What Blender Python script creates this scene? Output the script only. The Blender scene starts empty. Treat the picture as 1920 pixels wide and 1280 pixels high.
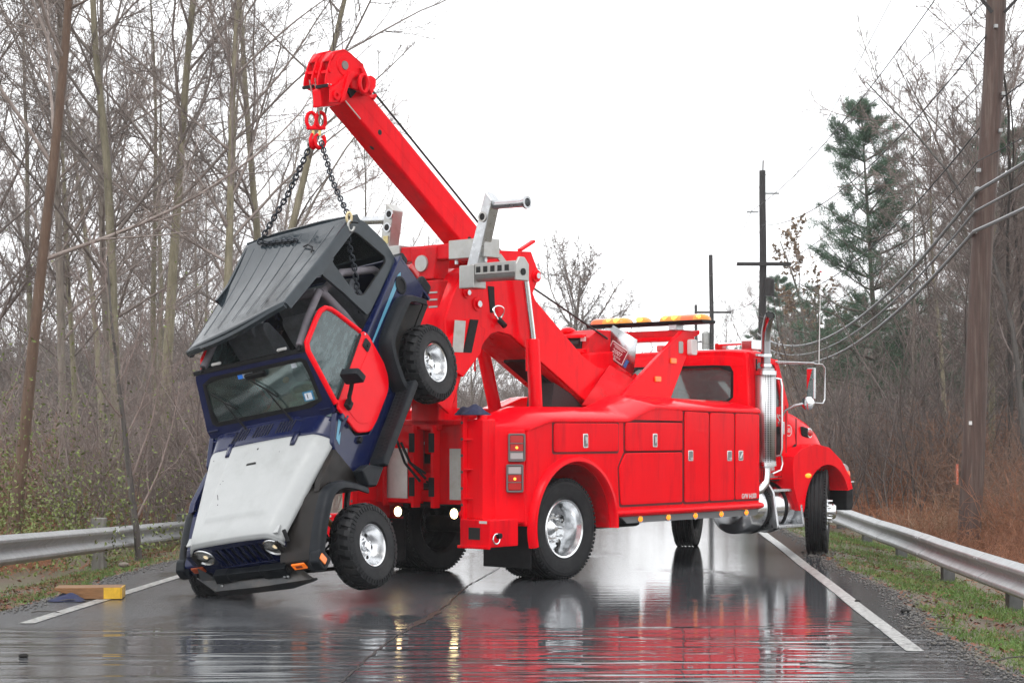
import bpy, math, random
import numpy as np
from mathutils import Vector, Matrix

scene = bpy.context.scene
R = math.radians

# ------------------------------------------------------------------ camera
cam_d = bpy.data.cameras.new('camera')
cam = bpy.data.objects.new('camera', cam_d)
scene.collection.objects.link(cam)
CAM_H = 1.53
cam.location = (0, 0, CAM_H)
cam.rotation_euler = (R(90), 0, 0)
cam_d.lens = 64.22
cam_d.sensor_width = 36
cam_d.shift_y = 0.0885
cam_d.clip_start = 0.1
cam_d.clip_end = 3000
scene.camera = cam

# ------------------------------------------------------------------ overcast sky and soft sun
SUN_EL, SUN_ROT = R(58), R(200)
world = bpy.data.worlds.new('World')
scene.world = world
world.use_nodes = True
wn = world.node_tree.nodes
wl = world.node_tree.links
wn.clear()
w_out = wn.new('ShaderNodeOutputWorld')
w_bg = wn.new('ShaderNodeBackground')
w_sky = wn.new('ShaderNodeTexSky')
w_sky.sky_type = 'NISHITA'
w_sky.sun_disc = False
w_sky.sun_elevation = SUN_EL
w_sky.sun_rotation = SUN_ROT
w_sky.air_density = 1.0
w_sky.dust_density = 4.0
w_hsv = wn.new('ShaderNodeHueSaturation')
w_hsv.inputs['Saturation'].default_value = 0.15
w_mix = wn.new('ShaderNodeMix')
w_mix.data_type = 'RGBA'
w_mix.inputs[0].default_value = 0.9
w_mix.inputs[7].default_value = (10.6, 10.75, 11.0, 1)      # an even, closed cloud layer
wl.new(w_sky.outputs['Color'], w_hsv.inputs['Color'])
wl.new(w_hsv.outputs['Color'], w_mix.inputs[6])
wl.new(w_mix.outputs[2], w_bg.inputs['Color'])
w_bg.inputs['Strength'].default_value = 0.1
wl.new(w_bg.outputs[0], w_out.inputs['Surface'])

sun_d = bpy.data.lights.new('sun', 'SUN')
sun_d.energy = 0.7
sun_d.angle = R(25)
sun_d.color = (1.0, 0.97, 0.93)
sun = bpy.data.objects.new('sun', sun_d)
scene.collection.objects.link(sun)
sun.rotation_euler = (R(90) - SUN_EL, 0, math.pi - SUN_ROT + R(0))

scene.view_settings.view_transform = 'Standard'
scene.view_settings.look = 'None'
scene.view_settings.exposure = 0.88
scene.view_settings.gamma = 1.0
scene.view_settings.use_curve_mapping = False
scene.render.engine = 'CYCLES'
scene.cycles.use_denoising = True
scene.cycles.max_bounces = 8
scene.cycles.transparent_max_bounces = 12
scene.cycles.volume_bounces = 1

# ------------------------------------------------------------------ helpers
def link(o, parent=None):
    scene.collection.objects.link(o)
    if parent is not None:
        o.parent = parent
    return o

def tag(o, label=None, cat=None, group=None, kind=None):
    if label: o['label'] = label
    if cat: o['category'] = cat
    if group: o['group'] = group
    if kind: o['kind'] = kind
    return o

def empty(name, loc=(0, 0, 0), rz=0.0, parent=None):
    o = bpy.data.objects.new(name, None)
    o.empty_display_size = 0.2
    o.location = loc
    o.rotation_euler = (0, 0, rz)
    return link(o, parent)

def copy_tree(o, parent=None):
    c = o.copy()
    link(c)
    if parent is not None: c.parent = parent
    for ch in o.children:
        copy_tree(ch, c)
    return c

class MB:
    """collects shapes and links them as one mesh object"""
    def __init__(s):
        s.v = []; s.f = []
    def add(s, v, f):
        n = len(s.v)
        s.v += [tuple(map(float, p)) for p in v]
        s.f += [tuple(i + n for i in q) for q in f]
        return s
    def box(s, x0, x1, y0, y1, z0, z1):
        v = [(x0,y0,z0),(x1,y0,z0),(x1,y1,z0),(x0,y1,z0),(x0,y0,z1),(x1,y0,z1),(x1,y1,z1),(x0,y1,z1)]
        return s.add(v, [(3,2,1,0),(4,5,6,7),(0,1,5,4),(1,2,6,5),(2,3,7,6),(3,0,4,7)])
    def obox(s, p, q, w, h, up=(0,0,1)):
        """bar from p to q, w wide, h high"""
        p = Vector(p); q = Vector(q); d = (q - p).normalized()
        u = Vector(up); sd = d.cross(u)
        if sd.length < 1e-4: sd = d.cross(Vector((1,0,0)))
        sd.normalize(); u = sd.cross(d)
        v = []
        for e in (p, q):
            for a, b in ((-1,-1),(1,-1),(1,1),(-1,1)):
                v.append(e + sd*(a*w/2) + u*(b*h/2))
        return s.add(v, [(3,2,1,0),(4,5,6,7),(0,1,5,4),(1,2,6,5),(2,3,7,6),(3,0,4,7)])
    def prism(s, prof, axis, a, b):
        """2-D outline pushed along an axis (0: prof=(y,z), 1: prof=(x,z), 2: prof=(x,y))"""
        n = len(prof)
        def P(q, t):
            return {0:(t,q[0],q[1]), 1:(q[0],t,q[1]), 2:(q[0],q[1],t)}[axis]
        v = [P(q, a) for q in prof] + [P(q, b) for q in prof]
        f = [tuple(range(n))[::-1], tuple(range(n, 2*n))]
        f += [(i, (i+1) % n, n + (i+1) % n, n + i) for i in range(n)]
        return s.add(v, f)
    def loft(s, rings, closed=True, caps=True):
        n = len(rings[0]); v = [p for r in rings for p in r]; f = []
        for k in range(len(rings) - 1):
            for i in range(n if closed else n - 1):
                j = (i + 1) % n
                f.append((k*n+i, k*n+j, (k+1)*n+j, (k+1)*n+i))
        if caps and closed:
            f.append(tuple(range(n))[::-1]); f.append(tuple(range((len(rings)-1)*n, len(rings)*n)))
        return s.add(v, f)
    def tube(s, path, rad, n=8, caps=True):
        path = [Vector(p) for p in path]
        if not hasattr(rad, '__len__'): rad = [rad]*len(path)
        t0 = (path[1]-path[0]).normalized()
        ref = Vector((0,0,1)) if abs(t0.z) < .9 else Vector((1,0,0))
        u = t0.cross(ref).normalized()
        rings = []
        for i, p in enumerate(path):
            a = path[max(i-1,0)]; b = path[min(i+1,len(path)-1)]
            t = (b - a).normalized()
            u = (u - t*u.dot(t)).normalized()
            w = t.cross(u)
            rings.append([p + (u*math.cos(2*math.pi*k/n) + w*math.sin(2*math.pi*k/n))*rad[i] for k in range(n)])
        return s.loft(rings, True, caps)
    def cyl(s, p, q, r, n=16, r2=None):
        return s.tube([p, q], [r, r if r2 is None else r2], n)
    def lathe(s, prof, c=(0,0,0), axis=(0,1,0), n=32, closed=False):
        """prof = (radius, offset along axis)"""
        ax = Vector(axis).normalized(); c = Vector(c)
        ref = Vector((0,0,1)) if abs(ax.z) < .9 else Vector((1,0,0))
        u = ax.cross(ref).normalized(); w = ax.cross(u)
        rings = []
        for k in range(n):
            a = 2*math.pi*k/n; d = u*math.cos(a) + w*math.sin(a)
            rings.append([c + d*r + ax*h for r, h in prof])
        m = len(prof); v = [p for r in rings for p in r]; f = []
        for k in range(n):
            k2 = (k+1) % n
            for i in range(m if closed else m-1):
                j = (i+1) % m
                f.append((k*m+i, k*m+j, k2*m+j, k2*m+i))
        return s.add(v, f)
    def sphere(s, c, r, n=12, sc=(1,1,1)):
        v = []; f = []; m = n//2
        for i in range(m+1):
            th = math.pi*i/m
            for k in range(n):
                a = 2*math.pi*k/n
                v.append((c[0]+r*sc[0]*math.sin(th)*math.cos(a), c[1]+r*sc[1]*math.sin(th)*math.sin(a), c[2]+r*sc[2]*math.cos(th)))
        for i in range(m):
            for k in range(n):
                f.append((i*n+k, (i+1)*n+k, (i+1)*n+(k+1)%n, i*n+(k+1)%n))
        return s.add(v, f)
    def mesh(s, name, mat=None, smooth=True, ang=35):
        me = bpy.data.meshes.new(name)
        me.from_pydata(s.v, [], s.f)
        me.validate()
        if mat is not None:
            for m in (mat if isinstance(mat, (list, tuple)) else [mat]): me.materials.append(m)
        if smooth and len(me.polygons):
            me.polygons.foreach_set('use_smooth', [True]*len(me.polygons))
            me.update()
            me.set_sharp_from_angle(angle=R(ang))
        me.update()
        return me
    def build(s, name, mat, parent=None, bevel=0, seg=2, smooth=True, ang=35, solid=0, sub=0):
        import bmesh
        me = s.mesh(name, mat, False)
        bm = bmesh.new(); bm.from_mesh(me)
        bmesh.ops.remove_doubles(bm, verts=bm.verts, dist=1e-5)
        bmesh.ops.recalc_face_normals(bm, faces=bm.faces)
        bm.to_mesh(me); bm.free()
        if smooth and len(me.polygons):
            me.polygons.foreach_set('use_smooth', [True]*len(me.polygons))
            me.update(); me.set_sharp_from_angle(angle=R(ang))
        me.update()
        o = bpy.data.objects.new(name, me)
        link(o, parent)
        if solid:
            m = o.modifiers.new('thick', 'SOLIDIFY'); m.thickness = abs(solid); m.offset = -1 if solid > 0 else 1
        if sub:
            m = o.modifiers.new('sub', 'SUBSURF'); m.levels = sub; m.render_levels = sub
        if bevel:
            m = o.modifiers.new('bev', 'BEVEL'); m.width = bevel; m.segments = seg
            m.limit_method = 'ANGLE'; m.angle_limit = R(30); m.harden_normals = True
        return o

def share(o, name, parent=None):
    """another object on the same mesh"""
    c = o.copy(); c.name = name
    link(c)
    c.parent = parent
    return c

def rrect(x0, x1, z0, z1, r, n=5):
    """rounded rectangle outline"""
    out = []
    for cx, cz, a0 in ((x1-r, z1-r, 0), (x0+r, z1-r, 90), (x0+r, z0+r, 180), (x1-r, z0+r, 270)):
        for k in range(n+1):
            a = R(a0 + 90*k/n)
            out.append((cx + r*math.cos(a), cz + r*math.sin(a)))
    return out

def round_poly(pts, r, n=4):
    """rounds the corners of an outline; r may be a list"""
    out = []; m = len(pts)
    for i in range(m):
        rr = r[i] if hasattr(r, '__len__') else r
        p = Vector(pts[i]); a = Vector(pts[i-1]) - p; b = Vector(pts[(i+1) % m]) - p
        if rr <= 0: out.append(tuple(p)); continue
        d = min(rr, a.length*.48, b.length*.48)
        p0 = p + a.normalized()*d; p1 = p + b.normalized()*d
        for k in range(n+1):
            t = k/n
            q = p0*(1-t)**2 + p*(2*t*(1-t)) + p1*t*t
            out.append(tuple(q))
    return out

def resample(poly, n):
    P = [Vector(p) for p in poly]; m = len(P)
    L = [(P[(i+1) % m] - P[i]).length for i in range(m)]; T = sum(L)
    out = []; i = 0; acc = 0
    for k in range(n):
        s = T*k/n
        while acc + L[i] < s - 1e-9: acc += L[i]; i += 1
        t = (s-acc)/L[i] if L[i] > 0 else 0
        out.append(tuple(P[i].lerp(P[(i+1) % m], t)))
    return out

def sort_start(poly, c):
    """start the outline at its point of smallest angle around c, counter-clockwise"""
    area = sum(poly[i-1][0]*poly[i][1] - poly[i][0]*poly[i-1][1] for i in range(len(poly)))
    if area < 0: poly = poly[::-1]
    return poly

def holed(outer, inner, to3, t):
    """plate with a hole: outer/inner outlines in 2-D; to3(x,z,d) gives 3-D at depth d (0 or t). returns v,f"""
    outer = sort_start(outer, None); inner = sort_start(inner, None)
    cx = sum(p[0] for p in inner)/len(inner); cz = sum(p[1] for p in inner)/len(inner)
    n = 64
    def by_angle(poly):
        out = []
        for k in range(n):
            a = 2*math.pi*(k+.5)/n - math.pi; d = (math.cos(a), math.sin(a)); best = None
            for i in range(len(poly)):
                x1, z1 = poly[i-1][0]-cx, poly[i-1][1]-cz; x2, z2 = poly[i][0]-cx, poly[i][1]-cz
                ex, ez = x2-x1, z2-z1
                den = d[0]*ez - d[1]*ex
                if abs(den) < 1e-12: continue
                tt = (x1*ez - z1*ex)/den; s = (x1*d[1] - z1*d[0])/den
                if tt > 0 and -1e-6 <= s <= 1+1e-6 and (best is None or tt > best): best = tt
            out.append((cx + d[0]*best, cz + d[1]*best))
        # snap the nearest samples to the true corners
        for p in poly:
            j = min(range(n), key=lambda q: (out[q][0]-p[0])**2 + (out[q][1]-p[1])**2)
            if (out[j][0]-p[0])**2 + (out[j][1]-p[1])**2 < .05**2 or len(poly) < 9: out[j] = p
        return out
    O = by_angle(outer); I = by_angle(inner)
    v = [to3(p[0], p[1], 0) for p in O] + [to3(p[0], p[1], 0) for p in I] + [to3(p[0], p[1], t) for p in O] + [to3(p[0], p[1], t) for p in I]
    f = []
    for i in range(n):
        j = (i+1) % n
        f += [(i, j, n+j, n+i), (2*n+j, 2*n+i, 3*n+i, 3*n+j), (n+i, n+j, 3*n+j, 3*n+i), (j, i, 2*n+i, 2*n+j)]
    return v, f

# ------------------------------------------------------------------ materials
def mat(name, col, rough=.5, metal=0.0, coat=0.0, var=0.0, vscale=6.0, bump=0.0, bscale=40.0, spec=.5, rvar=0.0,
        dirt=None, dirt_amt=0.0, dirt_scale=3.0, emit=None, estr=0.0, trans=0.0, ior=1.45, alpha=1.0, stretch=None):
    m = bpy.data.materials.new(name)
    m.use_nodes = True
    nt = m.node_tree; n = nt.nodes; l = nt.links
    b = n['Principled BSDF']
    b.inputs['Base Color'].default_value = (*col, 1)
    b.inputs['Roughness'].default_value = rough
    b.inputs['Metallic'].default_value = metal
    b.inputs['Coat Weight'].default_value = coat
    b.inputs['Coat Roughness'].default_value = .05
    b.inputs['Specular IOR Level'].default_value = spec
    b.inputs['IOR'].default_value = ior
    b.inputs['Transmission Weight'].default_value = trans
    b.inputs['Alpha'].default_value = alpha
    if emit:
        b.inputs['Emission Color'].default_value = (*emit, 1)
        b.inputs['Emission Strength'].default_value = estr
    tc = n.new('ShaderNodeTexCoord')
    co = tc.outputs['Object']
    if stretch:
        mp = n.new('ShaderNodeMapping'); mp.inputs['Scale'].default_value = stretch
        l.new(co, mp.inputs['Vector']); co = mp.outputs['Vector']
    cur = None
    if var > 0:
        nz = n.new('ShaderNodeTexNoise'); nz.inputs['Scale'].default_value = vscale; nz.inputs['Detail'].default_value = 6; nz.inputs['Roughness'].default_value = .65
        l.new(co, nz.inputs['Vector'])
        mr = n.new('ShaderNodeMapRange'); mr.inputs[1].default_value = .3; mr.inputs[2].default_value = .7
        mr.inputs[3].default_value = 1-var; mr.inputs[4].default_value = 1+var
        l.new(nz.outputs['Fac'], mr.inputs[0])
        mx = n.new('ShaderNodeMix'); mx.data_type = 'RGBA'; mx.blend_type = 'MULTIPLY'; mx.inputs[0].default_value = 1
        mx.inputs[6].default_value = (*col, 1)
        l.new(mr.outputs[0], mx.inputs[7])
        cur = mx.outputs[2]
    if dirt is not None:
        nz = n.new('ShaderNodeTexNoise'); nz.inputs['Scale'].default_value = dirt_scale; nz.inputs['Detail'].default_value = 8; nz.inputs['Roughness'].default_value = .7
        l.new(co, nz.inputs['Vector'])
        mr = n.new('ShaderNodeMapRange'); mr.inputs[1].default_value = .5; mr.inputs[2].default_value = .75; mr.inputs[3].default_value = 0; mr.inputs[4].default_value = dirt_amt
        l.new(nz.outputs['Fac'], mr.inputs[0])
        mx = n.new('ShaderNodeMix'); mx.data_type = 'RGBA'
        l.new(mr.outputs[0], mx.inputs[0])
        if cur: l.new(cur, mx.inputs[6])
        else: mx.inputs[6].default_value = (*col, 1)
        mx.inputs[7].default_value = (*dirt, 1)
        cur = mx.outputs[2]
    if cur: l.new(cur, b.inputs['Base Color'])
    if rvar > 0:
        nz = n.new('ShaderNodeTexNoise'); nz.inputs['Scale'].default_value = vscale*2.3; nz.inputs['Detail'].default_value = 4
        l.new(co, nz.inputs['Vector'])
        mr = n.new('ShaderNodeMapRange'); mr.inputs[1].default_value = .3; mr.inputs[2].default_value = .7
        mr.inputs[3].default_value = max(0, rough-rvar); mr.inputs[4].default_value = rough+rvar
        l.new(nz.outputs['Fac'], mr.inputs[0]); l.new(mr.outputs[0], b.inputs['Roughness'])
    if bump > 0:
        nz = n.new('ShaderNodeTexNoise'); nz.inputs['Scale'].default_value = bscale; nz.inputs['Detail'].default_value = 4
        l.new(co, nz.inputs['Vector'])
        bp = n.new('ShaderNodeBump'); bp.inputs['Strength'].default_value = bump; bp.inputs['Distance'].default_value = .02
        l.new(nz.outputs['Fac'], bp.inputs['Height']); l.new(bp.outputs[0], b.inputs['Normal'])
    return m

M = {}
M['red'] = mat('red_paint', (.80, .0012, .009), .13, coat=.0, spec=.11, var=.05, vscale=2.5, rvar=.06, dirt=(.40,.004,.012), dirt_amt=.55, dirt_scale=3.2, stretch=(2.2,2.2,.35))
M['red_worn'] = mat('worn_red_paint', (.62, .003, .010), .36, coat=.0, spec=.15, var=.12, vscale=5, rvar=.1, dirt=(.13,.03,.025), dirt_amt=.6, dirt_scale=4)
M['door_red'] = mat('door_red_paint', (.80, .002, .010), .22, coat=.0, spec=.15, var=.05, vscale=3, rvar=.05)
M['chrome'] = mat('polished_metal', (.72,.73,.74), .2, 1.0)
M['alu'] = mat('brushed_metal', (.50,.51,.52), .32, 1.0, var=.12, vscale=9, rvar=.1, bump=.05, bscale=90)
M['galv'] = mat('galvanised_steel', (.36,.37,.375), .48, .6, var=.16, vscale=5, rvar=.12, dirt=(.30,.28,.25), dirt_amt=.5, dirt_scale=6, bump=.05, bscale=30)
M['silver'] = mat('silver_plate', (.42,.42,.405), .42, .75, var=.1, vscale=7, dirt=(.32,.29,.22), dirt_amt=.6, dirt_scale=9, bump=.06, bscale=60)
M['blue'] = mat('dark_blue_paint', (.004, .008, .045), .2, coat=.15, spec=.35, var=.15, vscale=3, rvar=.06)
M['white'] = mat('white_primer_hood', (.355,.365,.365), .38, coat=.0, spec=.3, var=.05, vscale=4, rvar=.1, dirt=(.25,.26,.25), dirt_amt=.5, dirt_scale=3.5)
M['top_grey'] = mat('dark_grey_hardtop', (.018,.025,.031), .13, coat=.0, spec=.34, var=.25, vscale=4, rvar=.10, bump=.012, bscale=14)
M['flare'] = mat('black_plastic', (.010,.012,.015), .42, spec=.14, var=.25, vscale=6, rvar=.1, bump=.05, bscale=120)
M['black'] = mat('black_rubber', (.009,.009,.010), .6, spec=.2, var=.2, vscale=8, rvar=.1)
M['tyre'] = mat('tyre_rubber', (.014,.0145,.016), .52, spec=.2, var=.25, vscale=9, rvar=.12, dirt=(.04,.037,.034), dirt_amt=.6, dirt_scale=5, bump=.06, bscale=60)
M['dark'] = mat('dark_underbody', (.014,.013,.0125), .6, spec=.2, var=.3, vscale=7, dirt=(.06,.045,.035), dirt_amt=.7, dirt_scale=5)
M['seat'] = mat('grey_seat_fabric', (.17,.18,.20), .85, var=.2, vscale=15, bump=.2, bscale=200)
M['pad'] = mat('grey_roll_bar_padding', (.18,.165,.185), .8, var=.2, vscale=10, bump=.15, bscale=90)
M['glass'] = mat('window_glass', (.86,.93,.91), .02, trans=1.0, ior=1.2, rvar=.0)
M['amber'] = mat('amber_lens', (.75,.17,.01), .15, coat=.5, emit=(1,.2,.01), estr=.08)
M['amber_lit'] = mat('lit_amber_lens', (.8,.25,.02), .2, emit=(1,.28,.01), estr=.7)
M['beacon'] = mat('amber_light_bar_lens', (.62,.21,.006), .1, coat=.5, emit=(1,.40,.01), estr=.06, var=.2, vscale=8)
M['beacon_hot'] = mat('flashing_yellow_lamp', (.9,.6,.1), .2, emit=(1,.66,.06), estr=1.0)
M['orange_lens'] = mat('orange_end_lens', (.7,.09,.01), .12, coat=.5, emit=(1,.10,.0), estr=.12)
M['lens_red'] = mat('red_lens', (.36,.006,.008), .12, coat=.5, emit=(1,.03,.02), estr=.05)
M['lens_white'] = mat('clear_lens', (.42,.36,.36), .12, coat=.5)
M['lamp_lit'] = mat('lit_work_lamp', (1,.9,.7), .2, emit=(1,.72,.34), estr=7)
M['marker_lit'] = mat('lit_marker_lamp', (1,.4,.05), .2, emit=(1,.36,.03), estr=2)
M['white_decal'] = mat('white_lettering', (.60,.59,.58), .5)
M['black_hole'] = mat('black_opening', (.012,.012,.012), .8)
M['wood_yellow'] = mat('yellow_end_paint', (.62,.36,.02), .5, var=.2, vscale=9, dirt=(.1,.07,.03), dirt_amt=.6, dirt_scale=12)
M['wood_brown'] = mat('wet_timber', (.20,.095,.035), .45, var=.35, vscale=6, stretch=(1,6,6), bump=.3, bscale=10)
M['cloth_blue'] = mat('navy_cloth', (.018,.022,.06), .85, var=.3, vscale=8, bump=.3, bscale=60)
M['cable'] = mat('dark_wire_rope', (.02,.018,.018), .5, .3)
M['chain'] = mat('dark_chain_steel', (.022,.026,.034), .36, .6, var=.3, vscale=20)
M['wire'] = mat('grey_overhead_wire', (.20,.205,.21), .45, .2)
M['wire_dark'] = mat('dark_overhead_wire', (.03,.03,.033), .6)
M['pole'] = mat('brown_creosote_pole', (.066,.037,.029), .65, var=.35, vscale=5, stretch=(6,6,.35), bump=.6, bscale=9, dirt=(.21,.17,.14), dirt_amt=.6, dirt_scale=2)
M['pole_far'] = mat('dark_creosote_pole', (.022,.019,.019), .7, var=.3, vscale=5, stretch=(6,6,.35), bump=.5, bscale=9)
M['post_wood'] = mat('weathered_guardrail_post', (.15,.145,.13), .7, var=.3, vscale=8, stretch=(5,5,.6), bump=.5, bscale=10)

M['guard'] = mat('dark_lamp_guard', (.16,.15,.15), .3, .9)
M['bare_hole'] = mat('bare_pin_hole', (.10,.07,.07), .5, .5)
def pane_mat(name, tint, clear, film, film_col):
    """thin window pane: sees through, mirrors at grazing angles, carries a diffuse film"""
    m = bpy.data.materials.new(name); m.use_nodes = True
    n = m.node_tree.nodes; l = m.node_tree.links; n.remove(n['Principled BSDF']); out = n['Material Output']
    tr = n.new('ShaderNodeBsdfTransparent'); tr.inputs['Color'].default_value = (*tint, 1)
    df = n.new('ShaderNodeBsdfDiffuse'); df.inputs['Color'].default_value = (*film_col, 1)
    gl = n.new('ShaderNodeBsdfGlossy'); gl.inputs['Roughness'].default_value = .04
    tc = n.new('ShaderNodeTexCoord'); mp = n.new('ShaderNodeMapping'); mp.inputs['Scale'].default_value = (3,3,9); l.new(tc.outputs['Object'], mp.inputs[0])
    nz = n.new('ShaderNodeTexNoise'); nz.inputs['Scale'].default_value = 3; nz.inputs['Detail'].default_value = 6; l.new(mp.outputs[0], nz.inputs['Vector'])
    mr = n.new('ShaderNodeMapRange'); mr.inputs[1].default_value = .3; mr.inputs[2].default_value = .7; mr.inputs[3].default_value = film*.6; mr.inputs[4].default_value = min(1, film*1.4); l.new(nz.outputs['Fac'], mr.inputs[0])
    m1 = n.new('ShaderNodeMixShader'); l.new(mr.outputs[0], m1.inputs[0]); l.new(tr.outputs[0], m1.inputs[1]); l.new(df.outputs[0], m1.inputs[2])
    fr = n.new('ShaderNodeFresnel'); fr.inputs['IOR'].default_value = 1.6
    m2 = n.new('ShaderNodeMixShader'); l.new(fr.outputs[0], m2.inputs[0]); l.new(m1.outputs[0], m2.inputs[1]); l.new(gl.outputs[0], m2.inputs[2])
    l.new(m2.outputs[0], out.inputs['Surface'])
    return m
M['glass'] = pane_mat('window_glass', (.86,.93,.91), 1, .20, (.30,.37,.37))  # cab panes: film paler than fog, standing in for daylight seen through
M['glass_fog'] = pane_mat('wet_fogged_glass', (.82,.92,.90), 1, .09, (.20,.31,.31))
M['glass_door'] = pane_mat('door_glass_reflection_tint', (.55,.68,.68), 1, .62, (.105,.15,.155))  # grey-teal film colour stands in for the reflection on the door glass
M['lamp_glass'] = pane_mat('fluted_lamp_glass', (.95,.95,.92), 1, .42, (.55,.54,.50))

M['stack'] = mat('dark_polished_stack', (.30,.30,.31), .16, 1.0, var=.2, vscale=5)
M['post_steel'] = mat('weathered_steel_post', (.10,.10,.098), .55, .4, var=.3, vscale=8)
# ------------------------------------------------------------------ road geometry (world: x right, y away from the camera, z up)
def line_r(y): return 2.81 + .067*(y-12.7) + max(0, y-45)**2*.0016
def line_l(y): return -3.89 + .072*(y-14.5) + max(0, y-45)**2*.0016
def edge_r(y): return line_r(y) + .42 + .09*math.sin(y*.8) + .04*math.sin(y*2.9+1) + .02*math.sin(y*9.1)
def edge_l(y): return line_l(y) - .62 - .10*math.sin(y*.9+2) - .04*math.sin(y*2.7) - .02*math.sin(y*8.3)

def _noise2(x, y):
    return (math.sin(x*1.7+y*.6+1.3) + math.sin(y*2.3-x*.9+.4) + .5*math.sin(x*4.1+y*3.3))/2.5

def ground_z(x, y):
    er, el = edge_r(y), edge_l(y)
    if el < x < er: return -.05
    e = x-er if x > er else el-x
    z = -.02 - .16*min(e, 2.2) + .035*_noise2(x, y)*min(1, e*1.5)
    if x > er: z += .05*max(0, min(e-4, 8))*.6
    if e > 14: z += min((e-14)*.02, 2)
    return z

def make_ground():
    xs = [-900,-400,-200,-120,-80,-60,-45,-36] + list(np.arange(-30,-8,1.2)) + list(np.arange(-8,9,.25)) + list(np.arange(9,34,1.2)) + [36,45,60,80,120,200,400,900]
    ys = [-300,-100,-30,-8] + list(np.arange(0,45,.5)) + list(np.arange(45,100,2.5)) + [110,130,160,200,280,400,800,1500]
    v = [(x, y, ground_z(x, y) if y < 200 else ground_z(x, 200) if abs(x) > 100 else -.3) for y in ys for x in xs]
    nx = len(xs)
    f = [(j*nx+i, j*nx+i+1, (j+1)*nx+i+1, (j+1)*nx+i) for j in range(len(ys)-1) for i in range(nx-1)]
    return MB().add(v, f)

def ground_material():
    m = bpy.data.materials.new('verge_soil'); m.use_nodes = True
    n = m.node_tree.nodes; l = m.node_tree.links; b = n['Principled BSDF']
    tc = n.new('ShaderNodeTexCoord')
    n1 = n.new('ShaderNodeTexNoise'); n1.inputs['Scale'].default_value = .9; n1.inputs['Detail'].default_value = 8; n1.inputs['Roughness'].default_value = .7
    n2 = n.new('ShaderNodeTexNoise'); n2.inputs['Scale'].default_value = 14; n2.inputs['Detail'].default_value = 6
    l.new(tc.outputs['Object'], n1.inputs['Vector']); l.new(tc.outputs['Object'], n2.inputs['Vector'])
    cr = n.new('ShaderNodeValToRGB'); e = cr.color_ramp.elements
    e[0].position = .32; e[0].color = (.045,.037,.029,1); e[1].position = .68; e[1].color = (.15,.093,.056,1)
    x = e.new(.45); x.color = (.095,.06,.038,1); x = e.new(.56); x.color = (.075,.08,.034,1)
    ad = n.new('ShaderNodeMix'); ad.data_type = 'FLOAT'; ad.inputs[0].default_value = .4
    l.new(n1.outputs['Fac'], ad.inputs[2]); l.new(n2.outputs['Fac'], ad.inputs[3]); l.new(ad.outputs[0], cr.inputs['Fac'])
    l.new(cr.outputs['Color'], b.inputs['Base Color'])
    b.inputs['Roughness'].default_value = .55
    bp = n.new('ShaderNodeBump'); bp.inputs['Strength'].default_value = .6; bp.inputs['Distance'].default_value = .04
    l.new(n2.outputs['Fac'], bp.inputs['Height']); l.new(bp.outputs[0], b.inputs['Normal'])
    return m

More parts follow.
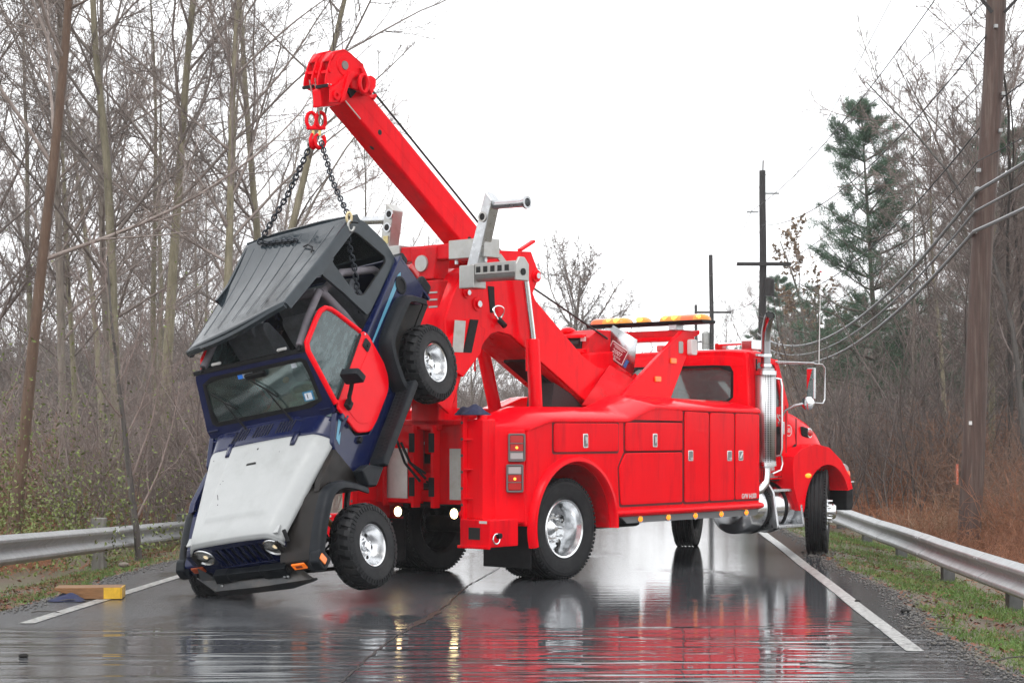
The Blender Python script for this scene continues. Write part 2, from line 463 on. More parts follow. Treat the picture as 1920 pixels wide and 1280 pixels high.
def road_material():
    """wet asphalt: water film, puddles, and water running across the road in low ridges near the camera"""
    m = bpy.data.materials.new('wet_asphalt'); m.use_nodes = True
    n = m.node_tree.nodes; l = m.node_tree.links; b = n['Principled BSDF']
    tc = n.new('ShaderNodeTexCoord'); co = tc.outputs['Object']
    def noise(scale, det=5, rough=.6, sc=None, rot=0):
        x = n.new('ShaderNodeTexNoise'); x.inputs['Scale'].default_value = scale; x.inputs['Detail'].default_value = det; x.inputs['Roughness'].default_value = rough
        if sc:
            mp = n.new('ShaderNodeMapping'); mp.inputs['Scale'].default_value = sc; mp.inputs['Rotation'].default_value = (0,0,rot)
            l.new(co, mp.inputs['Vector']); l.new(mp.outputs[0], x.inputs['Vector'])
        else: l.new(co, x.inputs['Vector'])
        return x.outputs['Fac']
    def mrange(s, a, b_, c, d):
        x = n.new('ShaderNodeMapRange'); x.interpolation_type = 'SMOOTHSTEP'
        for i, q in enumerate((a, b_, c, d)): x.inputs[i+1].default_value = q
        l.new(s, x.inputs[0]); return x.outputs[0]
    def math_(op, a, b_):
        x = n.new('ShaderNodeMath'); x.operation = op
        for i, q in enumerate((a, b_)):
            if isinstance(q, (int, float)): x.inputs[i].default_value = q
            else: l.new(q, x.inputs[i])
        return x.outputs[0]
    sp0 = n.new('ShaderNodeSeparateXYZ'); l.new(co, sp0.inputs[0])
    wet = math_('ADD', noise(.42, 6, .65, (1, .45, 1), .05), math_('MULTIPLY', sp0.outputs['X'], .045))     # water stands on the low right lane
    puddle = mrange(wet, .37, .53, 0, 1)
    grit = noise(70, 3, .7)
    stone = noise(26, 4, .7)
    cr = n.new('ShaderNodeValToRGB'); e = cr.color_ramp.elements
    e[0].position = .3; e[0].color = (.012,.013,.0145,1); e[1].position = .72; e[1].color = (.115,.12,.13,1)
    l.new(stone, cr.inputs['Fac'])
    l.new(cr.outputs['Color'], b.inputs['Base Color'])
    pass
    b.inputs['Specular IOR Level'].default_value = .55
    sep = n.new('ShaderNodeSeparateXYZ'); l.new(co, sep.inputs[0])
    flow = mrange(sep.outputs['Y'], 14.6, 13.9, 0, 1)               # the stream that crosses the road nearest the camera
    ridge = noise(1.0, 2.5, .5, (.30, 2.9, 1), .02)
    rip = noise(2.6, 4, .6, (.55, 2.4, 1))
    rip2 = noise(9, 3, .6, (.5, 1.6, 1))
    rd = math_('SUBTRACT', 1.0, math_('ABSOLUTE', math_('MULTIPLY', math_('SUBTRACT', ridge, .5), 5.0), 0))
    rd = math_('POWER', math_('MAXIMUM', rd, 0.0), 2.5)
    l.new(math_('MULTIPLY', mrange(puddle, 0, 1, .24, .045), mrange(flow, 0, 1, 1, .30)), b.inputs['Roughness'])
    h1 = math_('MULTIPLY', math_('MULTIPLY', math_('MULTIPLY', rd, mrange(noise(.55, 3, .5, (.6, 1.6, 1)), .38, .60, .12, 1)), flow), .0105)      # heights in metres
    h2 = math_('MULTIPLY', rip, .0020)
    h2b = math_('MULTIPLY', rip2, mrange(puddle, 0, 1, .0009, .0004))
    h3 = math_('MULTIPLY', math_('ADD', grit, stone), mrange(puddle, 0, 1, .0017, .00016))
    calm = mrange(flow, 0, 1, 1, .22)                                 # running water drowns the stone texture
    h = math_('ADD', h1, math_('MULTIPLY', calm, math_('ADD', h2, math_('ADD', h2b, h3))))
    bp = n.new('ShaderNodeBump'); bp.inputs['Strength'].default_value = 1.0; bp.inputs['Distance'].default_value = 1.0
    l.new(h, bp.inputs['Height']); l.new(bp.outputs[0], b.inputs['Normal'])
    return m

tag(make_ground().build('ground', ground_material()), kind='structure')
ys = list(np.arange(-20, 45, .25)) + list(np.arange(45, 150, 2)) 
rv = []; rf = []
for y in ys:
    for t in np.linspace(0, 1, 9):
        x = edge_l(y)*(1-t) + edge_r(y)*t
        rv.append((x, y, 0.0))
rf = [(j*9+i, j*9+i+1, (j+1)*9+i+1, (j+1)*9+i) for j in range(len(ys)-1) for i in range(8)]
# a thin broken lip down to the soil
base = len(rv)
for y in ys: rv += [(edge_l(y)-.06, y, -.07), (edge_r(y)+.06, y, -.07)]
for j in range(len(ys)-1):
    rf.append((base+2*j, j*9, (j+1)*9, base+2*j+2)); rf.append((j*9+8, base+2*j+1, base+2*j+3, (j+1)*9+8))
ROAD_MAT = road_material()
tag(MB().add(rv, rf).build('road', ROAD_MAT, smooth=False), kind='structure')

# painted edge lines, worn through in places
def line_mat():
    m = bpy.data.materials.new('worn_white_road_paint'); m.use_nodes = True
    n = m.node_tree.nodes; l = m.node_tree.links; b = n['Principled BSDF']
    tc = n.new('ShaderNodeTexCoord')
    x = n.new('ShaderNodeTexNoise'); x.inputs['Scale'].default_value = 18; x.inputs['Detail'].default_value = 7; x.inputs['Roughness'].default_value = .75
    l.new(tc.outputs['Object'], x.inputs['Vector'])
    cr = n.new('ShaderNodeValToRGB'); e = cr.color_ramp.elements
    e[0].position = .40; e[0].color = (.06,.06,.06,1); e[1].position = .53; e[1].color = (.42,.42,.405,1)
    l.new(x.outputs['Fac'], cr.inputs['Fac']); l.new(cr.outputs['Color'], b.inputs['Base Color'])
    b.inputs['Roughness'].default_value = .3
    bp = n.new('ShaderNodeBump'); bp.inputs['Strength'].default_value = .3; bp.inputs['Distance'].default_value = .01
    l.new(x.outputs['Fac'], bp.inputs['Height']); l.new(bp.outputs[0], b.inputs['Normal'])
    return m
LM = line_mat()
def edge_line(fn, y0, y1, w):
    yy = np.arange(y0, y1, .5); v = []
    for y in yy:
        j = .004*math.sin(y*1.1) + .002*math.sin(y*2.3)
        v += [(fn(y)-w/2+j, y, .005), (fn(y)+w/2+j*.5, y, .005)]
    return MB().add(v, [(2*i, 2*i+1, 2*i+3, 2*i+2) for i in range(len(yy)-1)])
tag(edge_line(line_r, 12.75, 110, .125).build('road_edge_line', LM, smooth=False), kind='structure')
tag(edge_line(line_l, 14.6, 110, .125).build('road_edge_line', LM, smooth=False), kind='structure')
# the seam down the middle of the road, a shallow tarred crack with broken edges
rng = random.Random(4); v = []; yy = list(np.arange(8, 30, .12))
px = -.75
for i, y in enumerate(yy):
    x = -1.0 + (y-12)*.095 + .03*math.sin(y*1.3) + rng.uniform(-.012,.012)
    w = rng.uniform(.005,.012) if not 14.2 < y < 15.6 else rng.uniform(.01,.05)
    v += [(x-w, y, .004), (x+w, y, .004)]
M['tar'] = mat('tarred_crack', (.022,.02,.018), .3, var=.3, vscale=30, bump=.6, bscale=60)
tag(MB().add(v, [(2*i, 2*i+1, 2*i+3, 2*i+2) for i in range(len(yy)-1)]).build('road_crack', M['tar'], smooth=False), kind='structure')
# ------------------------------------------------------------------ plants: batched tapering tubes
def tubes_mesh(name, batches, mat):
    """batches: list of (pts (N,P,3), rad (N,P), sides)"""
    VV = []; FF = []; base = 0
    for pts, rad, k in batches:
        N, P, _ = pts.shape
        t = np.gradient(pts, axis=1)
        t /= np.linalg.norm(t, axis=2, keepdims=True) + 1e-9
        ref = np.zeros_like(t); ref[..., 0] = 1.0
        par = np.abs(t[..., 0]) > .9
        ref[par] = (0, 1, 0)
        u = np.cross(t, ref); u /= np.linalg.norm(u, axis=2, keepdims=True) + 1e-9
        w = np.cross(t, u)
        a = 2*np.pi*np.arange(k)/k
        ring = pts[:, :, None, :] + rad[:, :, None, None]*(u[:, :, None, :]*np.cos(a)[None, None, :, None] + w[:, :, None, :]*np.sin(a)[None, None, :, None])
        VV.append(ring.reshape(-1, 3))
        idx = base + np.arange(N*P*k).reshape(N, P, k)
        q = np.stack([idx[:, :-1, :], np.roll(idx[:, :-1, :], -1, 2), np.roll(idx[:, 1:, :], -1, 2), idx[:, 1:, :]], -1)
        FF.append(q.reshape(-1, 4)); base += N*P*k
    return np_mesh(name, np.concatenate(VV), np.concatenate(FF), mat)

def np_mesh(name, V, F, mat, smooth=True):
    me = bpy.data.meshes.new(name)
    k = F.shape[1]
    me.vertices.add(len(V)); me.vertices.foreach_set('co', V.astype(np.float32).ravel())
    me.loops.add(F.size); me.loops.foreach_set('vertex_index', F.astype(np.int32).ravel())
    me.polygons.add(len(F)); me.polygons.foreach_set('loop_start', (np.arange(len(F))*k).astype(np.int32))
    me.polygons.foreach_set('loop_total', np.full(len(F), k, np.int32))
    if smooth: me.polygons.foreach_set('use_smooth', np.ones(len(F), bool))
    me.materials.append(mat)
    me.update(calc_edges=True)
    return me

def walk(g, start, dirs, length, P, jit, up, curl=0):
    """polylines: start (N,3), dirs (N,3), length (N,)"""
    N = len(start); pts = np.zeros((N, P, 3)); pts[:, 0] = start; d = dirs.copy()
    st = (length/(P-1))[:, None]
    bend = g.normal(0, curl, (N, 3)) if curl else 0
    for i in range(1, P):
        d = d + g.normal(0, jit, (N, 3)) + bend; d[:, 2] += up
        d /= np.linalg.norm(d, axis=1, keepdims=True) + 1e-9
        pts[:, i] = pts[:, i-1] + d*st
    return pts

def spawn(g, pts, rad, n, t0, t1, ang, angj, lenf, radf, P, jit, up, curl=0, tpow=1.0, lmin=.35):
    """n children on each parent polyline"""
    N, Q, _ = pts.shape
    t = t0 + (t1-t0)*(np.arange(n)[None, :] + g.uniform(0, 1, (N, n)))/n
    s = t*(Q-1); i = np.clip(s.astype(int), 0, Q-2); fr = (s-i)[..., None]
    rows = np.arange(N)[:, None]
    p = pts[rows, i]*(1-fr) + pts[rows, i+1]*fr
    r = rad[rows, i]*(1-fr[..., 0]) + rad[rows, i+1]*fr[..., 0]
    tg = pts[rows, i+1] - pts[rows, i]; tg /= np.linalg.norm(tg, axis=2, keepdims=True) + 1e-9
    L = np.linalg.norm(np.diff(pts, axis=1), axis=2).sum(1)
    rv = g.normal(0, 1, p.shape); side = np.cross(tg, rv); side /= np.linalg.norm(side, axis=2, keepdims=True) + 1e-9
    a = np.radians(g.normal(ang, angj, (N, n)))[..., None]
    d = tg*np.cos(a) + side*np.sin(a)
    ln = L[:, None]*lenf*(lmin + (1-lmin)*(1-t)**tpow)*g.uniform(.6, 1.25, (N, n))
    q = walk(g, p.reshape(-1, 3), d.reshape(-1, 3), ln.ravel(), P, jit, up, curl)
    r0 = (r*radf).ravel()
    rr = r0[:, None]*np.linspace(1, .28, P)[None, :]
    return q, rr

def bare_tree(seed, H, r, lean=(0, 0), fork=None, clear=.3, limbs=22, dense=1.0, curl=.02, jit=.035, rise=.045, tw=.0040, limb_len=.36):
    """returns (trunk mesh batches, crown batches)"""
    g = np.random.default_rng(seed)
    P = 16
    d0 = np.array([[lean[0], lean[1], 1.0]]); d0 /= np.linalg.norm(d0)
    tr = walk(g, np.array([[0, 0, -.5]]), d0, np.array([H]), P, jit, .012, curl)
    rad = r*np.linspace(1, .12, P)[None, :]**.85
    rad[0, 0] *= 1.45; rad[0, 1] *= 1.1
    L1, R1 = spawn(g, tr, rad, limbs, clear, .97, 42, 9, limb_len, .46, 10, .045, rise, .03, .8)
    R1 = np.maximum(R1, .012)
    L2, R2 = spawn(g, L1, R1, int(10*dense), .14, 1.0, 40, 13, .42, .50, 7, .10, .05, .03)
    R2 = np.maximum(R2, .007)
    L3, R3 = spawn(g, L2, R2, int(9*dense), .10, 1.0, 44, 16, .5, .62, 5, .12, .03, .03)
    R3 = np.maximum(R3, tw)
    L4, R4 = spawn(g, L3, R3, int(5*dense), .15, 1.0, 42, 16, .6, .75, 3, .12, .02)
    R4 = np.maximum(R4, tw*.72)
    return [(tr, rad, 9)], [(L1, R1, 5), (L2, R2, 4), (L3, R3, 3), (L4, R4, 3)]

def bark(name, c1, c2, c3, moss=0.0):
    m = bpy.data.materials.new(name); m.use_nodes = True
    n = m.node_tree.nodes; l = m.node_tree.links; b = n['Principled BSDF']
    tc = n.new('ShaderNodeTexCoord')
    mp = n.new('ShaderNodeMapping'); mp.inputs['Scale'].default_value = (5, 5, .9); l.new(tc.outputs['Object'], mp.inputs[0])
    x = n.new('ShaderNodeTexNoise'); x.inputs['Scale'].default_value = 2.2; x.inputs['Detail'].default_value = 8; x.inputs['Roughness'].default_value = .7
    l.new(mp.outputs[0], x.inputs['Vector'])
    cr = n.new('ShaderNodeValToRGB'); e = cr.color_ramp.elements
    e[0].position = .3; e[0].color = (*c1, 1); e[1].position = .72; e[1].color = (*c3, 1); q = e.new(.5); q.color = (*c2, 1)
    l.new(x.outputs['Fac'], cr.inputs['Fac'])
    oi = n.new('ShaderNodeObjectInfo')
    mr = n.new('ShaderNodeMapRange'); mr.inputs[3].default_value = .7; mr.inputs[4].default_value = 1.35; l.new(oi.outputs['Random'], mr.inputs[0])
    mx = n.new('ShaderNodeMix'); mx.data_type = 'RGBA'; mx.blend_type = 'MULTIPLY'; mx.inputs[0].default_value = 1
    l.new(cr.outputs['Color'], mx.inputs[6]); l.new(mr.outputs[0], mx.inputs[7])
    l.new(mx.outputs[2], b.inputs['Base Color'])
    b.inputs['Roughness'].default_value = .75
    bp = n.new('ShaderNodeBump'); bp.inputs['Strength'].default_value = .7; bp.inputs['Distance'].default_value = .03
    l.new(x.outputs['Fac'], bp.inputs['Height']); l.new(bp.outputs[0], b.inputs['Normal'])
    return m

BK = {}  # tree bark and twig colours are lightened, standing in for distance haze
BK['grey'] = bark('grey_bark', (.090,.074,.062), (.168,.142,.118), (.249,.215,.181))
BK['moss'] = bark('mossy_bark', (.085,.075,.048), (.171,.150,.097), (.247,.219,.153))
BK['red'] = bark('reddish_brown_bark', (.066,.038,.025), (.112,.065,.040), (.158,.102,.069))
BK['dark'] = bark('dark_wet_bark', (.034,.031,.029), (.065,.057,.052), (.103,.095,.086))
BK['twig'] = bark('grey_twigs', (.135,.107,.092), (.191,.156,.139), (.259,.218,.194))
BK['twig_dark'] = bark('dark_twigs', (.075,.057,.051), (.116,.090,.080), (.163,.128,.114))
BK['twig_brown'] = bark('brown_twigs', (.147,.109,.097), (.215,.166,.147), (.284,.228,.209))
BK['brown'] = bark('brown_stems', (.14,.075,.05), (.215,.12,.08), (.30,.20,.145))
BK['rust'] = bark('russet_stems', (.160,.056,.029), (.272,.104,.048), (.384,.184,.096))
BK['tan'] = bark('dry_grass_stems', (.178,.088,.050), (.277,.153,.088), (.377,.247,.159))

def tree_proto(seed, H, r, bk, tk, **kw):
    tb, cb = bare_tree(seed, H, r, **kw)
    return tubes_mesh('trunk', tb, BK[bk]), tubes_mesh('crown', cb, BK[tk])

PROT = {
    'a': tree_proto(1, 17, .125, 'moss', 'twig', clear=.30, limbs=24, jit=.022, curl=.008),
    'b': tree_proto(2, 16, .10, 'grey', 'twig', clear=.25, limbs=22, lean=(.10,0), jit=.025, curl=.01),
    'c': tree_proto(3, 19, .135, 'moss', 'twig', clear=.36, limbs=24, lean=(-.04,.02), jit=.02, curl=.006),
    'd': tree_proto(5, 14, .09, 'grey', 'twig_brown', clear=.2, limbs=20, lean=(-.12,.05), jit=.04),
    'e': tree_proto(8, 15, .10, 'dark', 'twig_brown', clear=.22, limbs=22, jit=.05, lean=(.06,.0)),
}
NEAR = {
    'red': tree_proto(11, 19, .105, 'red', 'twig', clear=.28, limbs=16, lean=(.115,0), jit=.012, curl=.004, limb_len=.36),
    'lean': tree_proto(12, 18, .105, 'moss', 'twig', clear=.45, limbs=16, lean=(.25,0), jit=.018, curl=.003),
    'fork': tree_proto(14, 7.5, .085, 'dark', 'twig_brown', clear=.16, limbs=9, jit=.022, curl=.002, limb_len=.6, rise=.09),
    'bush': tree_proto(19, 8.6, .20, 'grey', 'twig', clear=.08, limbs=34, jit=.03, curl=.004, limb_len=.62, rise=.03, tw=.009),
    'vine': tree_proto(17, 14, .14, 'dark', 'twig_dark', clear=.30, limbs=18, jit=.085, curl=.02, lean=(-.06,0), limb_len=.34),
}
def plant_tree(proto, x, y, rz=0, sc=1.0, name='bare_tree', label=None, group=None, gz=None, szx=1.0):
    t = empty(name, (x, y, ground_z(x, y) if gz is None else gz), rz)
    t.scale = (sc*szx, sc*szx, sc)
    a = bpy.data.objects.new('trunk', proto[0]); link(a, t)
    b = bpy.data.objects.new('crown', proto[1]); link(b, t)
    return tag(t, label, 'tree', group)
def at(u, y): return (u-960)/3425*y

# trees one can single out
plant_tree(NEAR['red'], at(10, 27), 27, 0, .95, label='reddish brown trunk leaning right at the far left of the left wood', gz=-.6)
plant_tree(PROT['a'], at(228, 36), 36, .3, 1.0, label='straight mossy trunk second from the left, behind the small dark forked tree', gz=-.6)
plant_tree(PROT['c'], at(303, 38), 38, 2.0, .95, label='straight mossy trunk just left of the raised car roof')
plant_tree(NEAR['lean'], at(392, 36), 36, 0, .95, label='pale bare tree leaning right behind the raised car roof')
plant_tree(NEAR['fork'], at(262, 25), 25, 1.2, .62, label='small dark forked tree close behind the left guardrail post', gz=-.4)
rg = random.Random(21)
GL = 'bare trees in the left wood'
LB = 'slender bare grey tree among many in the left wood behind the guardrail'
keys = 'abcdeabcd'
k = 0
for row, (y0, y1, n, u0, u1) in enumerate(((34, 42, 3, -160, 520), (44, 58, 8, -150, 700), (58, 80, 15, -150, 780), (80, 115, 20, -100, 850))):
    for i in range(n):
        u = u0 + (u1-u0)*(i + rg.uniform(.1, .9))/n; y = rg.uniform(y0, y1)
        sc = rg.uniform(.8, 1.15)
        if u > 480: sc *= max(.45, 1 - (u-480)/420)
        plant_tree(PROT[keys[k % 9]], at(u, y), y, rg.uniform(0, 6.28), sc, label=LB, group=GL); k += 1
# the low round-headed tree and the wood seen under and behind the boom
plant_tree(NEAR['bush'], at(1066, 92), 92, 1.6, 1.2, label='round bushy bare tree behind the boom mast, left of the amber light bar')
for i, (u, y, s) in enumerate(((880, 75, .45), (930, 85, .5), (985, 70, .40), (1030, 90, .48), (1100, 95, .42), (1010, 58, .33), (900, 60, .35))):
    plant_tree(PROT['bdaec'[i % 5]], at(u, y), y, i*1.3, s, label='low hazy bare tree in the gap below the red boom', group='hazy trees below the boom', szx=1.3)

# right-hand wood
plant_tree(NEAR['vine'], at(1800, 39), 39, .8, .66, label='dark crooked bare tree just left of the near utility pole', gz=-.2)
GR = 'bare trees in the right wood'
LR = 'dark bare tree among many in the right wood behind the brown thicket'
spots = [(1925,38,.75),(1985,38,.8),(1700,46,.60),(1760,52,.66),(1860,44,.66),(1930,48,.75),(1580,68,.50),(1480,78,.42),(1500,92,.5),(1550,60,.40),(1650,58,.50),(1610,84,.55),(1690,74,.62),(1740,66,.62),(1820,62,.7),(1880,58,.72),(1960,64,.8),(1440,100,.40),(1390,118,.40),(1420,86,.33),(1365,140,.40),(1530,105,.5),(1790,80,.75),(2000,44,.8),(1850,84,.8),(1460,128,.5),(1670,100,.66),(1362,125,.62),(1385,132,.72),(1408,120,.70),(1432,112,.72),(1455,104,.74),(1376,150,.80),(1890,38,.64),(1860,40,.66),(1945,36,.72),(1925,42,.78),(1870,50,.72),(1720,56,.62),(1780,46,.58),(1915,54,.8),(1660,70,.55)]
for i, (u, y, s) in enumerate(spots):
    plant_tree(PROT['edbea'[i % 5]], at(u, y), y, i*2.1, s, label=LR, group=GR)

# oak holding tan leaves, white pines
def leaf_mat(name, c, var):
    m = mat(name, c, .6, var=var, vscale=2.5)
    return m
M['needle'] = leaf_mat('pine_needles', (.062,.120,.068), .4)
M['tanleaf'] = leaf_mat('dry_oak_leaves', (.24,.16,.095), .35)
M['greenleaf'] = leaf_mat('yellow_green_leaves', (.11,.14,.03), .4)
M['deadleaf'] = leaf_mat('fallen_brown_leaves', (.14,.05,.024), .5)

def blades(g, c, d, L, W, n):
    """n thin needles round each point c, pointing along d plus scatter; returns triangles"""
    N = len(c)
    dd = d[:, None, :]*.9 + g.normal(0, .75, (N, n, 3)); dd /= np.linalg.norm(dd, axis=2, keepdims=True)
    s = np.cross(dd, g.normal(0, 1, (N, n, 3))); s /= np.linalg.norm(s, axis=2, keepdims=True)+1e-9
    ln = L*g.uniform(.6, 1.3, (N, n, 1))
    p = c[:, None, :] + g.normal(0, L*.35, (N, n, 3))
    V = np.stack([p - s*W/2, p + s*W/2, p + dd*ln], 2).reshape(-1, 3)
    return V, np.arange(len(V)).reshape(-1, 3)

def pine(seed, H, r, whorls=17, spread=.27, clear=.22):
    g = np.random.default_rng(seed)
    P = 14
    tr = walk(g, np.array([[0, 0, -.4]]), np.array([[0., 0, 1]]), np.array([H]), P, .012, 0)
    rad = r*np.linspace(1, .08, P)[None, :]
    starts = []; dirs = []; lens = []
    for w in range(whorls):
        t = clear + (1-clear)*(w+.3*g.uniform(-1, 1))/whorls; t = min(max(t, clear*.9), .985)
        s = t*(P-1); i = min(int(s), P-2); p = tr[0, i]*(1-(s-i)) + tr[0, i+1]*(s-i)
        for b in range(int(g.integers(4, 7))):
            a = g.uniform(0, 6.28)
            prof = (1-t)**.6*(.35+.65*min(1, (t-clear*.6)*4))
            starts.append(p); dirs.append((math.cos(a), math.sin(a), .12+.5*t*t)); lens.append(H*spread*prof*g.uniform(.55, 1.2)+.25)
    starts = np.array(starts); dirs = np.array(dirs); lens = np.array(lens)
    L1 = walk(g, starts, dirs, lens, 8, .07, .035)
    R1 = (.012+.012*lens)[:, None]*np.linspace(1, .3, 8)[None, :]
    L2, R2 = spawn(g, L1, R1, 12, .12, 1.0, 48, 14, .42, .6, 4, .10, .06)
    L2[..., 2] = L2[..., 2]*.55 + L2[:, :1, 2]*.45                      # sprays lie flat
    tips = L2[:, 1:, :].reshape(-1, 3); d = np.repeat(L2[:, -1] - L2[:, 0], 3, 0); d /= np.linalg.norm(d, axis=1, keepdims=True)+1e-9
    d[:, 2] += .35
    V, F = blades(g, tips, d, .18, .018, 24)
    return tubes_mesh('trunk', [(tr, rad, 8), (L1, R1, 4)], BK['grey']), np_mesh('crown', V, F, M['needle'], False)

PINE = [pine(31, 14, .17, 20, .29, .2), pine(33, 13, .15, 15, .29, .25)]
plant_tree(PINE[0], at(1650, 54), 54, .8, .86, 'pine_tree', 'tall white pine with layered boughs left of the near utility pole', szx=.95)
for i, (u, y, s) in enumerate(((1475, 92, .72), (1545, 84, .60), (1600, 88, .62), (1420, 112, .62), (1905, 52, .80), (1690, 62, .45), (1950, 60, .9), (1385, 150, .7), (1520, 120, .75), (1760, 80, .6))):
    plant_tree(PINE[i % 2], at(u, y), y, i*1.7, s, 'pine_tree', 'hazy green pine among the bare trees of the right wood', 'pines in the right wood')

def leafy(seed, H, r, mt, n):
    g = np.random.default_rng(seed)
    tb, cb = bare_tree(seed, H, r, clear=.25, limbs=16, dense=.8)
    tips = np.concatenate([cb[2][0][:, 2:].reshape(-1, 3), cb[3][0][:, 1:].reshape(-1, 3)])
    tips = tips[g.integers(0, len(tips), n)]
    a = g.normal(0, 1, (n, 3)); a /= np.linalg.norm(a, axis=1, keepdims=True); b = np.cross(a, g.normal(0, 1, (n, 3))); b /= np.linalg.norm(b, axis=1, keepdims=True)
    s = g.uniform(.035, .075, (n, 1))
    V = np.stack([tips-a*s-b*s*.5, tips+a*s-b*s*.5, tips+a*s*.8+b*s*.6, tips-a*s*.8+b*s*.6], 1).reshape(-1, 3)
    lv = np_mesh('leaves', V, np.arange(len(V)).reshape(-1, 4), mt, False)
    return tubes_mesh('trunk', tb, BK['grey']), tubes_mesh('crown', cb, BK['twig']), lv
OAK = leafy(41, 13, .16, M['tanleaf'], 5200)
for i, (u, y, s, lb) in enumerate(((1528, 66, .72, 'oak still holding tan leaves, right of the second utility pole'), (1462, 84, .62, 'smaller tan leaved oak directly beside the second utility pole'), (1350, 120, .45, 'tiny far oak with tan leaves behind the third utility pole'))):
    t = plant_tree(OAK, at(u, y), y, i*2.2, s, 'oak_tree', lb)
    link(bpy.data.objects.new('leaves', OAK[2]), t)

# ---------------------------------------------- shrubs one can count, and the thicket nobody could
def shrub_mesh(seed, H, stems, bk, spread=.5):
    g = np.random.default_rng(seed)
    a = g.uniform(0, 6.28, stems); rr = g.uniform(0, .35, stems)
    st = np.stack([rr*np.cos(a), rr*np.sin(a), np.full(stems, -.15)], 1)
    d = np.stack([np.cos(a)*spread*g.uniform(.2, 1, stems), np.sin(a)*spread*g.uniform(.2, 1, stems), np.ones(stems)], 1); d /= np.linalg.norm(d, axis=1, keepdims=True)
    L0 = walk(g, st, d, H*g.uniform(.6, 1.15, stems), 8, .09, -.02, .03); R0 = np.linspace(.016, .005, 8)[None, :]*g.uniform(.7, 1.5, (stems, 1))
    L1, R1 = spawn(g, L0, R0, 9, .2, 1, 42, 14, .42, .6, 5, .14, .0, .04); R1 = np.maximum(R1, .0035)
    L2, R2 = spawn(g, L1, R1, 5, .15, 1, 44, 16, .5, .7, 4, .16, -.01, .04); R2 = np.maximum(R2, .003)
    return tubes_mesh('bare_shrub', [(L0, R0, 4), (L1, R1, 3), (L2, R2, 3)], BK[bk])
SHR = [shrub_mesh(51, 3.2, 16, 'twig_brown'), shrub_mesh(52, 2.2, 20, 'brown'), shrub_mesh(53, 4.2, 13, 'twig_dark', .35), shrub_mesh(54, 2.6, 18, 'brown')]
def shrub(me, x, y, s, label, group):
    o = bpy.data.objects.new('bare_shrub', me); link(o)
    o.location = (x, y, ground_z(x, y)); o.rotation_euler = (0, 0, rg.uniform(0, 6.28)); o.scale = (s*1.1, s*1.1, s)
    tag(o, label, 'shrub', group)
for i in range(44):
    u = rg.uniform(-150, 620); y = rg.choice((rg.uniform(27, 36), rg.uniform(34, 50), rg.uniform(46, 70)))
    shrub(SHR[(0, 2, 0, 3)[i % 4]], at(u, y), y, rg.uniform(.65, 1.15), 'tangled leafless shrub in the undergrowth behind the left guardrail', 'shrubs behind the left guardrail')
for i in range(22):
    u = rg.uniform(640, 1120); y = rg.uniform(48, 90)
    shrub(SHR[(0, 3, 2)[i % 3]], at(u, y), y, rg.uniform(.7, 1.1), 'hazy leafless shrub far off below the red boom', 'hazy shrubs below the boom')
for i in range(70):
    u = rg.uniform(1440, 2060); y = rg.choice((rg.uniform(36, 44), rg.uniform(40, 58), rg.uniform(55, 90)))
    shrub(SHR[(1, 0, 3, 2)[i % 4]], at(u, y), y, rg.uniform(.7, 1.2), 'tangled leafless shrub in the undergrowth behind the right guardrail', 'shrubs behind the right guardrail')

def thicket(seed, n, xf, H, bk, name):
    g = np.random.default_rng(seed)
    P = xf(g, n)
    st = np.array([(x, y, ground_z(x, y)-.05) for x, y in P])
    d = g.normal(0, .42, (n, 3)); d[:, 2] = 1; d /= np.linalg.norm(d, axis=1, keepdims=True)
    L0 = walk(g, st, d, H*g.uniform(.35, 1.2, n), 6, .16, -.05, .05); R0 = np.linspace(1, .35, 6)[None, :]*g.uniform(.0035, .008, (n, 1))
    L1, R1 = spawn(g, L0, R0, 4, .3, 1, 45, 18, .45, .75, 4, .2, -.03, .04); R1 = np.maximum(R1, .003)
    return tubes_mesh(name, [(L0, R0, 3), (L1, R1, 3)], BK[bk])
def area(x0, x1, y0, y1, rel=None):
    def fn(g, n):
        y = y0 + (y1-y0)*g.uniform(0, 1, n)**1.3; x = []
        for q in y:
            a, b = (x0(q), x1(q)); x.append(g.uniform(a, b))
        return list(zip(x, y))
    return fn
def rail_x_r(y): return 4.6 + .07*(y-17.7)
def rail_x_l(y): return -5.12 - .02*(y-18.3) - .02*max(0, y-24)
# patches of thicket on shared meshes, laid side by side along both verges
def patch(seed, n, S, H, bk, up=-.05, sc=.45):
    g = np.random.default_rng(seed)
    st = np.stack([g.uniform(-S, S, n), g.uniform(-S, S, n), np.full(n, -.15)], 1)
    d = g.normal(0, sc, (n, 3)); d[:, 2] = 1; d /= np.linalg.norm(d, axis=1, keepdims=True)
    L0 = walk(g, st, d, H*g.uniform(.35, 1.2, n), 6, .18, up, .07); R0 = np.linspace(1, .35, 6)[None, :]*g.uniform(.004, .009, (n, 1))
    L1, R1 = spawn(g, L0, R0, 4, .25, 1, 45, 18, .45, .75, 4, .2, -.03, .04); R1 = np.maximum(R1, .0035)
    return tubes_mesh('undergrowth', [(L0, R0, 3), (L1, R1, 3)], BK[bk])
PT = {'tan': patch(61, 950, 1.5, 1.05, 'tan', -.12, .8), 'brown': patch(62, 900, 1.6, 1.9, 'brown', -.10, .7), 'grey': patch(63, 600, 1.7, 1.9, 'twig'), 'tan2': patch(64, 800, 1.5, .75, 'rust', -.12, .8), 'rust': patch(65, 850, 1.6, 1.8, 'rust', -.10, .7)}
def lay(key, x, y, s=1.0):
    o = bpy.data.objects.new('undergrowth', PT[key]); link(o); o.location = (x, y, ground_z(x, y)); o.rotation_euler = (0, 0, rg.uniform(0, 6.28)); o.scale = (s, s, s*rg.uniform(.85, 1.15)); tag(o, kind='stuff')
y = 16.0
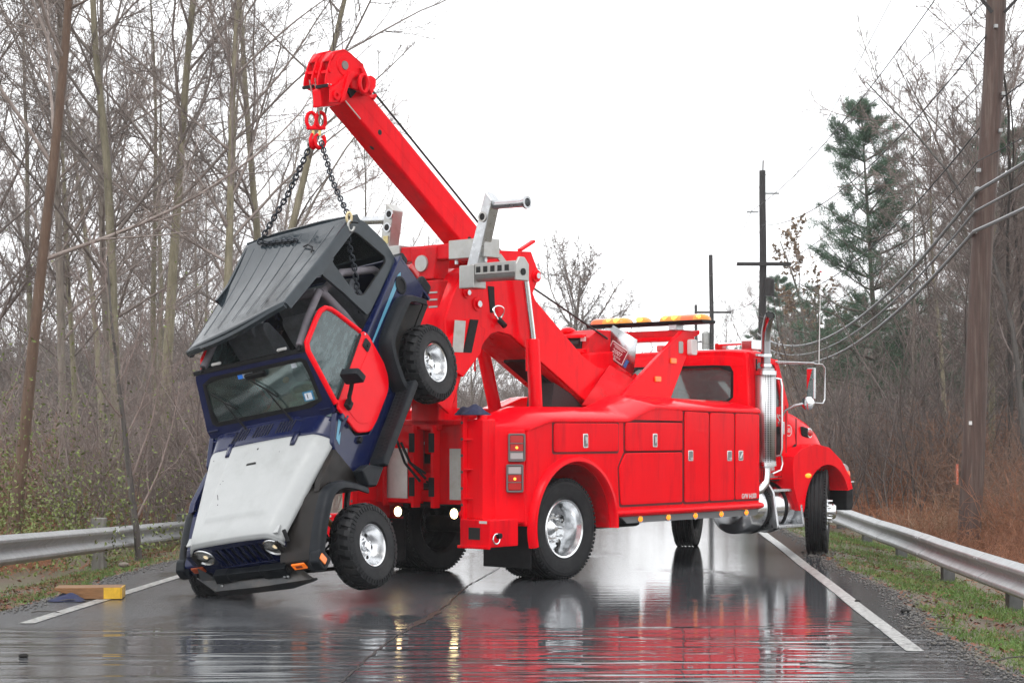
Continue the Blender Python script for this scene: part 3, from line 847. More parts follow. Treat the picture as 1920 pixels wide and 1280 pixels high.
while y < 62:
    st_ = 2.3 if y < 36 else 3.2
    for e, keys_ in ((2.4, ('tan','tan2')), (4.6, ('brown','rust')), (7.0, ('brown','rust','tan')), (9.6, ('brown','rust')), (12.6, ('brown','brown','grey')), (16, ('brown','grey'))):
        x = rail_x_r(y) + e + rg.uniform(-.4, .4)
        if abs(x/y*3425+960) < 2200:
            if 19 < y < 31 and abs(x - .248*y) < 2.3: lay('tan2', x, y, .8)        # low stuff in front of the near pole
            else: lay(rg.choice(keys_), x, y, 1.0 if y < 36 else 1.35)
        x = rail_x_l(y) - e*.95 - .5 + rg.uniform(-.4, .4)
        if x/y*3425+960 > -260 and e < 10:
            lay({2.4: rg.choice(('tan2','tan')), 4.6: rg.choice(('tan','tan2','brown')), 7.0: rg.choice(('tan','brown','tan2')), 9.6: rg.choice(('tan2','tan','grey'))}[e], x, y, .85 if y < 36 else 1.0)
    y += st_

# the far-off wood behind both thickets reads as one grey mass
for u0, u1, y0, y1, n, k0, k1 in ((-160, 1130, 92, 140, 40, 3.6, 5.0), (1345, 1960, 105, 160, 24, 3.4, 4.6), (1560, 2000, 62, 95, 10, 2.0, 2.8)):
    for i in range(n):
        y = rg.uniform(y0, y1); u = u0 + (u1-u0)*(i+rg.uniform(0,1))/n; x = at(u, y)
        if line_l(y)-2 < x < line_r(y)+3: continue
        o = bpy.data.objects.new('distant_wood', PT['grey']); link(o); s_ = rg.uniform(k0, k1)
        if u > 700 and u < 1200: s_ *= .62
        o.location = (x, y, -.4); o.rotation_euler = (0, 0, rg.uniform(0, 6.28)); o.scale = (s_, s_, s_*rg.uniform(.9, 1.2)); tag(o, kind='stuff')
def leaves_stuff(name, P, s0, s1, mt, seed, flat=True):
    g = np.random.default_rng(seed); n = len(P)
    a = g.normal(0, 1, (n, 3)); 
    if flat: a[:, 2] *= .25
    a /= np.linalg.norm(a, axis=1, keepdims=True); b = np.cross(a, np.array([0, 0, 1.])+g.normal(0, .3 if flat else 1, (n, 3))); b /= np.linalg.norm(b, axis=1, keepdims=True)+1e-9
    s = g.uniform(s0, s1, (n, 1)); c = g.normal(0, .25, (n, 1))*s
    up = np.cross(a, b)*c
    V = np.stack([P-a*s, P-b*s*.5+up, P+a*s, P+b*s*.5+up], 1).reshape(-1, 3)
    o = bpy.data.objects.new(name, np_mesh(name, V, np.arange(len(V)).reshape(-1, 4), mt, False)); link(o); tag(o, kind='stuff')
g = np.random.default_rng(71)
# green leaves that linger on the left brambles
P = []
for i in range(8200):
    y = g.uniform(22, 32); x = at(g.choice((g.uniform(-80, 150), g.uniform(-60, 240), g.uniform(-60, 400))), y); z = ground_z(x, y) + abs(g.normal(0, 1.0))*g.uniform(.3, 1.6) + .1
    P.append((x, y, z))
leaves_stuff('bramble_leaves', np.array(P), .016, .036, M['greenleaf'], 72, False)
# dead leaves on both verges
P = []
for i in range(12000):
    y = g.uniform(12, 34); side = g.uniform() < .62
    x = rail_x_l(y) + g.normal(.1, .38) if side else rail_x_r(y) + g.normal(-.1, .5)
    P.append((x, y, ground_z(x, y)+.02))
for i in range(700):
    y = g.uniform(11, 26); x = edge_r(y) + abs(g.normal(0, .35)) if g.uniform() < .6 else edge_l(y) - abs(g.normal(0, .35))
    P.append((x, y, ground_z(x, y)+.02))
leaves_stuff('dead_leaves', np.array(P), .012, .036, M['deadleaf'], 73)
# grit and small stones washed along the broken asphalt edges
g = np.random.default_rng(75)
def gravel(n):
    c = []
    for i in range(n):
        y = 10.5 + 22*g.uniform()**1.3; r = g.normal(.03, .11)
        x = edge_r(y) + r if g.uniform() < .55 else edge_l(y) - r
        c.append((x, y, max(.004, ground_z(x, y)+.012) if edge_l(y) < x < edge_r(y) else ground_z(x, y)+.008))
    c = np.array(c); s = g.uniform(.006, .020, (n, 1)); base = np.array([[1,0,0],[-1,0,0],[0,1,0],[0,-1,0],[0,0,.8],[0,0,-.5]])
    V = c[:, None, :] + base[None]*s[:, :, None]*g.uniform(.6, 1.2, (n, 6, 1))
    f = np.array([(0,2,4),(2,1,4),(1,3,4),(3,0,4),(2,0,5),(1,2,5),(3,1,5),(0,3,5)])
    F = (np.arange(n)*6)[:, None, None] + f[None]
    o = bpy.data.objects.new('gravel', np_mesh('gravel', V.reshape(-1, 3), F.reshape(-1, 3), mat('wet_grit', (.085,.078,.07), .4, var=.5, vscale=30), False)); link(o); tag(o, kind='stuff')
gravel(6500)
# grass on the verges
def grass(name, n, fx, L, mt, seed):
    g = np.random.default_rng(seed); c = []
    for _ in range(n):
        x, y = fx(g)
        if _noise2(x*2.2, y*1.4) + g.normal(0, .35) > -.15: c.append((x, y, ground_z(x, y)))
    c = np.array(c); d = np.tile(np.array([[0, 0, 1.0]]), (len(c), 1))
    V, F = blades(g, c, d, L, .008, 6)
    o = bpy.data.objects.new(name, np_mesh(name, V, F, mt, False)); link(o); tag(o, kind='stuff')
M['grass'] = mat('verge_grass', (.085,.16,.025), .5, var=.45, vscale=1.6, dirt=(.18,.14,.05), dirt_amt=.9, dirt_scale=2.2)
def gr_r(g):
    y = 11 + 20*g.uniform()**1.2; a = edge_r(y)+.12; return a + (rail_x_r(y)+.5-a)*g.uniform()**.8, y
def gr_l(g):
    y = 13 + 20*g.uniform(); a = edge_l(y)-.12; return a + (rail_x_l(y)-.6-a)*g.uniform()**1.2, y
grass('grass', 11000, gr_r, .055, M['grass'], 81)
grass('grass', 7000, gr_l, .05, M['grass'], 82)

# ------------------------------------------------------------------ rain haze: one closed box round everything, the sky outside it
def haze_box():
    o = MB().box(-160, 160, -40, 330, -3, 40).build('haze', None, smooth=False)
    m = bpy.data.materials.new('rain_haze'); m.use_nodes = True
    n = m.node_tree.nodes; n.remove(n['Principled BSDF'])
    v = n.new('ShaderNodeVolumePrincipled'); v.inputs['Color'].default_value = (.97,.985,1,1); v.inputs['Density'].default_value = .0005; v.inputs['Anisotropy'].default_value = .2
    m.node_tree.links.new(v.outputs[0], n['Material Output'].inputs['Volume'])
    o.data.materials.append(m)
    return tag(o, kind='stuff')
haze_box()
# ------------------------------------------------------------------ guardrails
WB = [(.0,.312),(.012,.309),(.078,.272),(.083,.262),(.083,.238),(.078,.228),(.006,.176),(.0,.168),(.0,.144),(.006,.136),(.078,.084),(.083,.074),(.083,.050),(.078,.040),(.012,.003),(.0,.0)]
def guardrail(name, label, path, toward, posts, joints, wood, lead):
    """path(y) -> x, z of the rail's top"""
    root = empty(name, (path(posts[0])[0], posts[0], ground_z(path(posts[0])[0], posts[0])))
    tag(root, label, 'guardrail')
    ox, oy, oz = root.location
    for a, b in zip(joints[:-1], joints[1:]):
        yy = np.arange(a, b+.31, .3); rings = []
        for i, y in enumerate(yy):
            x, zt = path(y)
            k = .004 if i < 2 else 0                   # the lap over the next length
            w = .003*math.sin(y*2.3)
            front = [(x + toward*(o+k+w)-ox, y-oy, zt-.312+z-oz) for o, z in WB]
            back = [(x + toward*(o+k+w-.005)-ox, y-oy, zt-.312+z-oz) for o, z in WB[::-1]]
            rings.append(front + back)
        beam = MB().loft(rings).build('rail_beam', M['galv'], root, ang=24)
        bolt = MB()
        for dy in (.06, .20):
            for dz in (-.06, -.25):
                x, zt = path(a+dy)
                bolt.cyl((x+toward*.055-ox, a+dy-oy, zt+dz-oz), (x+toward*.092-ox, a+dy-oy, zt+dz-oz), .014, 8)
        bolt.build('bolt', M['alu'], beam)
    for y in posts:
        x, zt = path(y); gz = ground_z(x, y)
        xb = x - toward*.02-ox
        if wood:
            MB().box(min(xb, xb-toward*.17), max(xb, xb-toward*.17), y-.09-oy, y+.09-oy, gz-.5-oz, zt+.12-oz).build('post', M['post_wood'], root, .012)
        else:
            p = MB()
            px = xb - toward*.16
            p.box(min(px, px-toward*.012), max(px, px-toward*.012), y-.075-oy, y+.075-oy, gz-.5-oz, zt-.09-oz)
            p.box(min(px-toward*.012, px-toward*.15), max(px-toward*.012, px-toward*.15), y-.006-oy, y+.006-oy, gz-.5-oz, zt-.09-oz)
            p.build('post', M['post_steel'], root)
            MB().box(min(xb, xb-toward*.16), max(xb, xb-toward*.16), y-.07-oy, y+.07-oy, zt-.30-oz, zt-.09-oz).build('spacer_block', M['post_steel'], root, .008)
    return root
def path_r(y): return rail_x_r(y), .36 - .0065*(y-17.7) + .004*math.sin(y*.9)
def path_l(y): return rail_x_l(y), .50 - .037*(min(y, 32)-18.3)
guardrail('guardrail', 'bright steel guardrail along the grassy right verge', path_r, -1, [13.8, 17.6, 21.4, 25.2, 29.0, 32.8, 36.6], [10.1, 13.9, 17.7, 21.5, 25.3, 29.1, 32.9, 37.0], False, 0)
guardrail('guardrail', 'grey steel guardrail with a wooden post on the left verge', path_l, 1, [16.0, 23.6, 31.2], [8.6, 16.1, 23.7, 31.3, 40.0], True, 0)

# ------------------------------------------------------------------ utility poles and wires
def pole(label, x, y, H, r0, r1, lean, m, gz):
    root = empty('utility_pole', (x, y, gz)); tag(root, label, 'utility pole')
    n = 14; path = [(lean*H*i/n + .02*math.sin(i*.8), 0, -.5 + (H+.5)*i/n) for i in range(n+1)]
    MB().tube(path, [r0 + (r1-r0)*i/n for i in range(n+1)], 20).build('post', m, root, ang=60)
    return root
p1 = pole('thick brown wooden utility pole rising out of the top right of the picture', 7.45, 30, 11.2, .190, .155, .0545, M['pole'], -.45)
def p1x(z): return .0545*(z)
zz = 9.62
MB().box(p1x(zz)-1.5, p1x(zz)+1.5, -.30, -.18, zz-.06, zz+.06).build('crossarm', M['pole_far'], p1, .01)
for s in (-1, 1):
    MB().obox((p1x(zz)+s*.75, -.235, zz-.05), (p1x(zz-.75)+s*.10, -.20, zz-.80), .035, .05).build('crossarm_brace', M['pole_far'], p1)
for dx in (-1.4, -.55, .55, 1.4):
    MB().lathe([(0,.0),(.03,.0),(.045,.05),(.03,.07),(.045,.10),(.02,.14),(0,.14)], (p1x(zz)+dx, -.24, zz+.06), (0,0,1), 10).build('insulator', M['silver'], p1)
gzp = .45
MB().box(p1x(2.2)-.115, p1x(2.2)-.065, -.20, -.19, 2.10, 2.16).build('white_tag', M['white_decal'], p1)
sg = MB().obox((p1x(1.3)-.235, -.10, 1.12), (p1x(1.3)-.235, -.10, 1.46), .02, .09, (0,1,0)).build('marker_plate', mat('rusty_orange_plate', (.45,.09,.04), .5, var=.4, vscale=20, dirt=(.7,.65,.6), dirt_amt=.7, dirt_scale=25), p1)
for z, dx in ((5.25,-.18),(5.95,-.18),(6.25,-.17),(7.5,.16),(8.6,-.02),(6.9,.15)):
    MB().box(p1x(z)+dx-.03, p1x(z)+dx+.03, -.21, -.12, z-.03, z+.03).build('cable_clamp', M['galv'], p1, .006)

p2 = pole('dark utility pole rising behind the chrome exhaust stack, second along the road', 8.55, 62.7, 10.9, .15, .11, .006, M['pole_far'], -.4)
MB().box(-.85, 1.0, -.22, -.11, 7.62, 7.74).build('crossarm', M['pole_far'], p2, .01)
MB().box(-.50, -.09, -.06, .02, 9.45, 9.51).build('side_bracket', M['galv'], p2)
MB().box(.09, .62, -.06, .02, 10.08, 10.14).build('side_bracket', M['galv'], p2)
MB().cyl((.06, 0, 10.8), (.07, 0, 11.25), .025, 8).build('top_pin', M['pole_far'], p2)
MB().lathe([(0,0),(.16,0),(.18,.1),(.18,.55),(.1,.62),(0,.62)], (.26, -.1, 6.6), (0,0,1), 12).build('transformer', M['pole_far'], p2)
p3 = pole('third utility pole, thin and dark above the truck cab roof', 10.07, 92, 10.85, .14, .10, -.004, M['pole_far'], -.4)
MB().box(-.75, .95, -.2, -.1, 7.9, 8.0).build('crossarm', M['pole_far'], p3)
MB().lathe([(0,0),(.2,0),(.2,.8),(.1,.9),(0,.9)], (-.33, -.1, 6.1), (0,0,1), 10).build('transformer', M['silver'], p3)
p4 = pole('farthest utility pole, tiny beside the right end of the amber light bar', 12.9, 128, 10.85, .13, .10, 0, M['pole_far'], -.4)
MB().box(-.9, .9, -.2, -.1, 8.2, 8.3).build('crossarm', M['pole_far'], p4)

def cat(a, b, sag, n=22):
    a = Vector(a); b = Vector(b)
    return [a.lerp(b, t/n) - Vector((0, 0, sag*4*(t/n)*(1-t/n))) for t in range(n+1)]
def wire(label, segs, r, m, group=None):
    mb = MB()
    for a, b, s in segs: mb.tube(cat(a, b, s), r, 6)
    return tag(mb.build('overhead_wire', m), label, 'wire', group)
W1 = lambda dx, z: (7.45 + p1x(z+.45) + dx, 29.8, z)
W2 = lambda dx, z: (8.55 + dx, 62.5, z)
W3 = lambda dx, z: (10.07 + dx, 91.8, z)
W4 = lambda dx, z: (12.9 + dx, 127.8, z)
W0 = lambda dx, z: (6.3 + dx, -6, z)
cl = 'bundled grey cables crossing the near utility pole'
wire('thick upper grey cable crossing the near utility pole and sagging behind the cab', [(W0(.3,7.4), W1(-.2,5.45), .5), (W1(-.2,5.45), W2(-.15,4.9), 1.25), (W2(-.15,4.9), W3(-.1,5.0), .9)], .030, M['wire'], cl)
wire('middle grey cable, second from the top where cables cross the near pole', [(W0(.3,7.0), W1(-.2,5.13), .5), (W1(-.2,5.13), W2(-.15,4.6), 1.2), (W2(-.15,4.6), W3(-.1,4.7), .9)], .02, M['wire'], cl)
wire('lowest thick grey cable crossing the near utility pole above the brush', [(W0(.3,6.4), W1(-.2,4.80), .5), (W1(-.2,4.80), W2(-.15,4.3), 1.15), (W2(-.15,4.3), W3(-.1,4.4), .9)], .030, M['wire'], cl)
wire('thin wire just above the three thick cables at the near pole', [(W0(1.5,6.6), W1(-.19,5.95), .3), (W1(-.19,5.95), W2(-.1,5.5), 1.0)], .008, M['wire_dark'])
wire('thin dark wire crossing high on the near pole at the right edge', [(W0(.4,8.3), W1(.17,7.0), .5), (W1(.17,7.0), W2(.1,6.2), 1.0)], .012, M['wire_dark'])
gp = 'thin wires strung between the crossarms'
wire('leftmost thin wire crossing the white sky above the truck', [(W0(-1.6,9.3), W1(-1.4,9.35), .5), (W1(-1.4,9.35), W2(-.8,7.4), .35), (W2(-.8,7.4), W3(-.7,7.65), .5), (W3(-.7,7.65), W4(-.8,8), .6)], .007, M['wire_dark'], gp)
wire('second thin wire from the left across the white sky, nearly touching the third', [(W0(-.6,9.3), W1(-.55,9.35), .5), (W1(-.55,9.35), W2(-.35,9.1), .5), (W2(-.35,9.1), W3(-.3,9.3), .5)], .011, M['wire_dark'], gp)
wire('thin wire that runs to the top of the second pole over the tall pine', [(W0(.6,9.3), W1(.55,9.35), .5), (W1(.55,9.35), W2(.07,10.3), .4), (W2(.07,10.3), W3(0,10.2), .5)], .008, M['wire_dark'], gp)
wire('rightmost thin wire from the crossarm beside the near pole', [(W0(1.5,9.3), W1(1.4,9.35), .5), (W1(1.4,9.35), W2(.9,7.4), .6), (W2(.9,7.4), W3(.8,7.65), .5), (W3(.8,7.65), W4(.8,8), .6)], .011, M['wire_dark'], gp)
wire('thin wire from the middle of the near pole toward the pine top', [(W1(-.17,8.0), W2(0,8.6), .8)], .012, M['wire_dark'])

# far paddock fence posts in the dry grass to the right of the cab
fr = empty('paddock_fence', (at(1565, 42), 42, ground_z(at(1565, 42), 42))); tag(fr, 'row of thin dark fence posts in the dry grass beyond the truck bonnet', 'fence')
post = None
for i in range(9):
    u = 1548 + i*17 + rg.uniform(-3, 3); x = at(u, 42 + i*.25) - fr.location.x; hgt = 1.9 + rg.uniform(-.15, .15)
    if post is None: post = MB().tube([(0,0,-.4),(.02,0,.9),(.0,0,1.95)], [.035,.032,.028], 6).build('fence_post', M['pole_far'], fr)
    o = post if i == 0 else share(post, 'fence_post', fr)
    o.location = (x, i*.25, 0); o.rotation_euler = (rg.uniform(-.04,.04), rg.uniform(-.05,.05), 0)

# ------------------------------------------------------------------ timber wedge, cloth and litter on the road
wd = empty('timber_wedge', (-3.58, 16.72, .005), R(6)); tag(wd, 'brown timber wedge with a yellow painted end on the left road edge', 'wedge')
MB().prism([(-.60,.108),(-.10,.108),(0,.108),(0,0),(-.34,0),(-.60,.085)], 1, 0, .30).build('timber', M['wood_brown'], wd, .006)
MB().prism([(.0005,.106),(.010,.104),(.010,.004),(.0005,.002)], 1, .002, .298).build('painted_end', M['wood_yellow'], wd)
MB().prism([(-.155,.105),(-.002,.105),(-.002,.003),(-.155,.003)], 1, -.003, -.0005).build('painted_face', M['wood_yellow'], wd)
def crumple(c, rx, ry, h, seed, n=16):
    g = random.Random(seed); v = []; f = []
    ph = [g.uniform(0, 6.28) for _ in range(6)]
    for i in range(n+1):
        for j in range(n+1):
            a, b = i/n*2-1, j/n*2-1; e = max(0, 1-max(abs(a), abs(b))**3)
            z = h*e*(.68 + .18*math.sin(a*3.2+ph[0]+b*2) + .16*math.sin(b*4+ph[1]-a*3) + .06*math.sin(a*9+b*7+ph[2]))
            v.append((c[0]+a*rx*(1+.18*math.sin(b*4+ph[3])), c[1]+b*ry*(1+.18*math.sin(a*4+ph[4])), c[2]+max(.004, z)))
    for i in range(n):
        for j in range(n): f.append((i*(n+1)+j, (i+1)*(n+1)+j, (i+1)*(n+1)+j+1, i*(n+1)+j+1))
    return MB().add(v, f)
tag(crumple((-4.03, 16.62, .003), .15, .16, .07, 3).build('rag', M['cloth_blue'], ang=80), 'crumpled blue rag lying under the brown timber wedge', 'rag')
rg2 = random.Random(9)
def twig(x, y, L, a, lb):
    z = max(ground_z(x, y), 0)
    o = MB().tube([(x + L*t*math.cos(a) + rg2.uniform(-.02,.02), y + L*t*math.sin(a)+rg2.uniform(-.02,.02), z+.012+.01*math.sin(t*5)) for t in np.linspace(0, 1, 6)], [.006,.0055,.005,.0045,.004,.003], 5).build('twig', BK['dark'])
    tag(o, lb, 'twig', 'twigs on the road edges')
for u, v, L, a, lb in ((1500,1247,.45,.05,'long twig lying on wet asphalt past the near end of the right edge line'),(1590,1200,.35,.1,'short twig on the asphalt right of the white edge line'),(1560,1168,.4,-.2,'twig beside the brown leaves on the right road edge'),(1865,1240,.6,.5,'forked twig at the bottom right of the verge'),(62,1150,.30,.1,'small twig left of the white edge line on the left'),(110,1128,.35,.05,'thin stick lying just left of the timber wedge'),(1700,1180,.4,.3,'twig half in the grass of the right verge'),(1500,1045,.25,.2,'dark sliver beside the front tyre')):
    y = 3425*1.53/(v-810); twig(at(u, y), y, L, a, lb)
for u, v, s, lb in ((1697,1148,.035,'small dark stone at the right edge of the asphalt'),(1608,1128,.025,'pebble lying right of the white edge line'),(44,1232,.03,'dark pebble in the water at the lower left'),(232,1062,.055,'pale grey stone at the foot of the left guardrail post')):
    y = 3425*1.53/(v-810); x = at(u, y)
    tag(MB().sphere((x, y, max(0, ground_z(x, y))+s*.4), s, 8, (1.2,.9,.6)).build('stone', BK['grey'] if 'pale' in lb else M['dark'], ang=80), lb, 'stone')
# ------------------------------------------------------------------ tow truck (local: x forward from the rear axle, y to its left, z up)
TRUCK = empty('tow_truck', (-.33, 19.8, 0), math.pi/2 - .70)
tag(TRUCK, 'big red tow truck with raised boom and amber light bar standing across the wet road', 'tow truck')
T = TRUCK
def text(body, size, loc, rot, m, parent, name='lettering', ext=.001, align='CENTER', sx=1.0):
    c = bpy.data.curves.new(name, 'FONT'); c.body = body; c.size = size; c.extrude = ext; c.align_x = align; c.align_y = 'CENTER'; c.offset = size*.012
    c.materials.append(m); c.resolution_u = 3
    tmp = bpy.data.objects.new(name, c); scene.collection.objects.link(tmp); bpy.context.view_layer.update()
    me = bpy.data.meshes.new_from_object(tmp.evaluated_get(bpy.context.evaluated_depsgraph_get()))
    bpy.data.objects.remove(tmp); bpy.data.curves.remove(c)
    o = bpy.data.objects.new(name, me); link(o, parent); o.location = loc; o.rotation_euler = rot; o.scale = (sx, 1, 1)
    return o
RS = (R(90), 0, 0)            # reads from the truck's right side (facing -y)

def disc_ring(r0, r1, a, b): return [(r0, a), (r1, a), (r1, b), (r0, b)]
def truck_wheel(name, c, yaw, out, dual=False, parent=T, big=.525, rim_r=.30, width=.27, front=False):
    """out: +1 if the outer face looks to local +y"""
    root = empty(name, c, yaw, parent)
    w = width/2
    def tyre(yo):
        pr = [(rim_r, -w*.72), (rim_r+.03, -w*.90), (big*.80, -w), (big*.93, -w*.95), (big*.975, -w*.82)]
        for gx in (-.55, -.2, .2, .55):
            pr += [(big, w*(gx-.13)), (big*.975, w*(gx-.05)), (big*.975, w*(gx+.05)), (big, w*(gx+.13))]
        pr += [(big*.975, w*.82), (big*.93, w*.95), (big*.80, w), (rim_r+.03, w*.90), (rim_r, w*.72)]
        o = MB().lathe(pr, (0, yo, 0), (0,1,0), 64, closed=True).build('tyre', M['tyre'], root, ang=28)
        lug = MB()
        for k in range(72):
            a = 2*math.pi*k/72
            for s in (-1, 1):
                p = Vector((math.cos(a)*big*.965, yo+s*w*.86, math.sin(a)*big*.965)); q = Vector((math.cos(a+.035)*big*.999, yo+s*w*.80, math.sin(a+.035)*big*.999))
                lug.obox(p, q, .026, .022)
        tag(lug.build('tread', M['tyre'], root), kind='stuff')
        for s in (1, -1):
            tag_r = MB().lathe([(big*.86, s*w*1.0), (big*.875, s*(w+.003)), (big*.89, s*w*.99)], (0, yo, 0), (0,1,0), 64).build('sidewall_ring', M['tyre'], root, ang=60)
    tyre(0)
    if dual: tyre(-out*(width+.05))
    s = out
    # polished rim: lip, deep barrel, dished disc with hand holes, hub
    if front:
        pr = [(rim_r, -w*.7*s), (rim_r+.012, w*.80*s), (rim_r-.012, w*.86*s), (rim_r-.03, w*.72*s), (rim_r-.05, w*.55*s), (.17, w*.95*s), (.12, w*1.05*s), (0, w*1.05*s)]
    else:
        pr = [(rim_r, -w*.7*s), (rim_r+.014, w*.80*s), (rim_r+.004, w*.90*s), (rim_r-.014, w*.84*s), (rim_r-.030, w*.55*s), (rim_r-.045, w*.30*s), (rim_r-.055, -w*.40*s), (rim_r-.075, -w*.62*s), (.16, -w*.55*s), (.155, -w*.35*s), (.11, -w*.35*s), (.10, -w*.35*s), (.03, w*.02*s), (0, w*.04*s)]
    MB().lathe(pr, (0,0,0), (0,1,0), 56).build('rim', M['chrome'], root, ang=30)
    if not front:
        for k in range(5):
            a = 2*math.pi*k/5 + .4
            c2 = (math.cos(a)*.205, -w*.55*s, math.sin(a)*.205)
            MB().sphere(c2, .036, 12, (1,.35,1)).build('hand_hole', M['black_hole'], root)
    nuts = MB()
    for k in range(10):
        a = 2*math.pi*k/10
        y0 = (w*.95 if front else -w*.36)*s
        nuts.cyl((math.cos(a)*.14, y0, math.sin(a)*.14), (math.cos(a)*.14, y0 + s*(.06 if front else .045), math.sin(a)*.14), .017, 8, .012)
    nuts.build('wheel_nut', M['chrome'], root)
    if front: MB().lathe([(.10, w*1.04*s), (.10, (w+.07)*s), (.075, (w+.10)*s), (0, (w+.11)*s)], (0,0,0), (0,1,0), 24).build('hub', M['chrome'], root)
    return root
truck_wheel('wheel', (0, -1.035, .525), 0, -1, True)
truck_wheel('wheel', (0, 1.035, .525), 0, 1, True)
truck_wheel('wheel', (5.36, -1.0, .525), R(28), -1, front=True)
truck_wheel('wheel', (5.36, 1.0, .525), R(24), 1, front=True)
MB().cyl((0,-.75,.525), (0,.75,.525), .09, 14).sphere((0,0,.525), .24, 16).build('rear_axle', M['dark'], T)
MB().box(5.28,5.44,-.8,.8,.44,.56).build('front_axle', M['dark'], T)

# chassis
fm = MB()
for s in (-1, 1): fm.box(-.74, 5.8, s*.43-.04, s*.43+.04, .72, .98)
for x in (-.68, .8, 1.9, 3.1, 4.2): fm.box(x-.05, x+.05, -.39, .39, .76, .94)
fm.build('chassis_frame', M['dark'], T)
MB().box(4.55,5.9,-.42,.42,.62,1.25).build('engine', M['dark'], T, .05)
MB().box(1.0, 3.7, -1.05, 1.05, .98, 1.02).build('deck_floor', M['dark'], T)
MB().cyl((.3,0,.62),(4.4,0,.85),.055,12).build('drive_shaft', M['dark'], T)
MB().box(1.7,2.6,-.25,.35,.42,.72).build('gearbox_guard', M['dark'], T, .05)
MB().lathe([(0,0),(.10,.0),(.13,.03),(.13,.72),(.10,.75),(0,.75)], (2.2,.75,.50), (1,0,0), 18).build('air_tank', M['dark'], T)

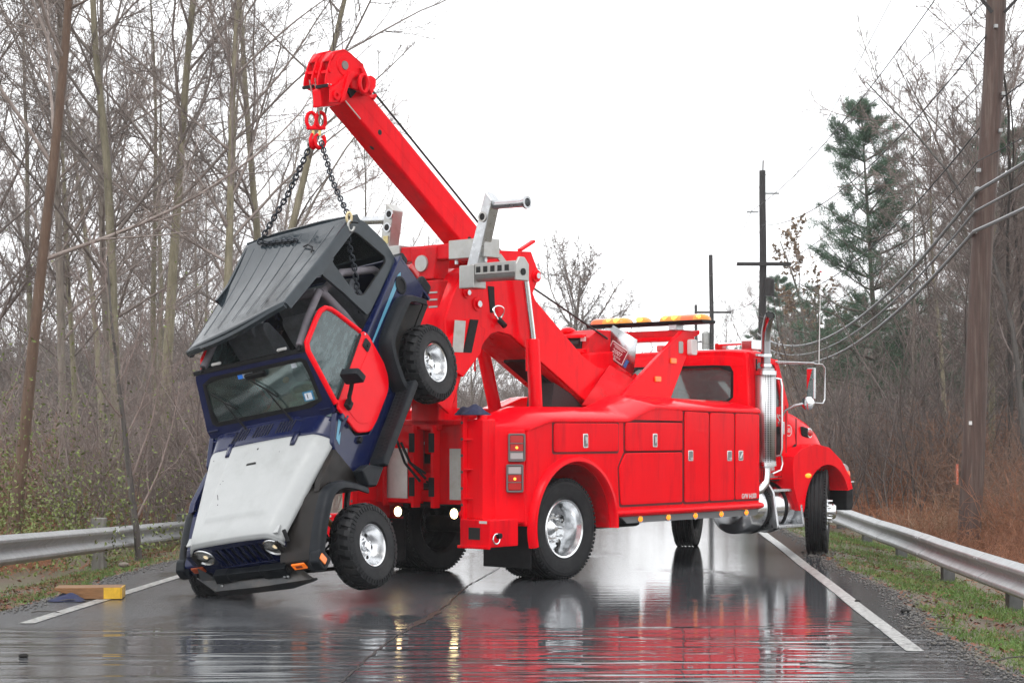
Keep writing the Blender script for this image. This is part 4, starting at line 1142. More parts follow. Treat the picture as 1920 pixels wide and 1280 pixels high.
# --- side bodies: outline with wheel opening; the far one is a mirror copy
def arch(cx, cz, r, a0, a1, n=18): return [(cx + r*math.cos(R(a0+(a1-a0)*k/n)), cz + r*math.sin(R(a0+(a1-a0)*k/n))) for k in range(n+1)]
def side_body(s):
    top = [(3.66,1.775),(1.52,1.80),(1.42,1.785),(1.10,1.68),(1.0,1.66),(-.30,1.655),(-.42,1.63),(-.66,1.565)]
    ar = arch(.06, .555, .66, 178, 2)
    outline = [(3.66,.66)] + top[0:] + [(-.72,.56)] + [p for p in ar] + [(.76,.66)]
    outline = [(3.66,.66),(3.66,1.775),(1.52,1.80),(1.42,1.785),(1.10,1.68),(1.0,1.66),(-.30,1.655),(-.42,1.63),(-.68,1.565),(-.71,.575)] + ar[0:] + [(.80,.66)]
    body = MB().prism(outline, 1, s*1.215, s*1.05).build('side_body', M['red'], T, .022, 3)
    # rear quarter, cut back at an angle towards the tail, carries the lamps
    tail = MB()
    zl, zh = .60, 1.565
    ring = lambda z, dz=0: [(-.70,s*1.212,z),(-.95,s*.985,z+dz),(-.95,s*.78,z+dz),(-.60,s*.78,z)]
    tail.loft([ring(zl,.0), ring(1.0), ring(zh,.012)])
    tail.build('tail_corner', M['red'], body, .03, 3)
    MB().prism([(-.66,1.57),(-.42,1.635),(-.3,1.66),(1.0,1.665),(1.1,1.685),(1.42,1.79),(1.52,1.805),(3.66,1.78),(3.66,1.70),(-.66,1.5)], 1, s*1.052, s*1.045).build('inner_face', M['red'], body)
    # lid: slopes up and inward from the outer edge
    e = [(-.93,1.568),(-.66,1.575),(-.42,1.64),(-.30,1.665),(1.0,1.67),(1.10,1.69),(1.42,1.795),(1.52,1.81),(3.66,1.785)]
    inn = [(-.93,1.64),(-.70,1.70),(-.42,1.775),(-.30,1.80),(.95,1.80),(1.1,1.83),(1.42,1.93),(1.55,1.945),(3.66,1.90)]
    rings = []
    for k, ((x, z), (x2, z2)) in enumerate(zip(e, inn)):
        yo = 1.235 if x > -.6 else (1.225 if x > -.9 else 1.0)
        rings.append([(x, s*yo, z-.035), (x, s*yo, z+.0), (x, s*(yo-.035), z+.030), (x2, s*.80, z2), (x2, s*.62, z2), (x2, s*.62, z-.04)])
    MB().loft(rings).build('body_lid', M['red'], body, .012, 2, ang=40)
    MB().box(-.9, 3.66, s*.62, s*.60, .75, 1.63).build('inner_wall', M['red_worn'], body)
    # fender lip round the wheel, and the rounded skirt below the doors
    lip = []
    for k in range(31):
        a = R(196 - 200*k/30); r0, r1 = .655, .735
        c = math.cos(a); q = math.sin(a)
        zc = .555
        f = lambda r, y: (.06 + r*c, s*y, zc + r*q)
        lip.append([f(r0,1.15), f(r0,1.262), f(r0+.02,1.285), f(r1-.025,1.28), f(r1,1.235), f(r1,1.20)])
    MB().loft(lip).build('wheel_arch_flare', M['red'], body, ang=50)
    ins = []
    for k in range(25):
        a = R(184 - 188*k/24); ins.append([(.06+.652*math.cos(a), s*y, .555+.652*math.sin(a)) for y in (1.2,.62)] + [(.06+.640*math.cos(a), s*y, .555+.640*math.sin(a)) for y in (.62,1.2)])
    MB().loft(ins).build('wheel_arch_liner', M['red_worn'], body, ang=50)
    sk = []
    for x, dz in ((.74,0),(.80,0),(3.68,0),(3.74,0)):
        g = 1 if .75 < x < 3.7 else .8
        sk.append([(x, s*(1.17+.075*g*math.sin(R(t))), .655 + .045*g*math.cos(R(t))) for t in range(-30, 211, 24)] + [(x, s*1.12, .62), (x, s*1.12, .69)])
    MB().loft(sk).build('body_skirt', M['red'], body, ang=50)
    MB().prism([(.92,.635),(1.06,.54),(3.66,.54),(3.72,.63)], 1, s*1.17, s*1.145).build('light_rail', mat('grey_painted_rail', (.16,.165,.17), .45), body)
    for k in range(5):
        x = 1.30 + k*.532
        b = MB().sphere((x, s*1.175, .578), .036, 14, (1.25,.55,.8)).build('marker_lamp', M['amber_lit'], body)
        MB().sphere((x+.004, s*1.193, .578), .015, 10, (1,.5,1)).build('bulb', M['marker_lit'], b) if False else None
        MB().lathe([(.034,0),(.044,0),(.044,.012),(.034,.012)], (x, s*1.168, .578), (0,s,0), 16, True).build('lamp_ring', M['chrome'], body)
    # compartment doors, proud of the body by a few millimetres
    doors = [([(-.27,1.325),(.83,1.325),(.83,1.625),(-.27,1.625)], 'h', .25, 1.44), ([(.96,1.325),(2.03,1.325),(2.03,1.635),(.96,1.635)], 'h', 1.50, 1.44),
             ([(2.08,.74),(2.56,.74),(2.56,1.755),(2.08,1.765)], 'v', 2.19, 1.265), ([(2.59,.74),(3.09,.74),(3.09,1.75),(2.59,1.755)], 'v', 2.985, 1.255), ([(3.12,.74),(3.63,.74),(3.63,1.745),(3.12,1.75)], 'v', 3.225, 1.255),
             ([(1.07,1.665),(2.03,1.655),(2.03,1.775),(1.50,1.785),(1.40,1.77)], 'n', 0, 0), ([(.88,.745),(2.03,.745),(2.03,1.305),(.96,1.305),(.85,1.15)], 'n', 0, 0)]
    seam = MB()
    for pts, kind, hx, hz in doors:
        rp = round_poly(pts, .03, 3)
        cx = sum(p[0] for p in rp)/len(rp); cz = sum(p[1] for p in rp)/len(rp)
        big = [(cx + (p[0]-cx)*(1+.022/max(.2, abs(pts[1][0]-pts[0][0])/2)), cz + (p[1]-cz)*(1+.022/max(.06, abs(pts[2][1]-pts[1][1])/2))) for p in rp]
        seam.prism(big, 1, s*1.2135, s*1.2165)
        MB().prism(rp, 1, s*1.212, s*1.232).build('compartment_door', M['red'], body, .008, 2)
        if kind != 'n':
            w, hgt = (.042, .075) if kind == 'h' else (.048, .060)
            MB().prism(rrect(hx-w, hx+w, hz-hgt, hz+hgt, .012), 1, s*1.230, s*1.236).build('latch_plate', M['chrome'], body, .003)
            MB().prism(rrect(hx-w+.012, hx+w-.012, hz-hgt+.012, hz+hgt-.012, .012), 1, s*1.2355, s*1.2375).build('latch_recess', mat('dull_latch_recess', (.22,.22,.22), .35, .9), body)
            if kind == 'h': MB().prism(rrect(hx-.018, hx+.018, hz-.03, hz+.04, .006), 1, s*1.237, s*1.248).build('latch_lever', M['alu'], body, .003)
            else: MB().obox((hx-.025, s*1.242, hz-.035), (hx+.025, s*1.242, hz+.035 if hx > 3.1 else hz-.03), .014, .018).build('latch_lever', M['alu'], body, .003)
    seam.build('door_seam', mat('door_seam_shadow_gap', (.10,.004,.006), .6), body)
    return body
right = side_body(-1)
left = side_body(1)
text('GVW 64,000', .082, (3.40, -1.2345, .775), RS, M['white_decal'], right, sx=.72)

# tail lamps on the angled corner
def corner_frame(s):
    """matrix whose x runs along the angled panel (outwards-forward), y up, z out of the panel"""
    a = Vector((-.95, s*.985, 0)); b = Vector((-.70, s*1.212, 0))
    ex = (b-a).normalized(); ez = Vector((0,0,1)); n = Vector((ex.y, -ex.x, 0))*(-1 if s > 0 else 1)
    if n.dot(Vector((-1, s, 0))) < 0: n = -n
    m = Matrix(((ex.x, ez.x, n.x, 0), (ex.y, ez.y, n.y, 0), (ex.z, ez.z, n.z, 0), (0,0,0,1)))
    m.translation = (a+b)/2
    return m
for s in (-1, 1):
    F = corner_frame(s)
    for zc, order in ((1.375, 'rrw'), (1.065, 'wrr')):
        lamp = empty('tail_lamp', (0,0,0), 0, T); lamp.matrix_local = F @ Matrix.Translation((.065 if zc > 1.2 else .045, zc, .012))
        v, f = holed(rrect(-.088,.088,-.142,.142,.015), rrect(-.070,.070,-.124,.124,.012), lambda x, z, d: (x, z, d), .035)
        MB().add(v, f).build('lamp_guard', M['guard'], lamp, .004)
        for k, ch in enumerate(order):
            z1 = .122 - k*.082
            MB().box(-.069, .069, z1-.078, z1, 0, .026 + .004*(ch == 'r')).build('lens', M['lens_red'] if ch == 'r' else M['lens_white'], lamp, .008, 3)
            if k: MB().box(-.07, .07, z1-.002, z1+.007, .01, .036).build('guard_bar', M['guard'], lamp, .003)
        zb = -.0 + (.0 if order == 'rrw' else -.005)
        MB().sphere((0, zb, .031), .014, 10, (1,1,.4)).build('bulb', M['marker_lit'], lamp)

# --- tail: stabiliser legs, tow boxes, reflector panels, lamps, mud flaps
def tail_leg(s):
    leg = MB().box(-1.13, -.93, min(s*.79,s*1.0), max(s*.79,s*1.0), .66, 1.66).build('stabiliser_leg', M['red'], T, .012)
    MB().box(-1.20, -1.13, s*.765, s*.80, .62, 1.70).build('flange_plate', M['red'], leg, .006)
    for k in range(6):
        z = .80 + k*.165
        MB().cyl((-1.203, s*.783, z), (-1.19, s*.783, z), .016, 12).build('pin_hole', M['bare_hole'], leg)
    for z in (.86, 1.15, 1.45): MB().prism([(-1.20,s*.80),(-1.13,s*.87),(-1.13,s*.80)], 2, z, z+.014).build('gusset', M['red'], leg)
    MB().cyl((-1.03, s*.90, 1.64), (-1.03, s*.90, 1.70), .05, 14).build('leg_cap', M['red'], leg, .008)
    v = MB().box(-1.12, -.90, s*.80, s*1.0, .42, .68).build('tow_socket', M['red'], leg, .01)
    base = MB().box(-1.24, -.80, s*.79, s*1.19, .385, .66)
    base.build('tow_box', M['red'], leg, .012)
    MB().box(-1.244, -1.2, s*.91, s*1.06, .46, .58).build('socket_opening', M['black_hole'], leg)
    MB().box(-1.27, -1.24, s*.78, s*1.20, .37, .40).build('box_lip', M['red'], leg, .006)
    MB().box(-1.242, -1.23, s*1.05, s*1.15, .622, .648).build('warning_sticker', M['white_decal'], leg)
    MB().tube([(-1.12, s*1.18, .50), (-1.12, s*1.23, .50)], .028, 12).build('pin_end', M['black'], leg)
    ring = [(-1.16 + .05*math.cos(t), s*(1.205), .47 + .05*math.sin(t)) for t in np.linspace(0, 6.28, 20)]
    MB().tube(ring, .009, 6).build('pull_ring', M['chrome'], leg)
    MB().cyl((-1.16, s*.78, .70), (-1.16, s*.75, .70), .05, 16).build('pivot_boss', M['red_worn'], leg)
    # inner panel with its grey reflective sheet
    pn = MB().prism([(-.84, .78), (-.84, 1.66), (-.78, 1.66), (-.78, .78)], 1, s*.13, s*.78).build('tail_panel', M['red'], T, .01)
    MB().box(-.852, -.841, min(s*.30,s*.62), max(s*.30,s*.62), .83, 1.36).build('reflective_sheet', M['silver'], pn, .002)
    MB().box(-1.13, -.80, s*.76, s*.785, .80, 1.66).build('side_plate', M['red'], pn, .006)
    MB().box(-.95, -.84, min(s*.12,s*.16), max(s*.12,s*.16), .74, 1.60).build('guide_rail', M['red'], pn, .008)
    for z in (.86, 1.32): MB().box(-.958, -.951, min(s*.10,s*.18), max(s*.10,s*.18), z, z+.20).build('wear_pad', M['black'], pn, .006)
    lampm = MB().lathe([(0,-.06),(.05,-.055),(.062,-.02),(.062,.012),(.052,.016)], (-.875, s*.40, .69), (-1,0,0), 24).build('work_lamp', M['black'], T)
    MB().lathe([(.054,.0),(.05,.02),(.03,.028),(0,.030)], (-.875, s*.40, .69), (-1,0,0), 24).build('lamp_lens', M['lamp_lit'], lampm)
    MB().box(-.62, -.60, s*.56, s*1.20, .14, .60).build('mud_flap', M['black'], T, .01)
    for y in (.74, .98): MB().sphere((-.625, s*y, .56), .014, 8).build('flap_bolt', M['alu'], T)
    return leg
tail_leg(-1); tail_leg(1)
MB().box(-.82, -.74, -.36, .36, .80, .92).build('tail_crossmember', M['red'], T, .01)
MB().box(-.76, -.73, -.60, .60, 1.10, 1.62).build('tail_bulkhead', M['red_worn'], T)
MB().box(-.90, -.86, -.60, .60, 1.60, 1.66).build('bulkhead_rail', M['red'], T, .01)
MB().box(-.772, -.76, -.13, .13, 1.20, 1.40).build('dark_recess', M['black_hole'], T)
MB().box(-.776, -.76, -.13, .13, 1.40, 1.43).build('recess_trim', M['alu'], T)
MB().prism([(-.32,.98),(-.1,1.12),(.1,1.12),(.32,.98),(.40,1.35),(.40,1.4),(-.40,1.4),(-.40,1.35)], 0, -.98, -.95).build('tail_vee', M['red_worn'], T) if False else None
for a, b in (((-1.0,.25,1.42),(-1.02,-.12,1.05)), ((-1.0,.22,1.36),(-1.0,-.10,1.10)), ((-1.02,.29,1.44),(-1.03,-.05,1.02))):
    MB().tube([a, (a[0]-.03, (a[1]+b[1])/2+.03, (a[2]+b[2])/2-.02), b], .014, 8).build('hydraulic_hose', M['black'], T)
for z, m_ in ((1.50,'white_decal'),(1.38,'alu')):
    MB().cyl((-1.16,.64,z),(-1.16,.56,z),.026,12).cyl((-1.16,.56,z),(-1.16,.46,z),.016,10).build('air_coupling', M[m_], T)
    MB().sphere((-1.16,.66,z),.03,10).build('coupling_cap', M[m_], T)

# --- boom mast: two side plates and a web between them
def mast_plate(y0, y1):
    out = [(.47,3.50),(-.15,3.47),(-.20,3.40),(-.54,3.27),(-.66,3.19),(-.80,2.95),(-.92,2.69),(-.90,2.47),(-1.02,2.20),(-1.04,1.83),(-.86,1.72),(-.80,1.84),(-.68,2.12),(-.52,2.24),(-.30,2.50),(-.20,2.58),(-.08,2.605),(.12,2.58),(.52,2.37),(1.52,1.84),(1.80,1.80),(2.36,2.22),(1.66,2.27),(1.37,2.40),(.55,2.97),(.50,3.05),(.62,3.25)]
    return MB().prism(out, 1, y0, y1)
mast_plate(-.31, -.27).build('mast_plate', M['red'], T, .006)
mast_plate(.27, .31).build('mast_plate', M['red'], T, .006)
def web(pts, y=.27, t=.03, m='red', name='mast_web'):
    mb = MB()
    for (x0, z0), (x1, z1) in zip(pts[:-1], pts[1:]):
        mb.add(*[lambda: None, None][0:0] or ([(x0,-y,z0),(x1,-y,z1),(x1,y,z1),(x0,y,z0)], [(0,1,2,3)]))
    return mb.build(name, M[m], T, solid=t)
web([(.47,3.49),(-.13,3.46)]); web([(.46,3.47),(.60,3.25),(.49,3.05),(.54,2.98),(1.37,2.41),(1.66,2.28),(2.34,2.225)])
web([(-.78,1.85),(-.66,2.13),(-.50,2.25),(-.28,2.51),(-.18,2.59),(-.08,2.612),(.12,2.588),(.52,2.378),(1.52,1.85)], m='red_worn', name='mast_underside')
web([(-.56,3.26),(-.68,3.18),(-.93,2.69),(-.91,2.47),(-1.03,2.20),(-1.05,1.83)])
MB().obox((.54,-.01,2.33),(1.5,-.01,1.83),.30,.05).build('underside_channel', M['dark'], T)
# raised box, bosses, pads and pins on the mast's right face
box = MB().prism([(-.34,2.62),(-.60,2.72),(-.97,2.46),(-.98,2.22),(-.70,2.10),(-.42,2.36)], 1, -.36, -.311).build('mast_side_box', M['red'], T, .015)
MB().prism([(-.60,2.90),(-.47,2.90),(-.58,2.55),(-.71,2.55)], 1, -.368, -.361).build('wear_strip', M['black'], T).location = (.0, -.0, -.19)
MB().prism([(-.26,3.08),(-.16,3.08),(-.14,2.80),(-.22,2.80)], 1, -.318, -.311).build('hose_strap', M['black'], T)
pr_ = [(-.12+.075*math.cos(t), -.345-.02*math.sin(t*2), 2.80+.075*math.sin(t)) for t in np.linspace(0, 6.28, 24)]
MB().tube(pr_, .012, 8).build('pull_ring', M['chrome'], T)
MB().cyl((-.08,-.31,2.74),(-.08,-.40,2.66),.03,12).build('spring_pin', M['black'], T)
for x, z, r in ((-.43,2.88,.075),(.545,3.24,.07),(-.60,2.99,.06)):
    MB().lathe([(0,-.045),(r*.55,-.045),(r*.6,-.02),(r,-.02),(r,0)], (x, -.311, z), (0,1,0), 24).build('pivot_boss', M['red'], T)
    MB().cyl((x,-.357,z),(x,-.340,z),r*.45,18).build('pin_head', M['alu'], T)
MB().box(.05,.28,-.316,-.311,3.30,3.33).build('handle_plate', M['red'], T)
MB().prism([(-.12,3.40),(.02,3.30),(.05,3.36),(-.05,3.44)], 1, -.318, -.3115).build('warning_sticker', M['silver'], T)
MB().obox((.28,-.30,3.50),(.52,-.30,3.62),.05,.03).build('guide_bracket', M['red'], T)
MB().prism([(-.86,2.63),(-.69,2.63),(-.73,2.30),(-.90,2.30)], 1, -.366, -.361).build('warning_placard', M['silver'], T).location = (.02,.0,.06)
# triangular foot panels behind the mast foot
MB().add([(1.55,-.33,1.84),(2.36,-.33,2.22),(2.50,-.60,1.90)], [(0,1,2)]).build('foot_gusset', M['red'], T, solid=.02)
MB().add([(1.36,-.32,1.84),(1.86,-.34,2.30),(2.55,-.62,1.93),(1.95,-.62,1.80)], [(0,1,2),(0,2,3)]).build('foot_gusset', M['red_worn'], T, solid=.02)
MB().box(1.0,3.3,-.60,.60,1.66,1.80).build('mast_base', M['red_worn'], T, .02)
MB().prism([(.88,1.78),(1.5,1.78),(1.22,1.97),(.93,2.08)], 1, -.26, .10).build('mesh_guard', mat('dark_mesh_guard', (.022,.012,.013), .6, var=.5, vscale=60), T)
# --- boom: box section with its seam, holes and end fittings
BD = Vector((-2.2+.5, 0, 4.775-3.55)).normalized(); BU = Vector((-BD.z, 0, BD.x)); BU = -BU if BU.z < 0 else BU
B0 = Vector((-.10, 0, 3.33)); LB_ = 2.62
def bp(t, y, n): return B0 + BD*t + BU*n + Vector((0, y, 0))
def boom_box(t0, t1, n0, n1, y): 
    mb = MB()
    return mb.add([bp(t0,-y,n0),bp(t1,-y,n0),bp(t1,y,n0),bp(t0,y,n0),bp(t0,-y,n1),bp(t1,-y,n1),bp(t1,y,n1),bp(t0,y,n1)], [(3,2,1,0),(4,5,6,7),(0,1,5,4),(1,2,6,5),(2,3,7,6),(3,0,4,7)])
boom = boom_box(-.55, LB_, -.055, .265, .132).build('boom', M['red'], T, .03, 3)
boom_box(.2, LB_-.05, .10, .108, .1335).build('boom_weld_seam', M['red'], boom)
holes = MB()
for t, n in ((2.02,.045),(.35,.06)): holes.add(*[[bp(t+.028*math.cos(a), -.1335, n+.028*math.sin(a)) for a in np.linspace(0,6.2,16)], [tuple(range(16))]])
holes.add([bp(1.92+.03*math.cos(a), .0+.022*math.sin(a), -.0565) for a in np.linspace(0,6.2,16)], [tuple(range(16))])
holes.build('boom_hole', M['black_hole'], boom)
boom_box(LB_-.32, LB_-.06, -.04, -.03, .134).build('rub_mark', M['silver'], boom)
# boom tip: collar, two tall sheave housings, pins, ears
tip = empty('boom_tip', (0,0,0), 0, T)
boom_box(LB_-.02, LB_+.05, -.070, .270, .145).build('tip_collar', M['red'], tip, .012)
MB().prism([(-2.30,4.735),(-2.54,4.69),(-2.555,4.86),(-2.40,4.95),(-2.10,5.00),(-1.98,4.95)], 1, -.145, -.03).build('tip_block', M['red'], tip, .012)
boom_box(LB_-.34, LB_-.31, .24, .30, .16).build('tip_flange', M['red'], tip, .008)
def sheave_house(y0, y1, dx, dz):
    prof = [(-2.24,4.98),(-2.45,4.86),(-2.57,4.885),(-2.565,4.96),(-2.50,5.14),(-2.43,5.235),(-2.32,5.275),(-2.24,5.255),(-2.05,5.165),(-2.03,5.09)]
    prof = [(x+dx, z+dz) for x, z in prof]
    h = MB().prism(round_poly(prof, .03, 3), 1, y0, y0+.020).build('sheave_cheek', M['red'], tip, .005)
    h = MB().prism(round_poly(prof, .03, 3), 1, y1-.020, y1).build('sheave_cheek', M['red'], tip, .005)
    mb = MB()
    for (x0, z0), (x1, z1) in zip(prof[4:9], prof[5:10]):
        mb.add([(x0,y0,z0),(x1,y0,z1),(x1,y1,z1),(x0,y1,z0)], [(0,1,2,3)])
    mb.build('housing_cover', M['red'], tip, solid=.016)
    cx, cz = -2.315+dx, 5.115+dz
    MB().lathe([(.04,y0+.024),(.15,y0+.024),(.155,y0+.032),(.125,(y0+y1)/2),(.155,y1-.032),(.15,y1-.024),(.04,y1-.024)], (cx,0,cz), (0,1,0), 36).build('sheave', M['red_worn'], tip)
    MB().lathe([(0,-.016),(.042,-.016),(.046,0)], (cx,y0,cz), (0,1,0), 24).build('sheave_pin', mat('worn_grey_pin', (.20,.17,.16), .45, .6), tip)
    MB().lathe([(.046,-.010),(.10,-.010),(.105,0)], (cx,y0,cz), (0,1,0), 28).build('pin_boss', M['red'], tip)
    for x, z in ((-2.54,4.90),(-2.50,4.90),(-2.45,4.89)): MB().sphere((x+dx, y0-.003, z+dz), .009, 8).build('housing_bolt', M['alu'], tip)
    MB().obox((-2.515+dx, y0-.02, 5.03+dz), (-2.515+dx, y1+.02, 5.03+dz), .02, .03).build('keeper_bar', M['red'], tip, .004)
    MB().obox((-2.555+dx, y0-.01, 4.885+dz), (-2.555+dx, y1+.01, 4.885+dz), .03, .03).build('rope_guard', M['black'], tip, .004)
sheave_house(-.235, -.105, .0, .0)
sheave_house(.075, .20, .11, .045)
MB().prism([(-2.53,4.72),(-2.38,4.735),(-2.19,5.06),(-2.27,5.07),(-2.42,4.93),(-2.53,4.86)], 1, -.268, -.238).build('ear_plate', M['red'], tip, .008)
MB().prism([(-2.31,5.03),(-2.25,5.06),(-2.36,4.76),(-2.42,4.74)], 1, -.29, -.268).build('ear_rib', M['red'], tip, .006)
MB().lathe([(.020,-.02),(.048,-.02),(.048,.03),(.020,.03)], (-2.46,-.268,4.80), (0,1,0), 20, True).build('shackle_eye', M['red'], tip)
MB().prism([(-2.24,5.0),(-2.08,5.09),(-1.98,4.98),(-2.02,4.90),(-2.18,4.92)], 1, -.20, -.165).build('guide_plate', M['red'], tip, .01)
MB().prism([(-2.12,5.12),(-2.07,5.13),(-1.93,4.92),(-1.97,4.87)], 1, -.27, .14).build('cross_plate', M['red'], tip, .008)
MB().tube([(-2.08+.055*math.cos(t), -.265, 4.965+.085*math.sin(t)) for t in np.linspace(0, 6.28, 24)], .022, 10).build('tow_shackle', M['red'], tip)
MB().prism(round_poly([(-2.06,4.86),(-1.98,4.86),(-1.88,4.96),(-1.87,5.05),(-1.96,5.08),(-2.0,5.0)], .03, 3), 1, -.24, -.21).build('roller_guard', M['red'], tip, .006)
MB().cyl((-1.95,-.20,4.96),(-1.95,.1,4.96),.06,20).build('cable_roller', M['red'], tip)
MB().prism([(-2.20,4.90),(-2.13,4.97),(-2.08,4.90),(-2.15,4.83)], 1, -.168, -.146).build('black_pad', M['black'], tip)
# wire rope along the boom and down to the winch
rope_top = [bp(LB_-.1, -.02, .36), bp(1.4, -.03, .33), bp(.2, -.03, .30), (.50,-.05,3.40), (1.2,-.10,3.02-.1), (2.15,-.12,2.52)]
MB().tube([(-2.2,-.16,5.24),(-1.95,-.14,5.04),(-.52,-.12,4.02),(.60,-.12,3.18),(2.10,-.12,2.62)], .0115, 8).build('winch_cable', M['cable'], T)
# --- lifting cylinders
def cyl(y, x0, z0, x1, z1, x2, z2):
    c = MB().lathe([(0,0),(.075,0),(.075,(Vector((x1-x0,0,z1-z0))).length-.02),(.062,(Vector((x1-x0,0,z1-z0))).length),(0,(Vector((x1-x0,0,z1-z0))).length)], (x0,y,z0), (x1-x0,0,z1-z0), 24).build('lift_cylinder', M['red'], T)
    MB().cyl((x1,y,z1),(x2,y,z2),.038,16).build('piston_rod', M['chrome'], c)
    MB().cyl((x1-.1,y,z1-.02),(x1-.1,y,z1-.35),.012,8).build('hydraulic_pipe', M['red'], c)
    MB().lathe([(0,-.06),(.06,-.06),(.06,.06),(0,.06)], (x2,y,z2), (0,1,0), 18).build('rod_eye', M['red'], c)
cyl(-.42, .42, 1.74, .36, 2.54, .22, 3.26)
cyl(.42, .73, 1.74, .47, 2.56, .22, 3.26)
# --- underlift stowed upright behind the mast: block, crossbar, receivers, L-arms, pegs
ul = empty('underlift', (0,0,0), 0, T)
MB().box(-.86,-.62,-.155,.165,2.60,3.12).build('underlift_column', M['red_worn'], ul, .015)
MB().box(-.90,-.60,-.19,.20,1.55,2.75).build('underlift_sleeve', M['red'], ul, .015)
MB().box(-.80,-.58,-.11,.11,1.30,1.60).build('underlift_foot', M['red'], ul, .02)
MB().prism([(.25,3.47),(-.13,3.47),(-.09,3.13),(.21,3.13)], 0, -.86, -.64).build('pivot_block', M['red_worn'], ul, .015)
MB().lathe([(0,-.02),(.085,-.02),(.09,0)], (-.86,.08,3.30), (1,0,0), 28).build('pivot_pin', M['silver'], ul)
for i in range(6):
    z = 2.98 - .075*i - (.14 if i > 2 else 0)
    MB().box(-.866,-.860,-.14,-.02,z,z+.018).build('height_mark', M['silver'], ul)
bar = MB().box(-.84,-.66,-.78,.70,3.33,3.49).build('crossbar', M['red_worn'], ul, .015)
def receiver(s, y0, y1, arm_lean, za, zb):
    rc = MB().box(-.87,-.63,min(y0,y1),max(y0,y1),3.315,3.515).build('receiver_sleeve', M['silver'], ul, .012)
    for y in (y0+.05*s, y1-.05*s):
        MB().cyl((-.80,y,3.315),(-.80,y,3.27),.018,10).build('set_bolt', M['alu'], rc)
    return rc
receiver(-1, -.30, -.80, 0, 0, 0)
receiver(1, .40, .74, 0, 0, 0)
# left L-arm (image left), standing up, with round holes and a peg pointing outward
armL = MB().prism([(.60,3.50),(.74,3.50),(.635,3.98),(.53,3.90)], 0, -.83, -.67).build('fork_arm', M['silver'], ul, .01)
for z in (3.86, 3.72): MB().lathe([(.0,-.004),(.036,-.004),(.036,-.014),(.052,-.014),(.052,0)], (-.83,.66-(z-3.5)*.22,z), (1,0,0), 22).build('arm_hole_rim', M['alu'], armL)
hol = MB()
for z in (3.86, 3.72): hol.cyl((-.8465,.66-(z-3.5)*.22,z),(-.84,.66-(z-3.5)*.22,z),.034,18)
hol.build('arm_hole', M['black_hole'], armL)
MB().box(-.838,-.832,.60,.67,3.55,3.63).build('yellow_label', mat('faded_yellow_label', (.55,.47,.22), .5, var=.2, vscale=30), armL)
MB().cyl((-.75,.64,3.81),(-.75,1.05,3.83),.043,18).build('fork_peg', M['alu'], ul)
# right L-arm
armR = MB().prism([(-.52,3.06),(-.67,3.03),(-.92,3.88),(-.83,3.98),(-.79,3.86)], 0, -.90, -.76).build('fork_arm', M['alu'], ul, .01)
MB().box(-.93,-.73,-.70,-.50,3.00,3.24).build('arm_socket', M['silver'], ul, .012)
hol = MB().cyl((-.906,-.80,3.72),(-.899,-.80,3.72),.036,18); hol.build('arm_hole', M['black_hole'], armR)
MB().lathe([(.036,0),(.054,0),(.054,-.012),(.036,-.012)], (-.90,-.80,3.72), (1,0,0), 22, True).build('arm_hole_rim', M['silver'], armR)
MB().lathe([(0,0),(.045,0),(.045,.44),(.066,.45),(.066,.475),(.044,.475),(.044,.40),(0,.40)], (-.83,-.86,3.84), (0,-1,-.02), 24).build('fork_peg', M['alu'], ul)
pg = MB().lathe([(0,0),(.075,0),(.075,.52),(.0,.52)], (-.83,-.70,3.14), (0,-1,-.01), 24).build('fork_peg', M['silver'], ul)
MB().box(-.915,-.76,-1.24,-.70,3.13,3.25).build('peg_ladder', M['silver'], ul, .008)
hol = MB()
for k in range(5): hol.box(-.918,-.914,-1.16+k*.095,-1.105+k*.095,3.155,3.215)
hol.build('ladder_hole', M['black_hole'], ul)
MB().prism([(-.93,3.05),(-.73,3.05),(-.73,3.22),(-.80,3.29),(-.88,3.29),(-.93,3.22)], 1, -1.275, -1.245).build('peg_end_plate', M['silver'], ul, .01)
MB().cyl((-.83,-1.285,3.14),(-.83,-1.275,3.14),.035,18).build('end_hole', M['black_hole'], ul)

# --- wings (pylons) and light bar
for s in (-1, 1):
    wg = MB().prism([(1.62,1.90),(2.62,1.90),(3.12,2.66),(3.24,2.70),(3.24,2.75),(2.86,2.72)], 1, s*.585, s*.645).build('wing_panel', M['red'], T, .012)
    MB().prism([(1.50,1.80),(2.9,1.80),(2.7,1.92),(1.60,1.92)], 1, s*.58, s*.70).build('wing_base', M['red'], wg, .01)
    for x, z in ((2.67,2.365),(2.36,2.145)):
        MB().prism(rrect(x-.058,x+.058,z-.032,z+.032,.012), 1, s*.646, s*.668).build('marker_lamp', M['amber'], wg, .008)
    MB().prism(rrect(2.96,3.08,2.44,2.63,.03), 1, s*.646, s*.72).build('work_lamp', M['white_decal'], wg, .012)
    MB().prism(rrect(2.79,2.88,2.46,2.60,.02), 1, s*.646, s*.652).build('decal', M['silver'], wg)
MB().box(2.95,3.22,-.585,.585,2.665,2.745).build('light_bar_beam', M['red_worn'], T, .012)
MB().prism([(2.95,2.62),(3.22,2.62),(3.22,2.67),(2.95,2.67)], 1, -.585, .585).build('beam_lower', M['red'], T, .01)
lb = empty('light_bar', (3.02,0,0), 0, T)
MB().prism(round_poly([(-.13,2.81),(.13,2.81),(.15,2.85),(-.15,2.85)], .01), 1, -.92, .80).build('light_bar_base', M['black'], lb, .008)
